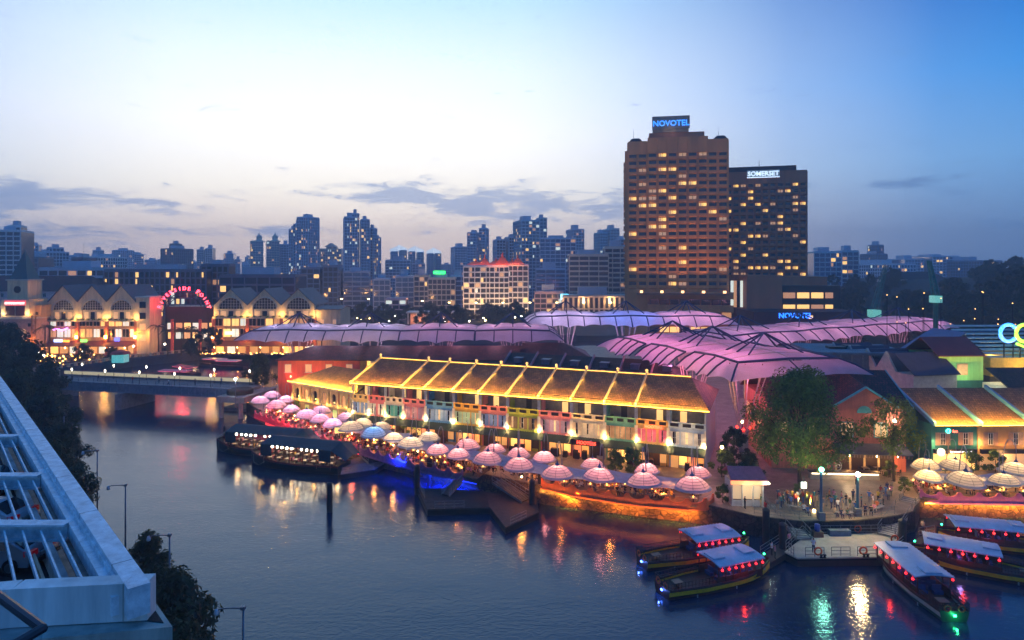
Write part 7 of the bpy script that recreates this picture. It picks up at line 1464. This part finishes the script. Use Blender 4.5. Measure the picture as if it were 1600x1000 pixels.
for k, (px, w, h) in enumerate(((743, 12, 4), (757, 8, 7), (775, 12, 4.5), (785, 9, 9), (800, 12, 4.5), (809, 9, 7))):
    x = (px - 775) * .4; b = MB(); b.add([(x - w / 2, -1, z0), (x + w / 2, -1, z0), (x + w / 2, 8, z0), (x - w / 2, 8, z0), (x - w * .16, 3.5, z0 + h * .55), (x + w * .16, 3.5, z0 + h * .55)], [(0, 1, 5, 4), (1, 2, 5), (2, 3, 4, 5), (3, 0, 4)]); b.lathe([(.9, h * .5), (.5, h * .7), (.1, h)], 8, 0, (x, 3.5, z0)); b.build('roof', ORF, ht); point(ht, (x, -4, z0 + 1.5), (255, 130, 60), 90, .3)
T('blue glass block below the white framed tower', 470, [(837, 882, 421)], 0, 'blue', GB, .05, 3.2, 8, slab=1.0); T('long beige grey hotel slab beside the brown tower', 420, [(888, 948, 400), (944, 980, 388)], 0, 'beige', GD, .06, 3.3, 6, slab=1.1)
T('pink low hotel with small turret', 410, [(835, 880, 458)], 0, 'pink', GD, .14, 3.4, 4, cat='building'); T('pale low wing with vertical fins and bird sign', 395, [(878, 980, 463)], 0, 'beige', GD, .04, 12, 3.2, pier=1.2)
bs = MB().box(-2.4, 2.4, 0, .3, 0, 3.4).build('bird_sign', emit('sign_cyan', (90, 220, 255), 3)); tag(bs, 'glowing pale blue sign on the low finned wing', 'sign'); bs.location = Q(882, 468, 393)
T('pale lit house with red roof among the trees', 400, [(604, 636, 468)], 0, 'pink', GD, .1, 3.4, 4, cat='house', plant=False)
pv = thing('pavilion', 'low pavilion with tall lit white columns among the trees', 'pavilion', Q(680, 497, 360)); pv.location.z = GZ; MB().box(-14, 14, 0, 8, 0, 6).build('wall', mat('pavilion_wall', (200, 150, 130), .7), pv); MB().box(-16, 16, -2.5, 9, 6.5, 7.3).build('roof', WHITE, pv)
for k in range(7): MB().box(-15 + k * 5 - .3, -15 + k * 5 + .3, -2, -1.4, 0, 6.5).build('column', WHITE, pv)
for k in range(3): point(pv, (-10 + k * 10, -3, 3), (255, 190, 130), 180, .3)
# left middle distance
T('long dark office building with rows of dim windows', 330, [(180, 335, 424), (318, 360, 416)], 0, 'dark', mat('dim_office_glass', (52, 46, 40), .3), .34, 3.4, 2.6, pier=.7, slab=.7, cat='building'); T('grey band building with one lit office floor', 350, [(80, 182, 421)], 0, 'grey', GD, .12, 4.0, 5, slab=1.4, cat='building'); T('modern dark block with white framed windows', 320, [(356, 470, 432)], 0, 'dark', GD, .18, 4, 6, slab=1.0, cat='building')
rt_ = house('red_roofed_hall', 'long dark red roofed hall behind the spired tower', (-262, 300, GZ), 0, 66, 22, 21, 28, FRM['pink'], MAROON, True, True, nwin=10)
# right far buildings
T('wide apartment block with curved lit penthouse', 460, [(1258, 1312, 396), (1308, 1341, 394)], -14, 'teal', GB, .22, 3.2, 3.2); T('dark stepped tower on the far hill skyline', 800, [(1352, 1378, 398), (1362, 1377, 384)], 14, 'navy', GD, .06)
T('pale low apartment block beyond the hotel podium', 620, [(1342, 1400, 414)], 10, 'pale', GB, .16, 3.2, 3); T('blue grey apartment row on the far skyline', 760, [(1395, 1432, 406), (1430, 1482, 402)], -10, 'blue', GB, .1); T('dim block at the edge of the wooded hill', 720, [(1478, 1526, 409)], 8, 'navy', GD, .06); T('pale terraces glimpsed among far trees', 520, [(1352, 1392, 446), (1388, 1440, 440)], 6, 'pale', GD, .22, 3.2, 4, cat='building')
pgd = house('tiled_villa', 'white villa with layered dark tiled roofs among the hillside trees', ((1385 - 800) * .42, 420, 20), 0, 40, 14, 7, 12, WHITE, DKROOF, True, True, nwin=6)
for a, c, y, Yd in ((96, 112, 402, 1100), (384, 392, 402, 1150), (690, 706, 414, 1000), (858, 872, 400, 1000), (1318, 1345, 418, 900), (1470, 1490, 413, 900), (160, 182, 408, 1150), (284, 312, 410, 1100), (334, 352, 412, 1150), (374, 392, 414, 1100)):
    T('low hazy block far off in the skyline at bearing %d' % a if False else 'low hazy far block %s' % {96: 'beside the pale lit strip block', 384: 'just before the cream twin towers', 690: 'beside the sail topped towers', 858: 'behind the white framed blue tower', 1318: 'past the curved penthouse block', 1470: 'near the wooded hill', 160: 'behind the pale slab block', 284: 'right after the dark lone tower', 334: 'between the split slim tower and the stepped pale one', 374: 'after the small stepped pale blue tower'}[a], Yd, [(a, c, y)], 0, 'blue', GB, .06)

# ---------------------------------------------------------------- the two brown hotel towers
BT = mat('hotel_tile_brown', (212, 144, 78), .6, var=.2, scale=.15, streak=True); BT2 = mat('hotel_tile_dark', (190, 116, 76), .6, var=.2, scale=.15, streak=True)
HGL = mat('hotel_glass', (34, 46, 60), .12); HL1 = emit('hotel_lit', (255, 200, 84), 1.5); HL2 = emit('hotel_lit_dim', (240, 176, 96), .5)
def hotel(name, label, Yd, px0, px1, ytop, nc, nr, rowh, z1row, tile, lit, seed, bulge=True):
    X0, X1 = (px0 - 800) * Yd / 1000, (px1 - 800) * Yd / 1000; W = X1 - X0; H = CAMH - (ytop - 420) * Yd / 1000 - GZ; t = thing(name, label, 'hotel', (X0, Yd, GZ), R(-10 if bulge else -14)); cw = W / nc; rr = random.Random(seed)
    MB().box(0, W, 0, 24, 0, H - 3).build('core', tile, t); sp = MB(); a = cw * .5 - .5
    sp.add([(-a, 0, 0), (a, 0, 0), (a, -.95, .55), (-a, -.95, .55), (-a, 0, 1.75), (a, 0, 1.75), (a, -.95, 1.75), (-a, -.95, 1.75)], [(0, 3, 2, 1), (4, 5, 6, 7), (3, 7, 6, 2), (0, 4, 7, 3), (1, 2, 6, 5)]); sp = sp.mesh('spandrel', tile)
    def wn(mt):
        b = MB(); b.box(-a * .92, a * .92, -.12, -.03, 0, rowh - 1.85, 0); b.box(-.08, .08, -.2, -.12, 0, rowh - 1.85, 1); b.box(-a * .8, -a * .3, -.14, -.121, 0, rowh - 1.85, 2); return b.mesh('window', [mt, DARK, HGL if mt is HGL else HL2])
    wm = [wn(HGL), wn(HL1), wn(HL2)]
    for k in range(nc):
        fwd = -1.2 if bulge and 2 <= k <= 7 else 0; xc = (k + .5) * cw
        if fwd: MB().box(k * cw + .02, (k + 1) * cw - .02, fwd + .02, 0, z1row - 2, H - 1).build('bay', tile, t)
        for j in range(nr):
            z = z1row + (nr - 1 - j) * rowh; p = rr.random(); inst(sp, 'spandrel', t, (xc, fwd, z)); inst(wm[1 if p < lit else 2 if p < lit * 1.7 else 0], 'window', t, (xc, fwd, z + 1.8))
        MB().box(xc - cw / 2 + .03, xc + cw / 2 - .03, fwd - 1.0, 0, z1row + nr * rowh, H + (1.2 if fwd else 0)).build('top_panel', tile, t)
    for k in range(nc + 1): xx = k * cw; f = -1.5 if bulge and 2 <= k <= 8 else -.3; MB().box(xx - .34, xx + .34, f, .0, z1row - 6, H - .5).build('pier', tile, t)
    return t, W, H, cw
t, W, H, cw = hotel('hotel_tower', 'tall brown hotel tower with projecting window bays and rooftop sign', 300, 981, 1131, 222, 10, 19, 3.3, 22, BT, .12, 5)
sd = MB(); sd.box(-1.4, 0, 1, 22, 0, H - 4); sd.build('side_wall', BT, t)
for j in range(18): MB().box(-2.0, -1.41, 2, 20, 23.5 + j * 3.33, 25 + j * 3.33).build('side_spandrel', BT, t)
for z0, z1, m in ((17.6, 20.8, BT), (11.6, 14.8, BT), (6.2, 9.0, BT)): MB().box(9, W + 2, -3.0, 0, z0, z1).build('podium_band', m, t)
for z0, m in ((14.9, GLASSD), (9.1, LITD), (2.2, LITW)): 
    for k in range(8): MB().box(10 + k * 4.6, 14 + k * 4.6, -1.6, -1.2, z0, z0 + 2.4).build('window', m if k % 3 else GLASSD, t)
MB().box(9, W, -1.15, 0, 0, 22).build('podium_wall', BT2, t)
MB().box(W * .22, W * .78, 4, 20, H - 3, H + 4.6).build('roof_plant', BT2, t); MB().box(W * .26, W * .62, 3, 12, H + 4.6, H + 10.5).build('sign_stage', mat('sign_stage_cream', (150, 132, 110), .7), t)
NV = emit('sign_nblue', (20, 130, 255), 2.2); MB().box(W * .25, W * .63, 2.4, 2.8, H + 6.0, H + 12).build('sign_panel', mat('sign_panel_brown', (140, 120, 104), .5), t); point(t, (W * .44, -1.5, H + 5), (255, 240, 220), 26, .3)
put_text(text_mesh('NOVOTEL', 3.6, NV, .2, .05), 'sign_lettering', t, (W * .44, 2.1, H + 7.4))
for x in (W * .06, W * .92): MB().lathe([(2.4, 0), (3.0, 1), (3.0, 4.2), (2.2, 5.2), (.1, 5.4)], 12, 0, (x + 1, 5, H - 3)).build('water_tank', DARK, t, True); MB().tube((x, 5, H), (x, 5, H + 7), .12, .05, 5).build('antenna', DARK, t)
for k in range(5): spot(t, (6 + k * 9, -10, 22), (6 + k * 9, 0, 52), (255, 176, 100), 500, 75, .4); spot(t, (6 + k * 9, -10.5, 22), (6 + k * 9, 0, 110), (255, 176, 100), 1900, 40, .4, .9)
for k in range(5): MB().box(5.4 + k * 9, 6.6 + k * 9, -11, -10.2, 20.6, 21.6).build('flood_lamp', emit('added_flood_glow', (255, 190, 120), 4), t)  # flood lamps and their spots added to warm the hotel facade
MB().box(4, 44, -11.5, -1.2, 19.8, 20.6).build('podium_roof', BT2, t)
t2, W2, H2, cw2 = hotel('residence_tower', 'lower dark brown residence tower with white sign beside the tall hotel', 322, 1133, 1251, 270, 11, 17, 3.15, 20, BT2, .17, 9, False)
for k in range(4): spot(t2, (5 + k * 9, -12, 16), (5 + k * 9, 0, 58), (255, 176, 100), 900, 70, .4); MB().box(4.5 + k * 9, 5.5 + k * 9, -12.6, -11.8, 14, 15.4).build('flood_lamp', emit('added_flood_glow', (255, 190, 120), 4), t2)  # flood lamps added to turn the residence facade golden brown
MB().box(-2, W2 - 4, 4, 18, H2 - 2, H2 + 3.2).build('roof_plant', DARK, t2); put_text(text_mesh('SOMERSET', 3.1, emit('sign_white_blue', (200, 228, 255), 1.6), .15, .05), 'sign_lettering', t2, (W2 * .47, -1.3, H2 - 2.2)); MB().box(W2 * .27, W2 * .67, -1.15, -1.02, H2 - 2.8, H2 + .6).build('sign_panel', emit('sign_panel_glow', (110, 170, 230), .1), t2); MB().box(W2 * .27, W2 * .67, -1.3, -1.15, H2 - 3.2, H2 - 2.8).build('sign_underline', emit('sign_white_blue', (200, 228, 255), 1.6), t2); MB().tube((W2 * .45, 8, H2), (W2 * .45, 8, H2 + 7), .2, .08, 5).build('antenna', DARK, t2)
t = thing('hotel_podium', 'brown and dark glazed hotel podium with lit windows and blue lettering', 'building', (0, 0, 0)); a, c = Q(1167, 430, 285), Q(1222, 430, 285); MB().box(a.x, c.x, 285, 310, GZ, a.z).build('brown_block', BT2, t); a, c = Q(1220, 446, 292), Q(1313, 446, 292); MB().box(a.x, c.x, 292, 315, GZ, a.z).build('glazed_block', mat('podium_black', (26, 26, 30), .3), t); MB().box(a.x - 2, c.x - 4, 296, 315, a.z, a.z + 4).build('upper_block', BT2, t)
for k in range(4):
    for j in range(2):
        q = Q(1224 + k * 22, 466 + j * 19, 291.6); MB().box(q.x, q.x + (5.4 if k != 3 else 3.4), 291.6, 291.9, q.z, q.z + 2.6).build('window', LITW if (k + j) % 3 else LITD, t)
for k in range(5): q = Q(1142 + k * 5.0, 480, 290); MB().box(q.x, q.x + 1.2, 290, 290.4, q.z, q.z + 12).build('window', (LITC, LITD, GLASSD)[k % 3], t)
a, c = Q(1178, 487, 262), Q(1346, 487, 262); MB().box(a.x, c.x, 262, 282, GZ, a.z).build('maroon_block', mat('maroon_render', (84, 28, 34), .7), t); q = Q(1243, 497, 261.6); put_text(text_mesh('NOVOTEL', 3.0, emit('sign_nblue2', (20, 110, 255), 3.5), .12, .04), 'sign_lettering', t, (q.x, q.y, q.z)); q = Q(1264, 498, 261.8); MB().box(q.x, q.x + 1.6, 261.7, 261.95, q.z, q.z + 1.3).build('window', LITW, t)
# ---------------------------------------------------------------- wooded hill and middle trees
def hz(x, y):
    s = max(0, min(1, (x - .12 * (y - 200) - 100) / 150.0)); s = s * s * (3 - 2 * s); f = max(0, min(1, (y - 150) / 70.0)); f2 = max(0, min(1, (y - 300) / 120.0)) * max(0, min(1, (x - 150) / 60)); return GZ - 1 + 20 * s * f * f * (3 - 2 * f) + 6 * f2
b = MB(); nx, ny = 50, 44; gx = lambda i: 90 + 8.5 * i; gy = lambda j: 145 + 8 * j
b.add([(gx(i), gy(j), hz(gx(i), gy(j))) for i in range(nx) for j in range(ny)], [(i * ny + j, (i + 1) * ny + j, (i + 1) * ny + j + 1, i * ny + j + 1) for i in range(nx - 1) for j in range(ny - 1)])
struct(b.build('hill', mat('hill_undergrowth', (32, 42, 26), .95, var=.4, scale=.2), None, True))
r = random.Random(77); cnt = 0
for _ in range(2500):
    y = r.uniform(168, 430); k_ = r.uniform(.5, .86); x = k_ * y
    if x < 112 or (y > 250 and k_ < .60) or (y < 215 and x < 118 + (y - 168) * .5): continue
    z = hz(x, y); 
    if z < 1: continue
    px_ = 800 + 1000 * k_; lim = 446 if px_ < 1420 else 446 - (px_ - 1420) * .33; sc_ = r.uniform(.75, 1.15); ty = 420 - (z + 12.5 * sc_ - CAMH) / y * 1000
    if ty < lim: continue
    cnt += 1
    if cnt > 120: break
    tree(r.choice(('far1', 'far2', 'far3')), 'dark forest tree on the wooded hill at the picture edge', (x, y, z - .5), sc_, r.uniform(0, 6), 'forest trees on the wooded hill')
for px, Yd, s, lb in ((1550, 250, .95, 'tall thin tree standing above the hill ridge, first of the pair'), (1568, 255, 1.05, 'tall thin tree standing above the hill ridge, second of the pair'), (1596, 245, 1.15, 'tall tree on the hill ridge at the picture edge')): x = (px - 800) * Yd / 1000; tree('tall', lb, (x, Yd, hz(x, Yd) - 1), s)
mid = []
for k in range(34): mid.append((r.uniform(505, 830), r.uniform(300, 385), r.uniform(.7, 1.1)))
for k in range(20): mid.append((r.uniform(1300, 1420), r.uniform(300, 420), r.uniform(.7, 1.0)))
for k in range(10): mid.append((r.uniform(1265, 1340), r.uniform(300, 330), r.uniform(.9, 1.2)))
for k, (px, Yd, s) in enumerate(mid):
    x = (px - 800) * Yd / 1000; tree(r.choice(('far1', 'far2', 'far3')), 'dark street tree behind the long lilac canopy' if k < 34 else 'dark tree beyond the hotel podium', (x, Yd, max(GZ, hz(x, Yd)) - .2), s, r.uniform(0, 6), 'street trees behind the canopies' if k < 34 else 'trees beyond the hotel podium')
for k in range(26):
    px, Yd = r.uniform(505, 840), r.uniform(290, 330); o = thing('street_light', 'tiny warm street light among the trees behind the lilac canopy', 'street light', ((px - 800) * Yd / 1000, Yd, GZ), 0, 'street lights among the middle trees'); h = r.uniform(4, 9); MB().tube((0, 0, 0), (0, 0, h), .1, .06, 5).build('pole', DARK, o); MB().ball((0, 0, h), .26, 6).build('lamp_globe', BULBW if k % 3 else BULB, o); 
    if k % 2 == 0: point(o, (0, 0, h + .6), (255, 180, 90), 130, .3)
for k in range(18):
    px, py, Yd = r.uniform(1380, 1590), r.uniform(455, 510), r.uniform(150, 175); q = Q(px, py, Yd); o = thing('path_light', 'tiny warm path light among the trees at the foot of the hill', 'path light', (q.x, q.y, hz(q.x, q.y)), 0, 'path lights on the wooded hill'); h = max(1.5, q.z - hz(q.x, q.y)); MB().tube((0, 0, 0), (0, 0, h), .06, n=5).build('pole', DARK, o); MB().ball((0, 0, h), .12, 6).build('lamp_globe', emit('path_glow', (255, 180, 90), 7), o)
for k in range(12):
    px, Yd = 492 + k * 42, (430 if k < 4 else 402 if k < 5 else 384); o = thing('street_light', 'added tall street light brightening the middle distance blocks, %s along the road' % ORD[k], 'street light', ((px - 800) * Yd / 1000, Yd, GZ), 0, 'added tall street lights along the far road'); MB().tube((0, 0, 0), (0, 0, 11), .14, .08, 6).build('pole', DARK, o); MB().box(-.6, .6, -.9, .3, 11, 11.3).build('lamp_head', BULB, o); point(o, (0, 0, 12), (255, 190, 120), 420, .4)  # lamps added here to lighten the blocks behind them
# lattice cranes
CG = mat('crane_green', (30, 112, 92), .5)
def crane(label, a, c, w):
    a, c = Vector(a), Vector(c); t = thing('crane', label, 'crane'); d = (c - a).normalized(); s = d.cross(Vector((0, 1, 0))).normalized() * w; v = Vector((0, 1, 0)) * w; b = MB(); n = 16
    for o in (s + v, s - v, -s + v, -s - v): b.tube(a + o, c + o * .5, .22, n=4)
    for k in range(n):
        p, q = a.lerp(c, k / n), a.lerp(c, (k + 1) / n); f0, f1 = 1 - .5 * k / n, 1 - .5 * (k + 1) / n; sg = 1 if k % 2 else -1
        b.tube(p + (s * sg - v) * f0, q + (-s * sg - v) * f1, .13, n=4); b.tube(p + (s * sg + v) * f0, q + (-s * sg + v) * f1, .13, n=4)
    b.build('boom', CG, t); MB().box(a.x - 1.6 * w, a.x + 1.6 * w, a.y - 2 * w, a.y + 2 * w, a.z - 3 * w, a.z).build('cab', emit('cab_glow', (120, 220, 200), .6), t); MB().tube((a.x, a.y, GZ), (a.x, a.y, a.z - 3 * w), w, n=8).build('mast', CG, t)
crane('green lattice crane boom rising behind the side canopy', Q(1366, 484, 270), Q(1384, 415, 285), 1.1); crane('second green lattice crane boom against the hillside trees', Q(1462, 462, 168), Q(1452, 408, 175), .6)
# ---------------------------------------------------------------- evening haze: one closed box of even pale air
hm_ = bpy.data.materials.new('haze_air'); hm_.use_nodes = True; hn = hm_.node_tree; hn.nodes.remove(hn.nodes['Principled BSDF'])
hv = hn.nodes.new('ShaderNodeVolumePrincipled'); hv.inputs['Color'].default_value = (.86, .92, 1.0, 1); hv.inputs['Density'].default_value = .00062; hv.inputs['Anisotropy'].default_value = .1
hn.links.new(hv.outputs[0], hn.nodes['Material Output'].inputs['Volume'])
o = MB().box(-1500, 1500, -40, 1400, -3.0, 118).build('haze', hm_); o['kind'] = 'stuff'
